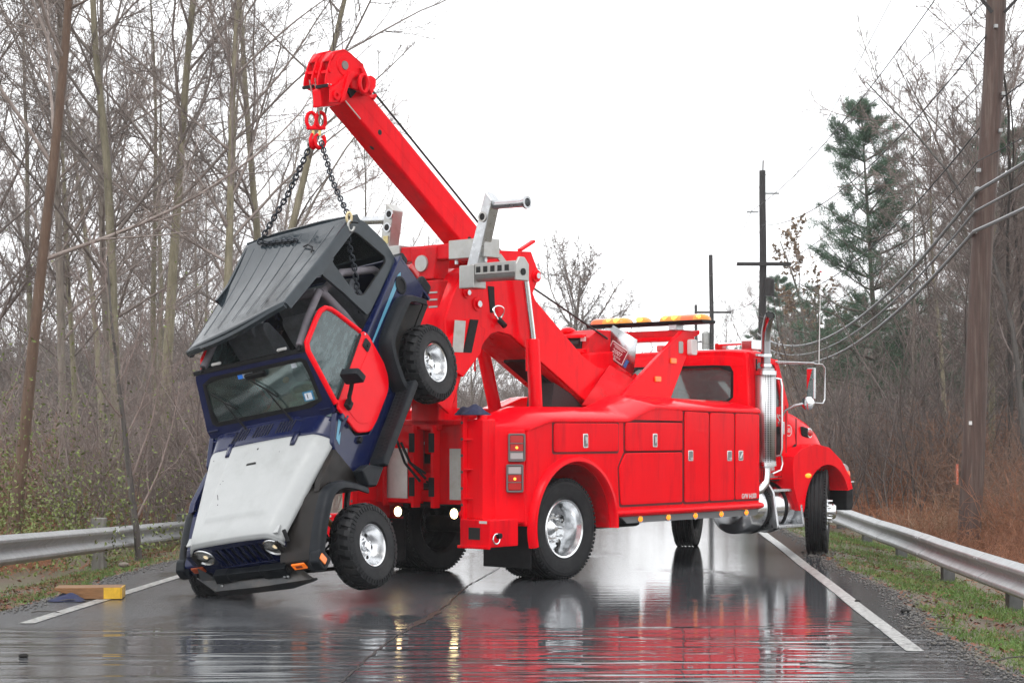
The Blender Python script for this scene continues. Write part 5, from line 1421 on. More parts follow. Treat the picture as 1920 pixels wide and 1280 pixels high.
def pod(y0, y1, m, name, ends=(1,1)):
    rings = []; 
    for k, t in enumerate(np.linspace(0, 1, 13)):
        y = y0 + (y1-y0)*t
        f = 1.0
        d0 = (y-y0)/.10; d1 = (y1-y)/.10
        if ends[0] and d0 < 1: f = math.sqrt(max(.02, 1-(1-d0)**2))
        if ends[1] and d1 < 1: f = min(f, math.sqrt(max(.02, 1-(1-d1)**2)))
        rings.append([(.13*f*math.cos(R(a)), y, 2.852 + .078*f*max(0, math.sin(R(a)))**.8) for a in range(0, 181, 15)])
    return MB().loft(rings).build(name, m, lb, ang=50)
pod(-.92, -.78, M['beacon'], 'end_lens', (1,0)); pod(-.78, -.60, M['orange_lens'], 'orange_lens', (0,0)); pod(-.60, -.24, M['beacon'], 'amber_lens', (0,1))
pod(-.06, .10, M['beacon'], 'centre_beacon'); pod(.22, .56, M['beacon'], 'amber_lens', (1,0)); pod(.56, .80, M['orange_lens'], 'end_lens', (0,1))
for y, r in ((-.50,.05),(-.36,.045),(.02,.045),(.36,.05),(.48,.04),(-.84,.035)):
    MB().sphere((-.10, y, 2.885), r, 12, (.7,1,.8)).build('flashing_lamp', M['beacon_hot'], lb)
for y in (-.45, .5): MB().box(-.08,.08,y-.06,y+.06,2.74,2.815).build('light_bar_foot', M['alu'], lb, .01)
# --- winch housing, bright plate with its sticker
wh = MB().prism([(1.75,2.30),(1.78,2.62),(1.95,2.72),(2.55,2.72),(2.62,2.6),(2.62,2.30)], 1, -.10, .62).build('winch_housing', M['red_worn'], T, .015)
MB().box(1.745,1.80,.0,.50,2.50,2.60).build('winch_opening', M['black_hole'], wh)
MB().cyl((1.80,.02,2.56),(1.80,.48,2.56),.07,18).build('winch_drum', M['cable'], wh)
MB().box(1.70,1.78,-.06,.58,2.44,2.49).build('winch_rail', M['red'], wh, .01)
MB().box(1.70,1.78,-.06,.58,2.62,2.66).build('winch_rail', M['red'], wh, .01)
MB().prism([(1.72,2.20),(2.5,2.20),(2.5,2.5),(1.72,2.44)], 1, -.14, .62).build('winch_base', M['red'], wh, .02)
MB().sphere((1.95,.35,2.72),.09,14,(1,1,.5)).build('cable_guide', M['red'], wh)
MB().box(1.742,1.748,-.075,.0,2.58,2.63).build('white_placard', M['white_decal'], wh)
MB().cyl((1.72,.66,2.62),(1.72,.70,2.62),.03,10).build('guide_roller', M['alu'], wh)
pa, pb_, pc, pd = Vector((2.2,-.13,2.78)), Vector((2.2,-.48,2.60)), Vector((2.2,-.42,2.19)), Vector((2.2,-.01,2.44))
MB().add([pa,pb_,pc,pd], [(0,1,2,3)]).build('bright_plate', M['alu'], T, solid=.012)
# sticker frame on that plate
ex = (pc-pd).normalized(); ey = (pa-pd).normalized(); nn = ex.cross(ey).normalized()
if nn.x > 0: nn = -nn
ey = nn.cross(ex)
def on_plate(a, b, d=.016): return pd + ex*a + ey*b + nn*d
ms = Matrix(((ex.x,ey.x,nn.x,0),(ex.y,ey.y,nn.y,0),(ex.z,ey.z,nn.z,0),(0,0,0,1)))
st = empty('permit_sticker', (0,0,0), 0, T); ms.translation = on_plate(.02,.02); st.matrix_local = ms
MB().box(0,.27,0,.19,0,.002).build('sticker_border', M['white_decal'], st)
MB().box(.012,.258,.012,.178,.001,.0035).build('sticker_field', mat('dark_red_sticker', (.24,.006,.02), .45), st)
text('2007', .066, (.135,.092,.004), (0,0,0), M['white_decal'], st, sx=1.15)
text('New Jersey Transit Tow', .019, (.135,.160,.004), (0,0,0), M['white_decal'], st) if False else None
for z, w in ((.160,.10),(.142,.07)): MB().box(.135-w,.135+w,z-.004,z+.004,.0035,.0042).build('small_print', M['white_decal'], st)
text('T.T.# 0710', .034, (.135,.046,.004), (0,0,0), M['white_decal'], st)
for z, w in ((.022,.02),): MB().box(.135-w,.135+w,z-.004,z+.004,.0035,.0042).build('small_print', M['white_decal'], st)
MB().box(.285,.335,.0,.09,.0,.002).build('blue_sticker', mat('blue_sticker', (.02,.13,.36), .4), st)

# --- cab
cabm = M['red']
z0, z1, ya = .92, 2.53, 1.0
def cab_ring(x, zt, yt, yb=1.0, zb=.92):
    return [(x, y, z) for y, z in round_poly([(-yb,zb),(yb,zb),(yb,1.75),(yt,zt),(-yt,zt),(-yb,1.75)], [.04,.04,.2,.16,.16,.2], 4)]
# back wall with its window
v, f = holed(round_poly([(-1.0,.95),(1.0,.95),(1.0,1.8),(.97,2.52),(-.97,2.52),(-1.0,1.8)], [.02,.02,.01,.10,.10,.01], 4), rrect(-.77,.77,1.90,2.335,.085,6), lambda y, z, d: (3.75+d, y, z), .05)
cab = MB().add(v, f).build('cab', cabm, T, .012)
MB().add(*holed(rrect(-.785,.785,1.885,2.35,.09,6), rrect(-.752,.752,1.915,2.32,.075,6), lambda y, z, d: (3.742+d, y, z), .02)).build('window_seal', M['black'], cab, .003)
MB().box(3.768,3.774,-.765,.765,1.90,2.335).build('rear_window', M['glass'], cab, smooth=False)
for s in (-1, 1):
    v, f = holed([(3.80,.95),(4.62,.95),(4.66,1.88),(4.45,2.42),(3.80,2.50)], round_poly([(3.98,1.84),(4.54,1.84),(4.38,2.36),(3.98,2.38)], .06), lambda x, z, d: (x, s*(1.0-d-(max(0,z-1.8)*.04)), z), .05)
    MB().add(v, f).build('cab_side', cabm, cab, .006)
    MB().prism(round_poly([(3.98,1.84),(4.54,1.84),(4.38,2.36),(3.98,2.38)], .06), 1, s*.965, s*.960).build('side_window', M['glass'], cab, smooth=False)
    MB().box(3.93,3.942,s*1.003,s*.99,1.0,2.42).build('door_seam', M['black_hole'], cab)
    MB().box(4.60,4.612,s*1.003,s*.99,1.0,1.86).build('door_seam', M['black_hole'], cab)
# roof, domed
rr = []
for x, zt, w in ((3.745,2.44,.94),(3.755,2.49,.96),(3.80,2.535,.975),(4.05,2.555,.975),(4.28,2.53,.96),(4.40,2.48,.94),(4.45,2.43,.92)):
    rr.append([(x, w*math.copysign(abs(math.cos(R(a)))**.45, math.cos(R(a))), zt-.11 + .11*abs(math.sin(R(a)))**.5) for a in range(0, 181, 10)])
MB().loft(rr).build('cab_roof', cabm, cab, ang=45)
MB().add([(4.45,-.92,2.40),(4.45,.92,2.40),(4.68,.95,1.86),(4.68,-.95,1.86)], [(0,1,2,3)]).build('windscreen', M['glass'], cab, solid=.006, smooth=False)
for s in (-1, 1): MB().obox((4.45,s*.93,2.42),(4.67,s*.96,1.84),.06,.06).build('windscreen_pillar', cabm, cab, .01)
MB().box(4.62,4.68,-.97,.97,.95,1.86).build('firewall', cabm, cab, .01)
MB().box(3.80,4.62,-.96,.96,.93,.98).build('cab_floor', M['dark'], cab)
MB().box(4.40,4.62,-.93,.93,1.55,1.86).build('dashboard', M['dark'], cab, .05)
def seat_(y):
    t = MB().prism(round_poly([(-.26,1.55),(.26,1.55),(.26,2.0),(.20,2.24),(.12,2.30),(-.12,2.30),(-.20,2.24),(-.26,2.0)], .06), 0, 3.92, 4.03)
    o = t.build('seat', mat('maroon_cab_seat', (.055,.018,.022), .8, var=.2), cab, .04, 3); o.location = (0, y, -.05)
    MB().box(3.95,4.32,y-.26,y+.26,1.35,1.52).build('seat_cushion', M['seat'], cab, .04)
seat_(-.50); seat_(.45)
sw = [(4.30 + .06*math.sin(t), .42 + .21*math.cos(t), 1.93 + .13*math.sin(t)) for t in np.linspace(0, 6.28, 28)]
MB().tube(sw, .016, 8).build('steering_wheel', M['black'], cab)
riv = MB()
for z in np.arange(1.3, 2.3, .07): riv.sphere((3.747,-.90,z),.007,6)
for y in np.arange(-.85, .9, .07): riv.sphere((3.747,y,2.42),.007,6)
tag(riv.build('rivets', cabm, cab), kind='stuff')
# roof fittings
for x, y, m_, sz in ((4.20,-.30,'lens_red',.06),(4.20,.42,'lens_red',.05),(4.20,.60,'lens_red',.05)):
    MB().box(x-.05,x+.05,y-sz,y+sz,2.56,2.64).build('roof_lamp', M[m_], cab, .015)
MB().lathe([(0,0),(.02,0),(.02,.30),(.045,.36),(.075,.46),(0,.44)], (4.10,-.34,2.62), (.25,-.95,.02), 18).build('air_horn', M['chrome'], cab)
MB().box(4.05,4.28,-.86,-.70,2.54,2.66).build('horn_bracket', M['chrome'], cab, .012)
# bonnet, sloping down with a rounded nose
hd = []
for x, zt, w, zb in ((4.64,1.875,.965,1.0),(4.85,1.85,.97,1.0),(5.10,1.80,.965,1.0),(5.35,1.72,.95,1.0),(5.52,1.63,.935,1.0),(5.66,1.50,.91,.98),(5.78,1.31,.88,.95),(5.86,1.08,.85,.9),(5.88,.85,.82,.8)):
    hd.append([(x, w*math.copysign(abs(math.cos(R(a)))**.30, math.cos(R(a))), zb + (zt-zb)*abs(math.sin(R(a)))**.42) for a in range(0, 181, 6)])
bon = MB().loft(hd).build('bonnet', cabm, T, ang=60)
for s in (-1, 1):
    MB().prism(round_poly([(5.04,1.485),(5.24,1.455),(5.22,1.575),(5.06,1.61)], .04), 1, s*.962, s*.90).build('side_vent', M['black'], bon, .008)
    for k in range(4): MB().obox((5.06,s*.963,1.495+k*.028),(5.20,s*.961,1.475+k*.028),.012,.008).build('vent_louvre', M['black'], bon)
    MB().lathe([(0,.06),(.03,.055),(.046,.03),(.048,0)], (5.24,s*.935,1.52), (0,s,0), 20).build('turn_lamp', M['lens_red'], bon)
    MB().lathe([(.047,0),(.062,.0),(.062,.03),(.047,.03)], (5.24,s*.935,1.52), (0,s,0), 20, True).build('lamp_ring', M['chrome'], bon)
    MB().box(4.895,4.903,s*.972,s*.96,1.20,1.70).build('bonnet_seam', M['black_hole'], bon)
    # wing over the front wheel
    prof = [(4.50,1.10),(4.52,1.23),(4.72,1.33),(5.05,1.385),(5.38,1.335),(5.68,1.17),(5.90,.95),(5.97,.80),(5.84,.78)] + arch(5.34,.56,.56,24,176,16) + [(4.76,.54),(4.66,.56),(4.52,.85)]
    w_ = MB().prism(prof, 1, s*.62, s*1.165).build('front_wing', cabm, T, .10, 5)
    MB().prism([(5.34+q[0], .56+q[1]) for q in [(.555*math.cos(R(a)),.555*math.sin(R(a))) for a in range(20,181,10)]] + [(4.80,.56),(5.87,.56)][::-1][:0] + [(5.34-.50,.60),(5.34+.48*math.cos(R(20)),.56+.48*math.sin(R(20)))][:0], 1, s*1.10, s*.60).build('wheel_well', M['black_hole'], w_) if False else None
    MB().sphere((4.86,s*1.165,.99),.05,14,(1.5,.4,.6)).build('marker_lamp', M['amber_lit'], w_)
    MB().obox((4.74,s*1.02,1.28),(4.88,s*.95,1.37),.05,.04).build('bonnet_latch', M['black'], w_, .01)
    MB().prism(round_poly([(5.80,.95),(5.97,.90),(5.95,1.08),(5.82,1.14)], .04), 1, s*1.12, s*.80).build('headlamp', M['lens_white'], w_, .02)
    MB().sphere((5.93,s*1.12,.98),.05,12,(.7,.5,1.1)).build('turn_lens', M['orange_lens'], w_)
MB().prism([(5.92,.52),(6.07,.52),(6.10,.56),(6.10,.84),(6.07,.87),(5.92,.87)], 1, -1.10, 1.10).build('front_bumper', M['black'], T, .02)
MB().box(5.90,6.09,-1.12,1.12,.876,.894).build('bumper_trim', M['chrome'], T, .006)
# cab side: doors' lettering, step, grab handle
cs = empty('cab_lettering', (0,0,0), 0, T)
text("'S", .17, (4.43,-1.003,1.68), RS, M['white_decal'], cs, sx=.8)
MB().lathe([(.062,0),(.072,0),(.072,.002),(.062,.002)], (4.70,-.982,1.55), (0,-1,0), 32, True).build('number_ring', M['white_decal'], cs)
text('585', .075, (4.70,-.983,1.55), RS, M['white_decal'], cs, sx=.8)
text('DOT 275841', .062, (4.22,-1.004,1.075), RS, M['white_decal'], cs, sx=.7); text('MC 230475', .062, (4.22,-1.004,.995), RS, M['white_decal'], cs, sx=.7)
MB().prism(rrect(4.37,4.50,1.24,1.60,.03), 1, -1.006, -1.0015).build('door_vent_panel', M['black'], cs)
MB().box(4.60,4.70,-1.04,-.97,1.42,1.56).build('cowl_bracket', M['black'], cs, .01) if False else None
# exhaust stack with perforated shield
ex_ = empty('exhaust_stack', (3.98,-1.10,0), 0, T)
MB().tube([(0,0,2.30),(0,0,2.62),(-.005,-.005,2.74),(-.02,-.03,2.82),(-.05,-.07,2.895),(-.085,-.115,2.94)], .058, 20, False).build('stack_pipe', M['stack'], ex_, ang=60)
MB().tube([(-.0815,-.110,2.9365),(-.083,-.112,2.938)], .05, 20).build('pipe_mouth', M['black_hole'], ex_)
MB().cyl((0,0,1.10),(0,0,2.30),.105,24).build('muffler', M['alu'], ex_)
def perf_mat():
    m = bpy.data.materials.new('perforated_shield'); m.use_nodes = True
    n = m.node_tree.nodes; l = m.node_tree.links; b = n['Principled BSDF']
    tc = n.new('ShaderNodeTexCoord'); mp = n.new('ShaderNodeMapping'); mp.inputs['Scale'].default_value = (46,46,46); l.new(tc.outputs['Object'], mp.inputs[0])
    vo = n.new('ShaderNodeTexVoronoi'); vo.inputs['Randomness'].default_value = 0.0; vo.inputs['Scale'].default_value = 1; l.new(mp.outputs[0], vo.inputs['Vector'])
    mr = n.new('ShaderNodeMapRange'); mr.inputs[1].default_value = .34; mr.inputs[2].default_value = .42; l.new(vo.outputs['Distance'], mr.inputs[0])
    mx = n.new('ShaderNodeMix'); mx.data_type = 'RGBA'; l.new(mr.outputs[0], mx.inputs[0]); mx.inputs[6].default_value = (.03,.03,.03,1); mx.inputs[7].default_value = (.6,.6,.61,1)
    l.new(mx.outputs[2], b.inputs['Base Color']); b.inputs['Metallic'].default_value = .9; b.inputs['Roughness'].default_value = .3
    return m
MB().lathe([(.124,1.14),(.124,2.24)], (0,0,0), (0,0,1), 40).build('heat_shield', perf_mat(), ex_, solid=.003)
for z in (1.12, 2.22): MB().lathe([(.121,0),(.129,0),(.129,.05),(.121,.05)], (0,0,z), (0,0,1), 40, True).build('shield_band', M['chrome'], ex_)
for z in (2.32, 2.44): MB().lathe([(.058,0),(.072,0),(.072,.035),(.058,.035)], (0,0,z), (0,0,1), 24, True).build('pipe_clamp', M['chrome'], ex_)
MB().obox((-.2,0,2.46),(.2,.1,2.46),.03,.03).build('stack_bracket', M['chrome'], ex_)
MB().tube([(0,0,1.14),(0,0,1.02),(-.02,.0,.92),(-.10,.02,.84),(-.22,.05,.80)], .058, 20).build('exhaust_elbow', M['chrome'], ex_, ang=60)
for p in ([(4.38,-1.0,2.19),(4.40,-1.05,2.18),(4.41,-1.06,2.10),(4.41,-1.06,1.32),(4.40,-1.05,1.25),(4.38,-1.0,1.24)], [(4.41,-1.05,1.24),(4.44,-1.05,1.14),(4.40,-1.05,1.06),(4.20,-1.05,1.02)]):
    MB().tube(p, .016, 10).build('grab_handle', M['chrome'], T, ang=60)
# fuel tank, steps
tk = []
for k in range(41):
    pass
MB().lathe([(0,0),(.18,.005),(.27,.03),(.305,.08),(.31,.12),(.31,.98),(.305,1.02),(.27,1.05),(0,1.08)], (3.62,-.80,.605), (1,0,0), 40).build('fuel_tank', M['chrome'], T, ang=40)
for x in (4.02, 4.42): MB().lathe([(.312,0),(.320,0),(.320,.05),(.312,.05)], (x,-.80,.605), (1,0,0), 40, True).build('tank_strap', M['black'], T)
stp = MB().prism(round_poly([(-1.20,.36),(-1.20,.40),(-1.14,.80),(-1.04,.94),(-.90,.95),(-.88,.36)], .03), 0, 4.08, 4.12).build('step_bracket', M['alu'], T, .005)
MB().prism(round_poly([(-1.20,.36),(-1.20,.40),(-1.14,.80),(-1.04,.94),(-.90,.95),(-.88,.36)], .03), 0, 4.68, 4.72).build('step_bracket', M['alu'], T, .005)
MB().box(4.12,4.68,-1.21,-1.0,.36,.40).build('cab_step', M['alu'], T, .008)
MB().box(4.12,4.68,-1.13,-.92,.80,.835).build('cab_step', M['alu'], T, .008)
MB().box(4.05,4.55,-1.0,-.62,.96,1.0).build('battery_box_lid', M['alu'], T, .01)
MB().tube([(4.2,-.95,1.0),(4.3,-.9,1.05),(4.45,-.85,1.02),(4.55,-.9,.96)], .018, 8).build('air_hose', M['black'], T)
MB().box(4.74,4.90,-1.08,-.7,.36,.60).build('wing_flap', M['black'], T, .01)
# mirrors on their bracket, aerial
mr_ = empty('mirror_assembly', (0,0,0), 0, T)
MB().tube([(4.45,-.97,2.385),(4.80,-1.30,2.375),(4.88,-1.35,2.37),(4.93,-1.36,2.33),(4.93,-1.36,1.94),(4.88,-1.36,1.885),(4.72,-1.34,1.89)], .010, 10).build('mirror_bracket', M['alu'], mr_, ang=60)
MB().tube([(4.40,-.97,2.40),(4.78,-1.30,2.385)], .009, 8).build('mirror_bracket', M['alu'], mr_)
mshell = MB().box(-.03,-.008,-.07,.07,-.195,.195).build('mirror_shell', M['alu'], mr_, .02); mshell.location = (4.67,-1.34,2.125); mshell.rotation_euler = (0,0,-R(14))
MB().box(-.038,-.0305,-.062,.062,-.182,.182).build('mirror_glass', mat('mirror_glass', (.85,.85,.86), .02, 1.0), mshell)
MB().tube([(4.47,-.99,1.62),(4.47,-1.02,1.72),(4.48,-1.07,1.80),(4.52,-1.18,1.86),(4.56,-1.31,1.885)], .015, 10).build('mirror_arm', M['chrome'], mr_, ang=60)
MB().lathe([(0,.035),(.06,.03),(.085,.0)], (4.56,-1.34,1.885), (1,.25,0), 28).build('convex_mirror_shell', M['black'], mr_)
MB().lathe([(0,-.012),(.06,-.008),(.083,.004)], (4.56,-1.34,1.885), (1,.25,0), 28).build('convex_mirror', mat('convex_mirror_glass', (.85,.85,.86), .02, 1.0), mr_)
MB().box(4.43,4.50,-1.05,-.99,1.50,1.66).build('arm_bracket', M['alu'], mr_, .01)
MB().tube([(4.84,-1.33,2.37),(4.85,-1.335,2.9),(4.87,-1.34,3.52)], [.007,.005,.004], 6).build('aerial', M['white_decal'], T)
MB().sphere((4.87,-1.34,3.52),.014,8).build('aerial_tip', M['lens_red'], T)
# ------------------------------------------------------------------ hoisted car (local: x forward from the rear axle, y to its left, z up from the axles)
CAR = bpy.data.objects.new('off_road_car', None); link(CAR); CAR.empty_display_size = .2
CAR.matrix_world = Matrix(((-.2398,.8495,-.4700,-1.5378),(-.6265,-.5052,-.5935,18.3246),(-.7416,.1522,.6533,2.1082),(0,0,0,1)))
tag(CAR, 'dark blue off road car with white bonnet and red door hanging nose down from chains', 'car')
C = CAR
BL = M['blue']
M['dull_black'] = mat('dull_black_fender', (.013,.011,.010), .38, coat=.0, spec=.2, var=.3, vscale=4, rvar=.1, dirt=(.035,.02,.015), dirt_amt=.6, dirt_scale=3)
M['stripe'] = mat('teal_stripe_decal', (.10,.30,.42), .35)
# --- wheels
def mud_wheel(c, s):
    root = empty('wheel', c, 0, C); w = .118; big = .385; r = .195
    pr = [(r,-w*.75),(r+.02,-w*.98),(big*.78,-w*1.04),(big*.93,-w*.96),(big*.965,-w*.80),(big*.965,w*.80),(big*.93,w*.96),(big*.78,w*1.04),(r+.02,w*.98),(r,w*.75)]
    ty = MB().lathe(pr, (0,0,0), (0,1,0), 60, closed=True).build('tyre', M['tyre'], root, ang=30)
    lug = MB(); n = 26
    def P(a, y, rr): return Vector((math.cos(a)*rr, y, math.sin(a)*rr))
    for k in range(n):
        a = 2*math.pi*k/n; d = 2*math.pi/n
        for sd in (-1, 1):
            o = d*.5*(sd > 0)
            # shoulder lug, wraps over onto the sidewall
            for (y0, y1, a0, a1, q0, q1) in ((.97,.58,.06,.66,.955,1.015), (.54,.24,.20,.78,1.0,1.02), (.20,-.06,.38,.90,1.0,1.02)):
                A = [P(a+o+d*a0, sd*w*y0, big*.93), P(a+o+d*a1, sd*w*y0, big*.93), P(a+o+d*(a1+.10), sd*w*y1, big*.95), P(a+o+d*(a0+.10), sd*w*y1, big*.95),
                     P(a+o+d*a0, sd*w*y0, big*q0), P(a+o+d*a1, sd*w*y0, big*q0), P(a+o+d*(a1+.10), sd*w*y1, big*q1), P(a+o+d*(a0+.10), sd*w*y1, big*q1)]
                lug.add(A, [(0,1,2,3),(7,6,5,4),(4,5,1,0),(5,6,2,1),(6,7,3,2),(7,4,0,3)])
            for h in (0, .5):
                A = [P(a+o+d*(h+.08), sd*w*.965, big*.90), P(a+o+d*(h+.34), sd*w*.965, big*.90), P(a+o+d*(h+.34), sd*w*1.05, big*.82), P(a+o+d*(h+.08), sd*w*1.05, big*.82),
                     P(a+o+d*(h+.08), sd*w*1.02, big*.935), P(a+o+d*(h+.34), sd*w*1.02, big*.935), P(a+o+d*(h+.34), sd*w*1.10, big*.82), P(a+o+d*(h+.08), sd*w*1.10, big*.82)]
                lug.add(A, [(0,1,2,3),(7,6,5,4),(4,5,1,0),(5,6,2,1),(6,7,3,2),(7,4,0,3)])
    tag(lug.build('tread', M['tyre'], root, ang=25), kind='stuff')
    pr = [(r,-w*.7*s),(r+.006,w*.80*s),(r-.002,w*.90*s),(r-.014,w*.84*s),(r-.026,w*.55*s),(r-.036,w*.30*s),(r-.050,w*.10*s),(r-.062,-w*.05*s),(.115,w*.06*s),(.075,w*.14*s),(.048,w*.14*s),(.046,w*.42*s),(.034,w*.48*s),(0,w*.48*s)]
    MB().lathe(pr, (0,0,0), (0,1,0), 48).build('rim', M['chrome'], root, ang=30)
    for k in range(5):
        a = 2*math.pi*k/5 + .3
        MB().sphere((math.cos(a)*.102, w*.085*s, math.sin(a)*.102), .020, 10, (1,.35,1)).build('rim_hole', M['black_hole'], root)
        a += .63
        MB().cyl((math.cos(a)*.066, w*.12*s, math.sin(a)*.066), (math.cos(a)*.066, w*.30*s, math.sin(a)*.066), .010, 8).build('wheel_nut', M['chrome'], root)
    return root
mud_wheel((2.27, .825, -.08), 1); mud_wheel((2.30, -.80, -.04), -1); mud_wheel((-.03, .775, -.075), 1); mud_wheel((-.0, -.775, -.02), -1)
# --- underside
for x in (2.30, -.02):
    MB().cyl((x,-.70,-.06),(x,.70,-.08),.042,14).sphere((x,.12 if x > 1 else 0,-.07),.14,14).build('axle', M['dark'], C)
for s in (-1, 1):
    MB().tube([(2.72,s*.38,.16),(1.9,s*.38,.14),(1.2,s*.36,.05),(.4,s*.36,.05),(-.2,s*.38,.20),(-.70,s*.40,.18)], .05, 8).build('frame_rail', M['dark'], C)
    MB().tube([(2.26,s*.55,-.12),(1.35,s*.40,.02)], .028, 8).build('control_arm', M['dark'], C)
    MB().tube([(.02,s*.55,-.12),(.85,s*.40,.02)], .028, 8).build('control_arm', M['dark'], C)
    for x in (2.28, -.05):
        pts = [(x+.065*math.cos(t), s*.47+.065*math.sin(t), -.02+.36*t/44) for t in np.linspace(0, 44, 110)]
        MB().tube(pts, .011, 6).build('coil_spring', M['black'], C, ang=80)
    MB().tube([(2.18,s*.60,-.06),(2.12,s*.52,.44)], .028, 10).build('shock_absorber', mat('rusty_yellow_shock', (.34,.16,.04), .4, var=.3, vscale=12), C)
    MB().tube([(.08,s*.55,-.06),(.20,s*.45,.34)], .028, 10).build('shock_absorber', M['dark'], C)
MB().tube([(2.42,-.62,-.10),(2.44,.66,-.14)], .018, 8).build('tie_rod', M['dark'], C)
MB().tube([(2.50,-.40,.10),(2.36,.58,-.06)], .018, 8).build('track_bar', M['dark'], C)
MB().tube([(2.40,.70,-.1),(2.38,.66,.05),(2.30,.55,.2),(2.2,.5,.3)], .010, 6).build('brake_hose', M['black'], C)
MB().box(1.3,2.6,-.28,.28,.05,.50).build('engine', M['dark'], C, .04)
MB().box(-.68,1.62,-.70,.70,.13,.19).build('floor_pan', M['dark'], C)
MB().box(-.62,-.10,-.34,.34,.02,.14).build('fuel_tank', M['dark'], C, .03)
# --- tub
sidep = [(1.72,.15),(1.72,.60),(1.66,.68),(1.42,.775),(1.375,.79),(1.375,.46),(1.22,.30),(1.05,.275),(.62,.275),(.47,.40),(.43,.79),(.30,.795),(-.68,.775),(-.70,.32),(-.52,.28),(-.40,.42),(-.26,.56),(.28,.56),(.52,.30),(.58,.14)]
def tub_side(s):
    o = MB().prism(sidep, 1, s*.755, s*.70).build('body_side', BL, C, .012, 3)
    MB().obox((-.69,s*.735,.79),(.43,s*.735,.805),.09,.03).build('tub_rail', BL, o, .01)
    MB().prism([(-.50,.72),(.44,.705),(.44,.685),(-.50,.665),(-.56,.70)], 1, s*.7555, s*.757).build('stripe', M['stripe'], o)
    MB().prism([(1.40,.735),(1.60,.665),(1.62,.60),(1.40,.68)], 1, s*.7555, s*.757).build('stripe', M['stripe'], o)
    for z in (.63,.70): MB().cyl((1.395,s*.76,z-.04),(1.395,s*.76,z+.02),.014,8).build('hinge_pin', BL, o)
    return o
tl_ = tub_side(1); tub_side(-1)
MB().lathe([(.060,0),(.085,.004),(.092,.010),(.085,.016),(.062,.016)], (-.44,.752,.635), (0,1,0), 28, True).build('filler_ring', M['flare'], tl_)
MB().lathe([(0,.002),(.062,.004)], (-.44,.755,.635), (0,1,0), 24).build('filler_cap', M['black'], tl_)
MB().box(-.72,-.68,-.75,.75,.18,.78).build('tailgate', BL, C, .012)
MB().prism([(1.40,.20),(1.40,.76),(1.44,.76),(1.44,.20)], 1, -.72, .72).build('firewall', BL, C)
for s in (-1,1): MB().box(-.64,.40,s*.70,s*.42,.19,.56).build('inner_wheel_arch', M['dark'], C, .03)
# --- bonnet and cowl share one curved surface
def hood_w(x): return .745 + (x-1.62)*(-.205/1.08)
def hood_z(x, y):
    w = hood_w(x); s = abs(y)/w
    z = .80 - (x-1.62)*.052 - .022*s*s
    if s > .76: z -= ((s-.76)/.24)**1.6*.125
    if x > 2.58: z -= ((x-2.58)/.14)**2*.034
    b = min(1, max(0, (.37-abs(y))/.035))*min(1, max(0, (2.50-x)/.05)); b = b*b*(3-2*b)
    return z + .016*b
def skin(x0, x1, nx, ny, dz=0, dw=0, ynar=1.0):
    v = []; 
    for i in range(nx+1):
        x = x0 + (x1-x0)*i/nx
        for j in range(ny+1):
            y = (hood_w(x)+dw)*ynar*(j/ny*2-1); v.append((x, y, hood_z(x, y)+dz))
    return MB().add(v, [(i*(ny+1)+j, (i+1)*(ny+1)+j, (i+1)*(ny+1)+j+1, i*(ny+1)+j+1) for i in range(nx) for j in range(ny)])
bon_ = skin(1.615, 2.70, 44, 56).build('bonnet', M['white'], C, ang=70, solid=.012)
fl = []
for j in range(41):
    y = hood_w(2.70)*(j/40*2-1)*.985; fl.append([(2.70,y,hood_z(2.70,y)),(2.712,y,hood_z(2.70,y)-.015),(2.712,y,hood_z(2.70,y)-.034),(2.69,y,hood_z(2.70,y)-.034)])
MB().loft(fl).build('bonnet_lip', M['white'], bon_, ang=60)
cowl = skin(1.33, 1.612, 10, 56, -.003).build('cowl', BL, C, ang=70, solid=.012)
for s in (-1, 1):
    x0 = 1.56
    v = []
    for x in (1.56,1.60,1.66,1.715):
        for dy in (-.030,.030):
            dy2 = dy*(1.0 if x < 1.7 else .8); v.append((x, s*.39+dy2-s*(x-1.55)*.05, hood_z(x, s*.39+dy2)+.003))
    MB().add(v, [(0,1,3,2),(2,3,5,4),(4,5,7,6)]).build('bonnet_hinge', BL, cowl, solid=-.008)
    sq = MB().obox((2.63,s*.565,hood_z(2.63,.5)-.005),(2.71,s*.60,.585),.035,.022).build('bonnet_latch', M['black'], bon_, .006)
    MB().box(2.58,2.67,s*.50-.025,s*.50+.025,hood_z(2.6,.5)-.012,hood_z(2.6,.5)+.006).build('latch_plate', M['white'], bon_, .004)
for g0 in (-.31, -.04, .23):
    for k in range(6):
        y = g0 - .085 + k*.034
        MB().obox((1.415,y+.018,hood_z(1.415,y)+.0002),(1.545,y-.010,hood_z(1.545,y)+.0002),.009,.006).build('vent_slot', M['black_hole'], cowl)
MB().box(1.865,1.885,-.075,.035,hood_z(1.88,0)-.002,hood_z(1.88,0)+.004).build('bonnet_slot', M['black_hole'], bon_)
MB().box(1.858,1.866,-.062,.022,hood_z(1.86,0)-.002,hood_z(1.86,0)+.008).build('slot_lip', M['white'], bon_)
for x, y, r in ((1.70,-.01,.010),(2.02,-.30,.005),(1.78,.27,.004),(1.72,-.55,.005),(2.3,-.25,.006),(2.05,-.32,.004)):
    MB().sphere((x,y,hood_z(x,y)),r,8,(1.3,1,.4)).build('drilled_hole', M['black_hole'], bon_)
MB().tube([(2.18,-.30,hood_z(2.18,-.3)+.001),(2.24,-.27,hood_z(2.24,-.27)+.001)], .003, 5).build('paint_chip', M['black_hole'], bon_)
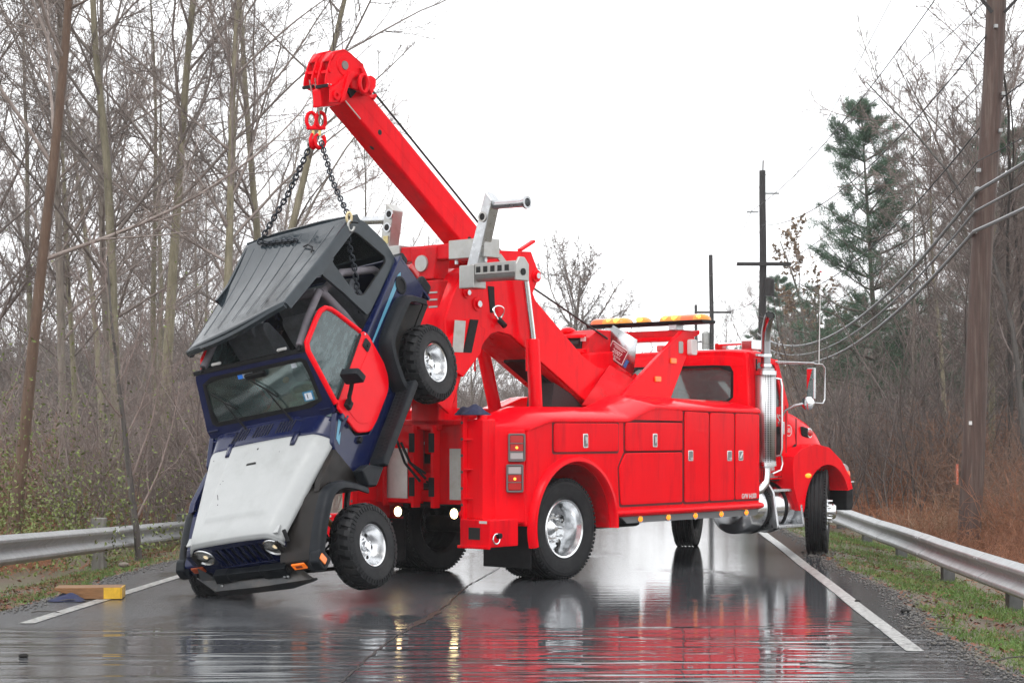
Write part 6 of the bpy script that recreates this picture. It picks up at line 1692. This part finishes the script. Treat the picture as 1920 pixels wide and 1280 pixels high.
# --- windscreen
WB0, WT0 = Vector((1.405,0,.775)), Vector((1.075,0,1.315))
wv = WT0-WB0; wl_ = wv.length; wu = wv/wl_; wn_ = Vector((wu.z,0,-wu.x))
def ws(y, s, d): p = WB0 + wu*s + wn_*d; return (p.x, y, p.z)
outer = round_poly([(-.755,0),(.755,0),(.68,wl_),(-.68,wl_)], [.03,.03,.05,.05]); inner = round_poly([(-.645,.125),(.645,.125),(.60,.565),(-.60,.565)], .05, 5)
v, f = holed(outer, inner, lambda y, s, d: ws(y, s, d), -.05)
wsf = MB().add(v, f).build('windscreen_frame', BL, C, .008)
inner2 = round_poly([(-.665,.108),(.665,.108),(.618,.582),(-.618,.582)], .055, 5); inner3 = round_poly([(-.62,.150),(.62,.150),(.578,.545),(-.578,.545)], .045, 5)
v, f = holed(inner2, inner3, lambda y, s, d: ws(y, s, d+.004), -.02)
MB().add(v, f).build('windscreen_seal', M['black'], wsf, .003)
MB().add([ws(-.64,.13,-.01),ws(.64,.13,-.01),ws(.595,.56,-.01),ws(-.595,.56,-.01)], [(0,1,2,3)]).build('windscreen_glass', M['glass_fog'], wsf, solid=.004, smooth=False)
MB().loft([[ws(-.69,wl_-.01,.008),ws(-.69,wl_+.03,.0),ws(-.69,wl_+.03,-.06),ws(-.69,wl_-.01,-.06)],[ws(.69,wl_-.01,.008),ws(.69,wl_+.03,.0),ws(.69,wl_+.03,-.06),ws(.69,wl_-.01,-.06)]]).build('header_seal', M['black'], wsf, .006)
for y in (-.42,.36):
    MB().obox(ws(y-.05,wl_+.055,-.03),ws(y+.06,wl_+.055,-.03),.03,.022,(0,0,1)).build('roof_clip', M['white_decal'], wsf, .008)
    MB().obox(ws(y-.03,wl_+.03,-.03),ws(y+.02,wl_+.03,-.03),.035,.03,(0,0,1)).build('clip_base', M['black'], wsf, .005)
def wiper(y0, y1, s1, y2, s2, y3, s3):
    a = MB().tube([ws(y0,.03,.03), ws((y0+y1)/2,(.03+s1)/2,.035), ws(y1,s1,.03)], [.011,.008,.006], 8).build('wiper_arm', M['black'], wsf)
    MB().tube([ws(y2,s2,.014), ws(y1,s1,.020), ws(y3,s3,.014)], .008, 6).build('wiper_blade', M['black'], a)
wiper(-.26,-.42,.32,-.56,.43,-.30,.235); wiper(.28,.10,.36,-.06,.48,.19,.27)
MB().obox(ws(-.52,.022,.012),ws(.36,.022,.012),.02,.02).build('cowl_ledge', BL, wsf, .006)
MB().obox(ws(.30,.035,.012),ws(.40,.012,.02),.03,.03).build('wiper_pivot', BL, wsf, .006)
for s in (-1,1): MB().obox(ws(s*.60,.075,.01),ws(s*.72,.075,.01),.012,.014).build('washer_ledge', BL, wsf, .004)
def sticker(y0,y1,s0,s1,m,nm,d=-.006): return MB().add([ws(y0,s0,d),ws(y1,s0,d),ws(y1,s1,d),ws(y0,s1,d)], [(0,1,2,3)]).build(nm, m, wsf)
sb = mat('sky_blue_sticker', (.06,.32,.62), .4); pale = mat('pale_sticker', (.62,.66,.72), .45)
sticker(.455,.575,.175,.265,sb,'inspection_sticker'); sticker(.475,.555,.185,.250,pale,'sticker_field',-.005)
sticker(-.17,-.02,.505,.548,pale,'toll_tag'); sticker(-.20,-.14,.505,.548,mat('bright_blue_sticker',(.03,.20,.75),.4),'toll_tag_end',-.005)
sticker(.43,.49,.50,.545,pale,'small_sticker')
fz = MB().box(1.145,1.16,-.05,.03,1.05,1.14).build('hanging_tag', pale, wsf, .006)
o_ = text('1', .06, (0,0,0), (0,0,0), M['black_hole'], wsf); 
mm = Matrix(((0,wu.x,wn_.x,0),(1,wu.y,wn_.y,0),(0,wu.z,wn_.z,0),(0,0,0,1))); p_ = ws(.505,.218,-.004); mm.translation = Vector(p_); o_.matrix_local = mm
# --- front end: fenders, flares, grille, lamps, bumper and the torn air dam
def sweep(path, sec, s):
    """path in (x,z), section = list of (y, offset along the path's outer normal)"""
    P = [Vector(p) for p in path]; rings = []
    for i, p in enumerate(P):
        t = (P[min(i+1,len(P)-1)] - P[max(i-1,0)]).normalized(); n = Vector((-t.y, t.x))
        if n.dot(Vector((0,1))) < -.2: n = -n
        rings.append([(p.x + n.x*o, s*y, p.y + n.y*o) for y, o in sec])
    return rings
def smooth_path(pts, n=5): 
    out = []
    for i in range(len(pts)-1):
        p0 = Vector(pts[max(i-1,0)]); p1 = Vector(pts[i]); p2 = Vector(pts[i+1]); p3 = Vector(pts[min(i+2,len(pts)-1)])
        for k in range(n):
            t = k/n
            q = .5*((2*p1) + (-p0+p2)*t + (2*p0-5*p1+4*p2-p3)*t*t + (-p0+3*p1-3*p2+p3)*t**3); out.append(tuple(q))
    out.append(tuple(pts[-1])); return out
fp = smooth_path([(1.80,.20),(1.90,.38),(2.02,.54),(2.20,.625),(2.45,.585),(2.72,.50),(2.82,.455)], 5)
for s, m_ in ((1, M['dull_black']), (-1, BL)):
    if s < 0: fp_ = [(x-.15*max(0,(x-1.8)), z-.03) for x, z in fp]; sy = -.93
    else: fp_ = fp; sy = 1
    rings = sweep(fp_, [(.46,.0),(.78,.0),(.78,-.025),(.46,-.025)], sy)
    fe = MB().loft(rings).build('front_fender', m_, C, ang=50)
    MB().prism([(1.70,.16),(1.80,.17),(1.92,.40),(2.03,.55),(2.20,.63),(2.10,.66),(1.70,.64)], 1, s*.765, s*.70).build('fender_side', m_, fe, .01)
    MB().prism([(1.70,.63),(2.20,.62),(2.74,.48),(2.74,.62),(1.70,.70)], 1, s*.50, s*.47).build('fender_apron', M['dull_black'], fe)
    nx_ = -.15 if s < 0 else 0
    nose = MB().prism([(2.70,.30),(2.80,.30),(2.835,.33),(2.835,.445),(2.80,.465),(2.70,.49)], 1, s*.50, s*.80).build('fender_nose', m_, fe, .015); nose.location = (nx_, .055 if s < 0 else 0, -.02 if s < 0 else 0)
    fr_ = sweep(fp_ + [(fp_[-1][0]+.05,fp_[-1][1]-.045),(fp_[-1][0]+.06,fp_[-1][1]-.095)], [(.76,-.004),(.80,.006),(.86,.004),(.895,-.02),(.90,-.065),(.885,-.07),(.87,-.035),(.80,-.02),(.76,-.02)], sy)
    fl_ = MB().loft(fr_).build('fender_flare', M['flare'], C, ang=50)
    MB().prism([(2.72,.30),(2.86,.31),(2.885,.36),(2.87,.45),(2.78,.49),(2.72,.47)], 1, s*.79, s*.895).build('flare_nose', M['flare'], fl_, .02, 3).location = (nx_, .06 if s < 0 else 0, -.02 if s < 0 else 0)
    if s > 0: MB().prism(rrect(2.772,2.838,.365,.455,.015), 1, s*.894, s*.905).build('side_marker', M['amber'], fl_, .006)
    il = empty('turn_signal', (2.836 + nx_, s*(.64 if s > 0 else .60), .395 if s > 0 else .375), 0, C)
    MB().box(-.008,.012,-.072,.072,-.036,.036).build('lens', mat('orange_turn_lens', (.75,.15,.01), .2, coat=.4, emit=(1,.2,.01), estr=.25) if s > 0 else mat('dull_orange_turn_lens', (.40,.07,.015), .3), il, .008)
    MB().box(.010,.0145,-.036,.036,-.016,.016).build('bulb_window', mat('dark_orange_bulb_window', (.32,.04,.01), .4), il, .003)
    rf = smooth_path([(.60,.20),(.56,.33),(.42,.55),(.26,.64),(-.18,.64),(-.32,.58),(-.47,.38)], 5)
    rr_ = sweep(rf, [(.75,.0),(.80,.012),(.86,.008),(.90,-.015),(.905,-.065),(.89,-.07),(.87,-.035),(.80,-.02),(.75,-.02)], s)
    MB().loft(rr_).build('rear_flare', M['flare'], C, ang=50)
    # side step with its perforated tread
    stp_ = MB().prism([(.46,.11),(.44,.17),(.50,.195),(1.46,.195),(1.52,.17),(1.50,.11)], 1, s*.775, s*.955).build('side_step', M['flare'], C, .018, 3)
    for i in range(21):
        for j in range(3):
            x = .56 + i*.042; MB().box(x, x+.020, s*(.80+j*.042), s*(.825+j*.042), .1935, .1965) if False else None
    tr = MB()
    for i in range(22):
        for j in range(3): tr.box(.54+i*.042+.012*(j%2), .562+i*.042+.012*(j%2), min(s*(.80+j*.044),s*(.830+j*.044)), max(s*(.80+j*.044),s*(.830+j*.044)), .193, .1985)
    tag(tr.build('step_tread', M['black'], stp_), kind='stuff')
    MB().prism([(1.48,.10),(1.72,.10),(1.80,.20),(1.74,.36),(1.62,.30)], 1, s*.78, s*.90).build('step_end', M['flare'], stp_, .02)
_n0 = set(bpy.data.objects)
# grille: frame and upright bars with open slots between
gr = MB()
gr.prism(round_poly([(-.50,.60),(.50,.60),(.47,.655),(-.47,.655)], .02), 0, 2.70, 2.735)
gr.prism([(-.50,.28),(.50,.28),(.50,.36),(-.50,.36)], 0, 2.70, 2.735)
GR_ = gr.build('grille', BL, C, .006)
for s in (-1, 1):
    MB().prism([(s*.30,.355),(s*.50,.355),(s*.52,.605),(s*.30,.605)], 0, 2.70, 2.733).build('grille_side', BL, GR_, .006)
    hl = empty('headlamp', (2.742, s*.40, .54), 0, C)
    MB().lathe([(.088,-.02),(.104,-.01),(.106,.008),(.096,.016),(.086,.004)], (0,0,0), (1,0,0), 36).build('bezel', M['chrome'], hl, ang=60)
    MB().lathe([(.09,-.01),(.05,-.055),(0,-.07)], (0,0,0), (1,0,0), 30).build('reflector', mat('pale_lamp_reflector', (.62,.61,.57), .25, .3), hl)
    MB().lathe([(0,.022),(.05,.018),(.09,.002)], (0,0,0), (1,0,0), 32).build('lens', M['lamp_glass'], hl)
    MB().lathe([(0,.0),(.022,-.004),(.022,-.04)], (0,0,-.01), (1,0,0), 16).build('bulb', mat('bulb_glint', (.9,.75,.5), .2, .6, emit=(1,.8,.5), estr=.8), hl)  # mild glow put in to imitate reflections inside the headlamp
    MB().tube([(.02,-.088,.02),(.028,-.03,-.012),(.028,.03,-.02),(.02,.085,.0)], .006, 6).build('lens_crack', M['black'], hl)
for k in range(8):
    y = -.29 + k*.58/7
    MB().box(2.698,2.731,y-.018,y+.018,.355,.605).build('grille_bar', BL, GR_, .008)
MB().box(2.60,2.64,-.48,.48,.20,.64).build('radiator', M['black_hole'], C)
MB().prism([(-.40,.275),(.40,.25),(.43,.35),(-.36,.375)], 0, 2.765, 2.835).build('front_bumper', M['flare'], C, .012)
MB().prism([(.14,.252),(.41,.245),(.44,.36),(.14,.372)], 0, 2.77, 2.85).build('bumper_pad', M['flare'], C, .010)
MB().prism([(-.41,.272),(-.24,.268),(-.22,.388),(-.37,.392)], 0, 2.77, 2.848).build('bumper_pad', M['flare'], C, .010)
dam = MB()
A = [(2.80,-.40,.275),(2.80,.0,.262),(2.80,.42,.25),(2.79,.52,.27)]
B = [(2.885,-.45,.225),(2.895,.05,.215),(2.885,.55,.210),(2.88,.66,.205)]
D = [(2.84,-.49,.10),(2.85,-.06,.09),(2.845,.34,.075),(2.86,.64,.15)]
dam.add(A+B+D, [(0,1,5,4),(1,2,6,5),(2,3,7,6),(4,5,9,8),(5,6,10,9),(6,7,11,10)])
dam.add([(2.80,-.40,.275),(2.885,-.45,.225),(2.83,-.56,.33),(2.77,-.55,.44)], [(0,1,2,3)])
dam.add([(2.885,-.45,.225),(2.84,-.49,.10),(2.80,-.62,.34),(2.83,-.56,.33)], [(0,1,2,3)])
dam.add([(2.88,.66,.205),(2.86,.64,.15),(2.88,.70,.185),(2.89,.71,.21)], [(0,1,2,3)])
M['dam'] = mat('scuffed_grey_air_dam', (.030,.032,.035), .32, coat=.2, var=.3, vscale=7, dirt=(.14,.11,.085), dirt_amt=.7, dirt_scale=3)
dam.build('torn_air_dam', M['dam'], C, solid=.010, smooth=False)
MB().tube([(2.80,.48,.40),(2.84,.52,.30),(2.80,.56,.27),(2.74,.52,.33)], .018, 8).build('torn_bracket', M['dark'], C)
MB().prism([(2.64,.40),(2.74,.42),(2.74,.56),(2.66,.60)], 1, -.62, -.46).build('bent_fender_flap', BL, C, .02)
for y in (-.36,.36,.40): MB().sphere((2.852,y,.25),.014,8).build('dam_bolt', M['alu'], C)
for o in set(bpy.data.objects) - _n0:
    if o.parent is C: o.location.x -= .045
# --- door: red shell, tubular window frame, glass, handle, mirror
def door(s):
    lower = round_poly([(1.362,.805),(1.365,.47),(1.21,.312),(1.05,.29),(.64,.29),(.49,.41),(.41,.80),(.43,.885),(.52,.895),(1.30,.845)], [.02,.05,.06,.03,.10,.10,.05,.05,.03,.03], 4)
    d = MB().prism(lower, 1, s*.757, s*.785).build('door', M['door_red'], C, .012, 3)
    MB().prism(round_poly([(1.28,.74),(1.28,.50),(1.14,.36),(.66,.36),(.55,.45),(.50,.74)], .07, 4), 1, s*.785, s*.7895).build('door_pressing', M['door_red'], d, .004)
    fpts = [(1.325,s*.765,.84),(1.19,s*.715,1.12),(1.10,s*.685,1.325),(1.04,s*.68,1.375),(.74,s*.68,1.385),(.64,s*.68,1.378),(.565,s*.685,1.345),(.525,s*.695,1.285),(.505,s*.71,1.20),(.455,s*.755,.90)]
    MB().tube([(a,b,c) for a,b,c in fpts], .026, 10).build('window_frame', M['door_red'], d, ang=60)
    MB().add([fpts[0],fpts[1],fpts[2],fpts[3],fpts[4],fpts[5],fpts[6],fpts[7],fpts[8],fpts[9]], [tuple(range(10))]).build('door_glass', M['glass_door'], d, solid=.004, smooth=False)
    MB().obox((1.29,s*.785,.862),(.50,s*.785,.905),.012,.022).build('glass_seal', M['black'], d)
    MB().prism(rrect(.475,.585,.735,.835,.02), 1, s*.786, s*.796).build('handle_frame', M['flare'], d, .006)
    MB().prism(rrect(.495,.568,.75,.82,.012), 1, s*.795, s*.799).build('handle_recess', M['black_hole'], d)
    MB().prism(rrect(.51,.55,.765,.79,.008), 1, s*.798, s*.808).build('handle_lever', M['black'], d, .003)
    MB().cyl((.455,s*.785,.855),(.455,s*.792,.855),.010,10).build('key_lock', M['alu'], d)
    if s < 0:
        d.scale = (1, .87, 1); d.location.x = -.085; return d
    mi = MB().prism(round_poly([(s*.86,.90),(s*1.06,.885),(s*1.05,1.01),(s*.87,1.04)], .02, 3), 0, 1.10, 1.17).build('wing_mirror', M['flare'], d, .018, 3)
    MB().prism(round_poly([(s*.875,.91),(s*1.045,.90),(s*1.035,1.0),(s*.885,1.025)], .02, 3), 0, 1.095, 1.101).build('mirror_glass', M['chrome'], mi)
    MB().tube([(1.26,s*.79,.74),(1.25,s*.84,.76),(1.22,s*.85,.80),(1.18,s*.88,.84),(1.14,s*.92,.90)], .020, 8).build('mirror_arm', M['black'], mi)
    MB().box(1.20,1.29,min(s*.785,s*.83),max(s*.785,s*.83),.69,.77).build('mirror_base', M['black'], mi, .012)
    for x, z in ((1.385,.72),(1.385,.40)): MB().box(x-.03,x+.03,min(s*.75,s*.79),max(s*.75,s*.79),z-.022,z+.022).build('door_hinge', M['black'] if z < .5 else BL, d, .006)
    return d
door(1); door(-1)
# --- interior
def seat_car(y):
    sroot = empty('front_seat', (0, y, 0), 0, C)
    MB().prism(round_poly([(.52,.28),(1.02,.28),(1.06,.40),(1.0,.46),(.50,.40)], .04), 1, -.23, .23).build('cushion', M['seat'], sroot, .04, 3)
    MB().prism(round_poly([(.50,.42),(.64,.46),(.60,1.05),(.56,1.24),(.50,1.28),(.43,1.24),(.40,1.0)], .04), 1, -.23, .23).build('backrest', M['seat'], sroot, .05, 3)
    MB().prism(round_poly([(.50,1.20),(.60,1.20),(.57,1.30),(.49,1.30)], .03), 1, -.12, .12).build('headrest', M['seat'], sroot, .03, 3)
seat_car(.34); seat_car(-.34)
rs_ = MB().prism(round_poly([(-.10,.42),(-.02,.50),(-.16,.98),(-.28,1.0),(-.24,.50)], .04), 1, -.46, .46).build('rear_seat', M['seat'], C, .04, 3)
MB().prism(round_poly([(-.16,.34),(.24,.34),(.26,.48),(-.14,.46)], .03), 1, -.46, .46).build('rear_seat_cushion', M['seat'], rs_, .03)
dashm = mat('grey_dashboard', (.22,.29,.29), .55, var=.1)
ds = MB().prism(round_poly([(1.40,.42),(1.40,.80),(1.30,.82),(1.20,.79),(1.16,.70),(1.20,.52)], .03), 1, -.70, .70).build('dashboard', dashm, C, .02)
MB().prism(round_poly([(1.22,.80),(1.14,.82),(1.12,.72),(1.20,.70)], .02), 1, .14, .56).build('instrument_hood', dashm, ds, .02)
stw = [(1.06+.045*math.sin(t), .35+.19*math.cos(t), .80+.18*math.sin(t)) for t in np.linspace(0, 6.283, 30)]
MB().tube(stw, .015, 8).obox((1.06,.17,.80),(1.06,.53,.80),.03,.03).cyl((1.04,.35,.80),(1.18,.35,.72),.05,12).build('steering_wheel', dashm, C)
MB().box(1.13,1.17,-.10,.14,1.19,1.25).build('rear_view_mirror', M['black'], C, .015)
for s in (-1, 1):
    MB().tube([(.28,s*.58,.25),(.28,s*.57,1.0),(.29,s*.54,1.30),(.32,s*.50,1.36)], .040, 12).build('roll_bar_upright', M['pad'], C, ang=60)
    MB().tube([(.32,s*.53,1.36),(.70,s*.55,1.37),(1.03,s*.57,1.345)], .036, 12).build('roll_bar_rail', M['pad'], C, ang=60)
    MB().tube([(1.0,s*.57,1.35),(1.08,s*.575,1.33)], .018, 10).build('roll_bar_end', M['black'], C)
    MB().tube([(.30,s*.53,1.33),(-.10,s*.53,1.20),(-.50,s*.54,.85),(-.60,s*.55,.60)], .038, 12).build('roll_bar_brace', M['pad'], C, ang=60)
MB().tube([(.32,-.50,1.36),(.32,.50,1.36)], .040, 12).build('roll_bar_hoop', M['pad'], C, ang=60)
MB().box(-.60,-.30,-.35,.0,.45,.78).build('box_in_boot', M['cloth_blue'], C, .02)
MB().sphere((1.02,.16,.98),.035,10,(1,1,.8)).build('hanging_ornament', mat('orange_ornament', (.55,.22,.03), .5), C)
# --- hardtop: still held at the tail, sprung up and twisted at the front
def rz(x, y):
    t = min(1, max(0, (x+.58)/1.53))
    fr_ = 1.685 + .215*y
    z = 1.475*(1-t) + fr_*t - .05*math.sin(math.pi*t)*(.5-.5*y) - .02*(abs(y)/.66)**4
    return z
def roof_y(x): return .655 + .03*max(0,(x+.58)/1.53)
nx, ny = 34, 30
v = []
for i in range(nx+1):
    x = -.60 + 1.55*i/nx
    for j in range(ny+1):
        yy = (j/ny*2-1); y = roof_y(x)*yy
        rib = .008*(1 if (int((yy+1)*3.5*2) % 2) else 0)*(1 if -.50 < x < .90 and abs(yy) < .86 else 0)
        xx = x + (.06*(1-yy*yy) if i == nx else .04*(1-yy*yy)*i/nx)
        v.append((xx, y, rz(x, y)))
roof = MB().add(v, [(i*(ny+1)+j, (i+1)*(ny+1)+j, (i+1)*(ny+1)+j+1, i*(ny+1)+j+1) for i in range(nx) for j in range(ny)]).build('hardtop_roof', M['top_grey'], C, ang=70, solid=.022)
for k in range(6):
    y0 = -.50 + k*.20
    p = []
    for i in range(20):
        x = -.46 + 1.28*i/19; p.append([(x, y0-.008, rz(x,y0)+.001), (x, y0-.004, rz(x,y0)+.003), (x, y0+.004, rz(x,y0)+.003), (x, y0+.008, rz(x,y0)+.001)])
    MB().loft(p).build('roof_rib', M['top_grey'], roof, ang=70)
lip = []
for j in range(25):
    y = roof_y(.95)*(j/24*2-1); x = .95 + .10*(1-(j/12-1)**2)
    z = rz(.95, y); lip.append([(x, y, z+.004), (x+.03, y, z-.012), (x+.03, y, z-.05), (x-.0, y, z-.055), (x-.02, y, z-.02)])
MB().loft(lip).build('roof_front_lip', M['top_grey'], roof, ang=60)
MB().loft([[(-.60,-.66,1.46),(-.66,-.66,1.42),(-.64,-.66,1.36),(-.58,-.66,1.40)],[(-.60,-.3,1.485),(-.68,-.3,1.44),(-.66,-.3,1.38),(-.58,-.3,1.42)],[(-.60,.3,1.485),(-.68,.3,1.44),(-.66,.3,1.38),(-.58,.3,1.42)],[(-.60,.66,1.46),(-.66,.66,1.42),(-.64,.66,1.36),(-.58,.66,1.40)]]).build('roof_rear_lip', M['top_grey'], roof, ang=60)
def top_side(s):
    def Y(x, z): return s*(.735 - .085*max(0, min(1, (z-.80)/.66)))
    lift = .0 if s > 0 else -.09
    outl = [(.19,.85),(-.64,.80),(-.70,1.0),(-.67,1.30),(-.60,1.46),(.0,1.55+lift),(.30,1.605+lift),(.26,1.46),(.22,1.20)]
    q = round_poly([(-.36,1.43),(-.48,1.36),(-.555,.92),(-.50,.895),(.05,.985),(.115,1.06),(.05,1.46+lift*.5),(-.03,1.49+lift*.6)], [.03,.05,.05,.04,.05,.04,.04,.04], 3)
    v, f = holed(round_poly(outl, [.03,.03,.02,.02,.05,.01,.05,.03,.03], 3), q, lambda x, z, d: (x, Y(x, z) - s*d, z), .03)
    o = MB().add(v, f).build('hardtop_side', M['top_grey'], C, ang=50)
    pts = [(x, Y(x,z)-s*.012, z) for x, z in q]
    MB().tube(pts + pts[:2], .010, 6, False).build('window_seal', M['black'], o, ang=80)
    if s < 0: MB().add(pts, [tuple(range(len(pts)))]).build('quarter_glass', M['glass_fog'], o, solid=.004, smooth=False)
    # the roof rail above the door
    rl = []
    for x in np.linspace(.05, .95, 14):
        y = roof_y(x); z = rz(x, s*y)
        hgt = .11 if x < .35 else .085
        rl.append([(x, s*y, z), (x, s*(y+.015), z-.02), (x, s*(y+.02), z-hgt), (x, s*(y-.02), z-hgt), (x, s*(y-.03), z-.02)])
    MB().loft(rl).build('roof_rail', M['top_grey'], o, ang=50)
    rl = []
    for x in np.linspace(-.60, .06, 10):
        y = roof_y(x); z = rz(x, s*y)
        rl.append([(x, s*y, z), (x, s*(y+.012), z-.02), (x, s*(y+.008), z-.10), (x, s*(y-.025), z-.10), (x, s*(y-.03), z-.02)])
    MB().loft(rl).build('roof_rail', M['top_grey'], o, ang=50)
    return o
top_side(1); top_side(-1)
v, f = holed([(-.70,.80),(.70,.80),(.66,1.44),(-.66,1.44)], round_poly([(-.56,.88),(.56,.88),(.53,1.36),(-.53,1.36)], .06, 4), lambda y, z, d: (-.70+(z-.8)*.11+d, y, z), .03)
tb_ = MB().add(v, f).build('hardtop_back', M['top_grey'], C, .006)
MB().add([(-.695,-.57,.87),(-.695,.57,.87),(-.63,.54,1.37),(-.63,-.54,1.37)], [(0,1,2,3)]).build('rear_glass', M['glass_fog'], tb_, solid=.004, smooth=False)
# tail: bumperettes and lamps
MB().box(-.80,-.72,.44,.76,.44,.60).build('tail_lamp', M['lens_red'], C, .02)
MB().box(-.86,-.72,.50,.74,.20,.38).build('bumperette', M['flare'], C, .03)
MB().box(-.86,-.72,-.74,-.50,.20,.38).build('bumperette', M['flare'], C, .03)
MB().box(-.80,-.72,.58,.74,.64,.76).build('tail_lamp', M['flare'], C, .025)
MB().box(-.82,-.72,-.60,.60,.14,.26).build('rear_bumper', M['dark'], C, .02)
tag(MB().tube([(-.18,.28,rz(-.18,.28)+.012),(-.16,.36,rz(-.16,.36)+.03),(-.08,.45,rz(-.08,.45)+.025),(0,.47,rz(0,.47)+.012)], .008, 6).build('broken_strap', M['black'], C), None)

# ------------------------------------------------------------------ hook block, chains, cloth
def tw(x, y, z): return TRUCK_M @ Vector((x, y, z))
TRUCK_M = Matrix.Translation((-.33, 19.8, 0)) @ Matrix.Rotation(math.pi/2-.70, 4, 'Z')
CM = CAR.matrix_world.copy()
hk = empty('hoist_hook', tuple(tw(-2.45, .02, 4.50))); hk.scale = (.86,.86,.9); tag(hk, 'red swivel and double hook hanging under the boom tip', 'hook')
def ring_(c, rx, rz_, r, ax, n=22, a0=0, a1=6.283):
    out = []
    for t in np.linspace(a0, a1, n):
        d = Vector((math.cos(t)*rx, 0, math.sin(t)*rz_)); d.rotate(Matrix.Rotation(ax, 3, 'Z')); out.append(Vector(c)+d)
    return out
for dx, ax in ((-.055, .25), (.055, .5)):
    MB().tube(ring_((dx,0,.10), .055, .085, .0, ax), .021, 10).build('swivel_eye', M['red'], hk, ang=80)
MB().obox((-.11,0,.015),(.11,0,.015),.05,.04).build('swivel_bar', M['red'], hk, .012)
for dx, ax in ((-.035, 1.2), (.04, .4)):
    MB().obox((dx,0,-.01),(dx,0,-.07),.03,.02,(0,1,0)).build('brass_latch', mat('brass', (.62,.45,.16), .3, .9), hk, .004)
    MB().tube(ring_((dx,0,-.125), .06, .075, 0, ax, 20, 1.9, 7.2), [.016]*4+[.024]*16, 10).build('hook', M['red'], hk, ang=80)
RP = MB()
for y, dx in ((-.06,0),(.05,.03)):
    RP.tube([tw(-2.54+dx, y, 4.98), tw(-2.50+dx, y*.8, 4.80), tw(-2.46, .02+y*.8, 4.64)], .008, 6)
rope = RP.build('hoist_rope', M['alu'], None); tag(rope, 'short wire ropes between the boom tip and the red swivel', 'wire rope')
link_me = None
def stadium(L, W, r):
    p = []
    for k in range(9): a = R(-90+180*k/8); p.append(((L-W)/2+W/2*math.cos(a), W/2*math.sin(a), 0))
    for k in range(9): a = R(90+180*k/8); p.append((-(L-W)/2+W/2*math.cos(a), W/2*math.sin(a), 0))
    return p
lk = MB(); sp = stadium(.064, .042, .008); lk.tube(sp+sp[:2], .0082, 6, False); link_me = lk.mesh('chain_link', M['chain'], True, 80)
def chain(label, pts, pitch=.045):
    P = [Vector(p) for p in pts]; root = empty('lifting_chain', P[0]); tag(root, label, 'chain')
    seg = [(a, b, (b-a).length) for a, b in zip(P[:-1], P[1:])]; tot = sum(s[2] for s in seg); n = int(tot/pitch)
    for i in range(n):
        d = (i+.5)*pitch
        for a, b, L in seg:
            if d <= L: break
            d -= L
        p = a.lerp(b, min(1, d/L)); t = (b-a).normalized()
        o = bpy.data.objects.new('chain_link', link_me); link(o, root)
        u = t.cross(Vector((0,1,0))).normalized(); 
        w = t.cross(u)
        if i % 2: u, w = w, -u
        m = Matrix(((t.x,u.x,w.x,0),(t.y,u.y,w.y,0),(t.z,u.z,w.z,0),(0,0,0,1))); m.translation = p - P[0]
        o.matrix_local = m
    return root
hl_ = tw(-2.45,.02,4.36); hl_ = Vector(hl_)
A_ = CM @ Vector((-.50, -.42, rz(-.5,-.42)+.03)); B_ = CM @ Vector((-.53, .655, rz(-.53,.65)+.02))
Rm = [CM @ Vector((x, y, rz(x,y)+.014)) for x, y in ((-.50,-.42),(-.45,-.30),(-.42,-.15),(-.38,.0),(-.35,.12))]
chain('dark steel chain from the red hook down to the far side of the car roof', [hl_+Vector((-.04,0,.02)), hl_.lerp(A_, .5)+Vector((0,0,-.015)), A_] + Rm[1:])
inner_ = CM @ Vector((.02, .60, .98))
chain('dark steel chain from the red hook to the roof corner above the side window', [hl_+Vector((.05,0,.02)), hl_.lerp(B_, .5)+Vector((0,0,-.01)), B_])
Bi = CM @ Vector((-.46, .60, 1.43))
chain('loose tail of chain hanging down inside the side window opening', [Bi, Bi.lerp(Bi+Vector((.13,-.02,-.85)), .5)+Vector((.03,0,0)), Bi+Vector((.13,-.02,-.82))])
gh = empty('grab_hook', B_ + Vector((.0,-.03,-.03))); tag(gh, 'pale brass grab hook at the roof corner where the chain is looped', 'hook')
MB().tube(ring_((0,0,.03), .022, .05, 0, .2, 18, 0, 6.283), .014, 8).build('hook_eye', mat('worn_brass_hook', (.60,.50,.30), .4, .7), gh, ang=80)
MB().tube(ring_((.02,-.01,-.05), .03, .05, 0, .4, 16, 1.6, 6.2), .013, 8).build('hook_claw', M['silver'], gh, ang=80)
MB().obox((-.02,0,-.01),(.09,.0,-.02),.014,.014).build('hook_pin', M['black'], gh)
cl_ = MB()
rag = crumple((0,0,0), .14, .15, .12, 11, 18).build('work_cloth', M['cloth_blue'], ang=80)
rag.location = tw(-1.05, .0-.80, 1.70); rag.rotation_euler = (0,0,.6)
tag(rag, 'dark navy cloth draped over the top of the right rear stabiliser', 'cloth')
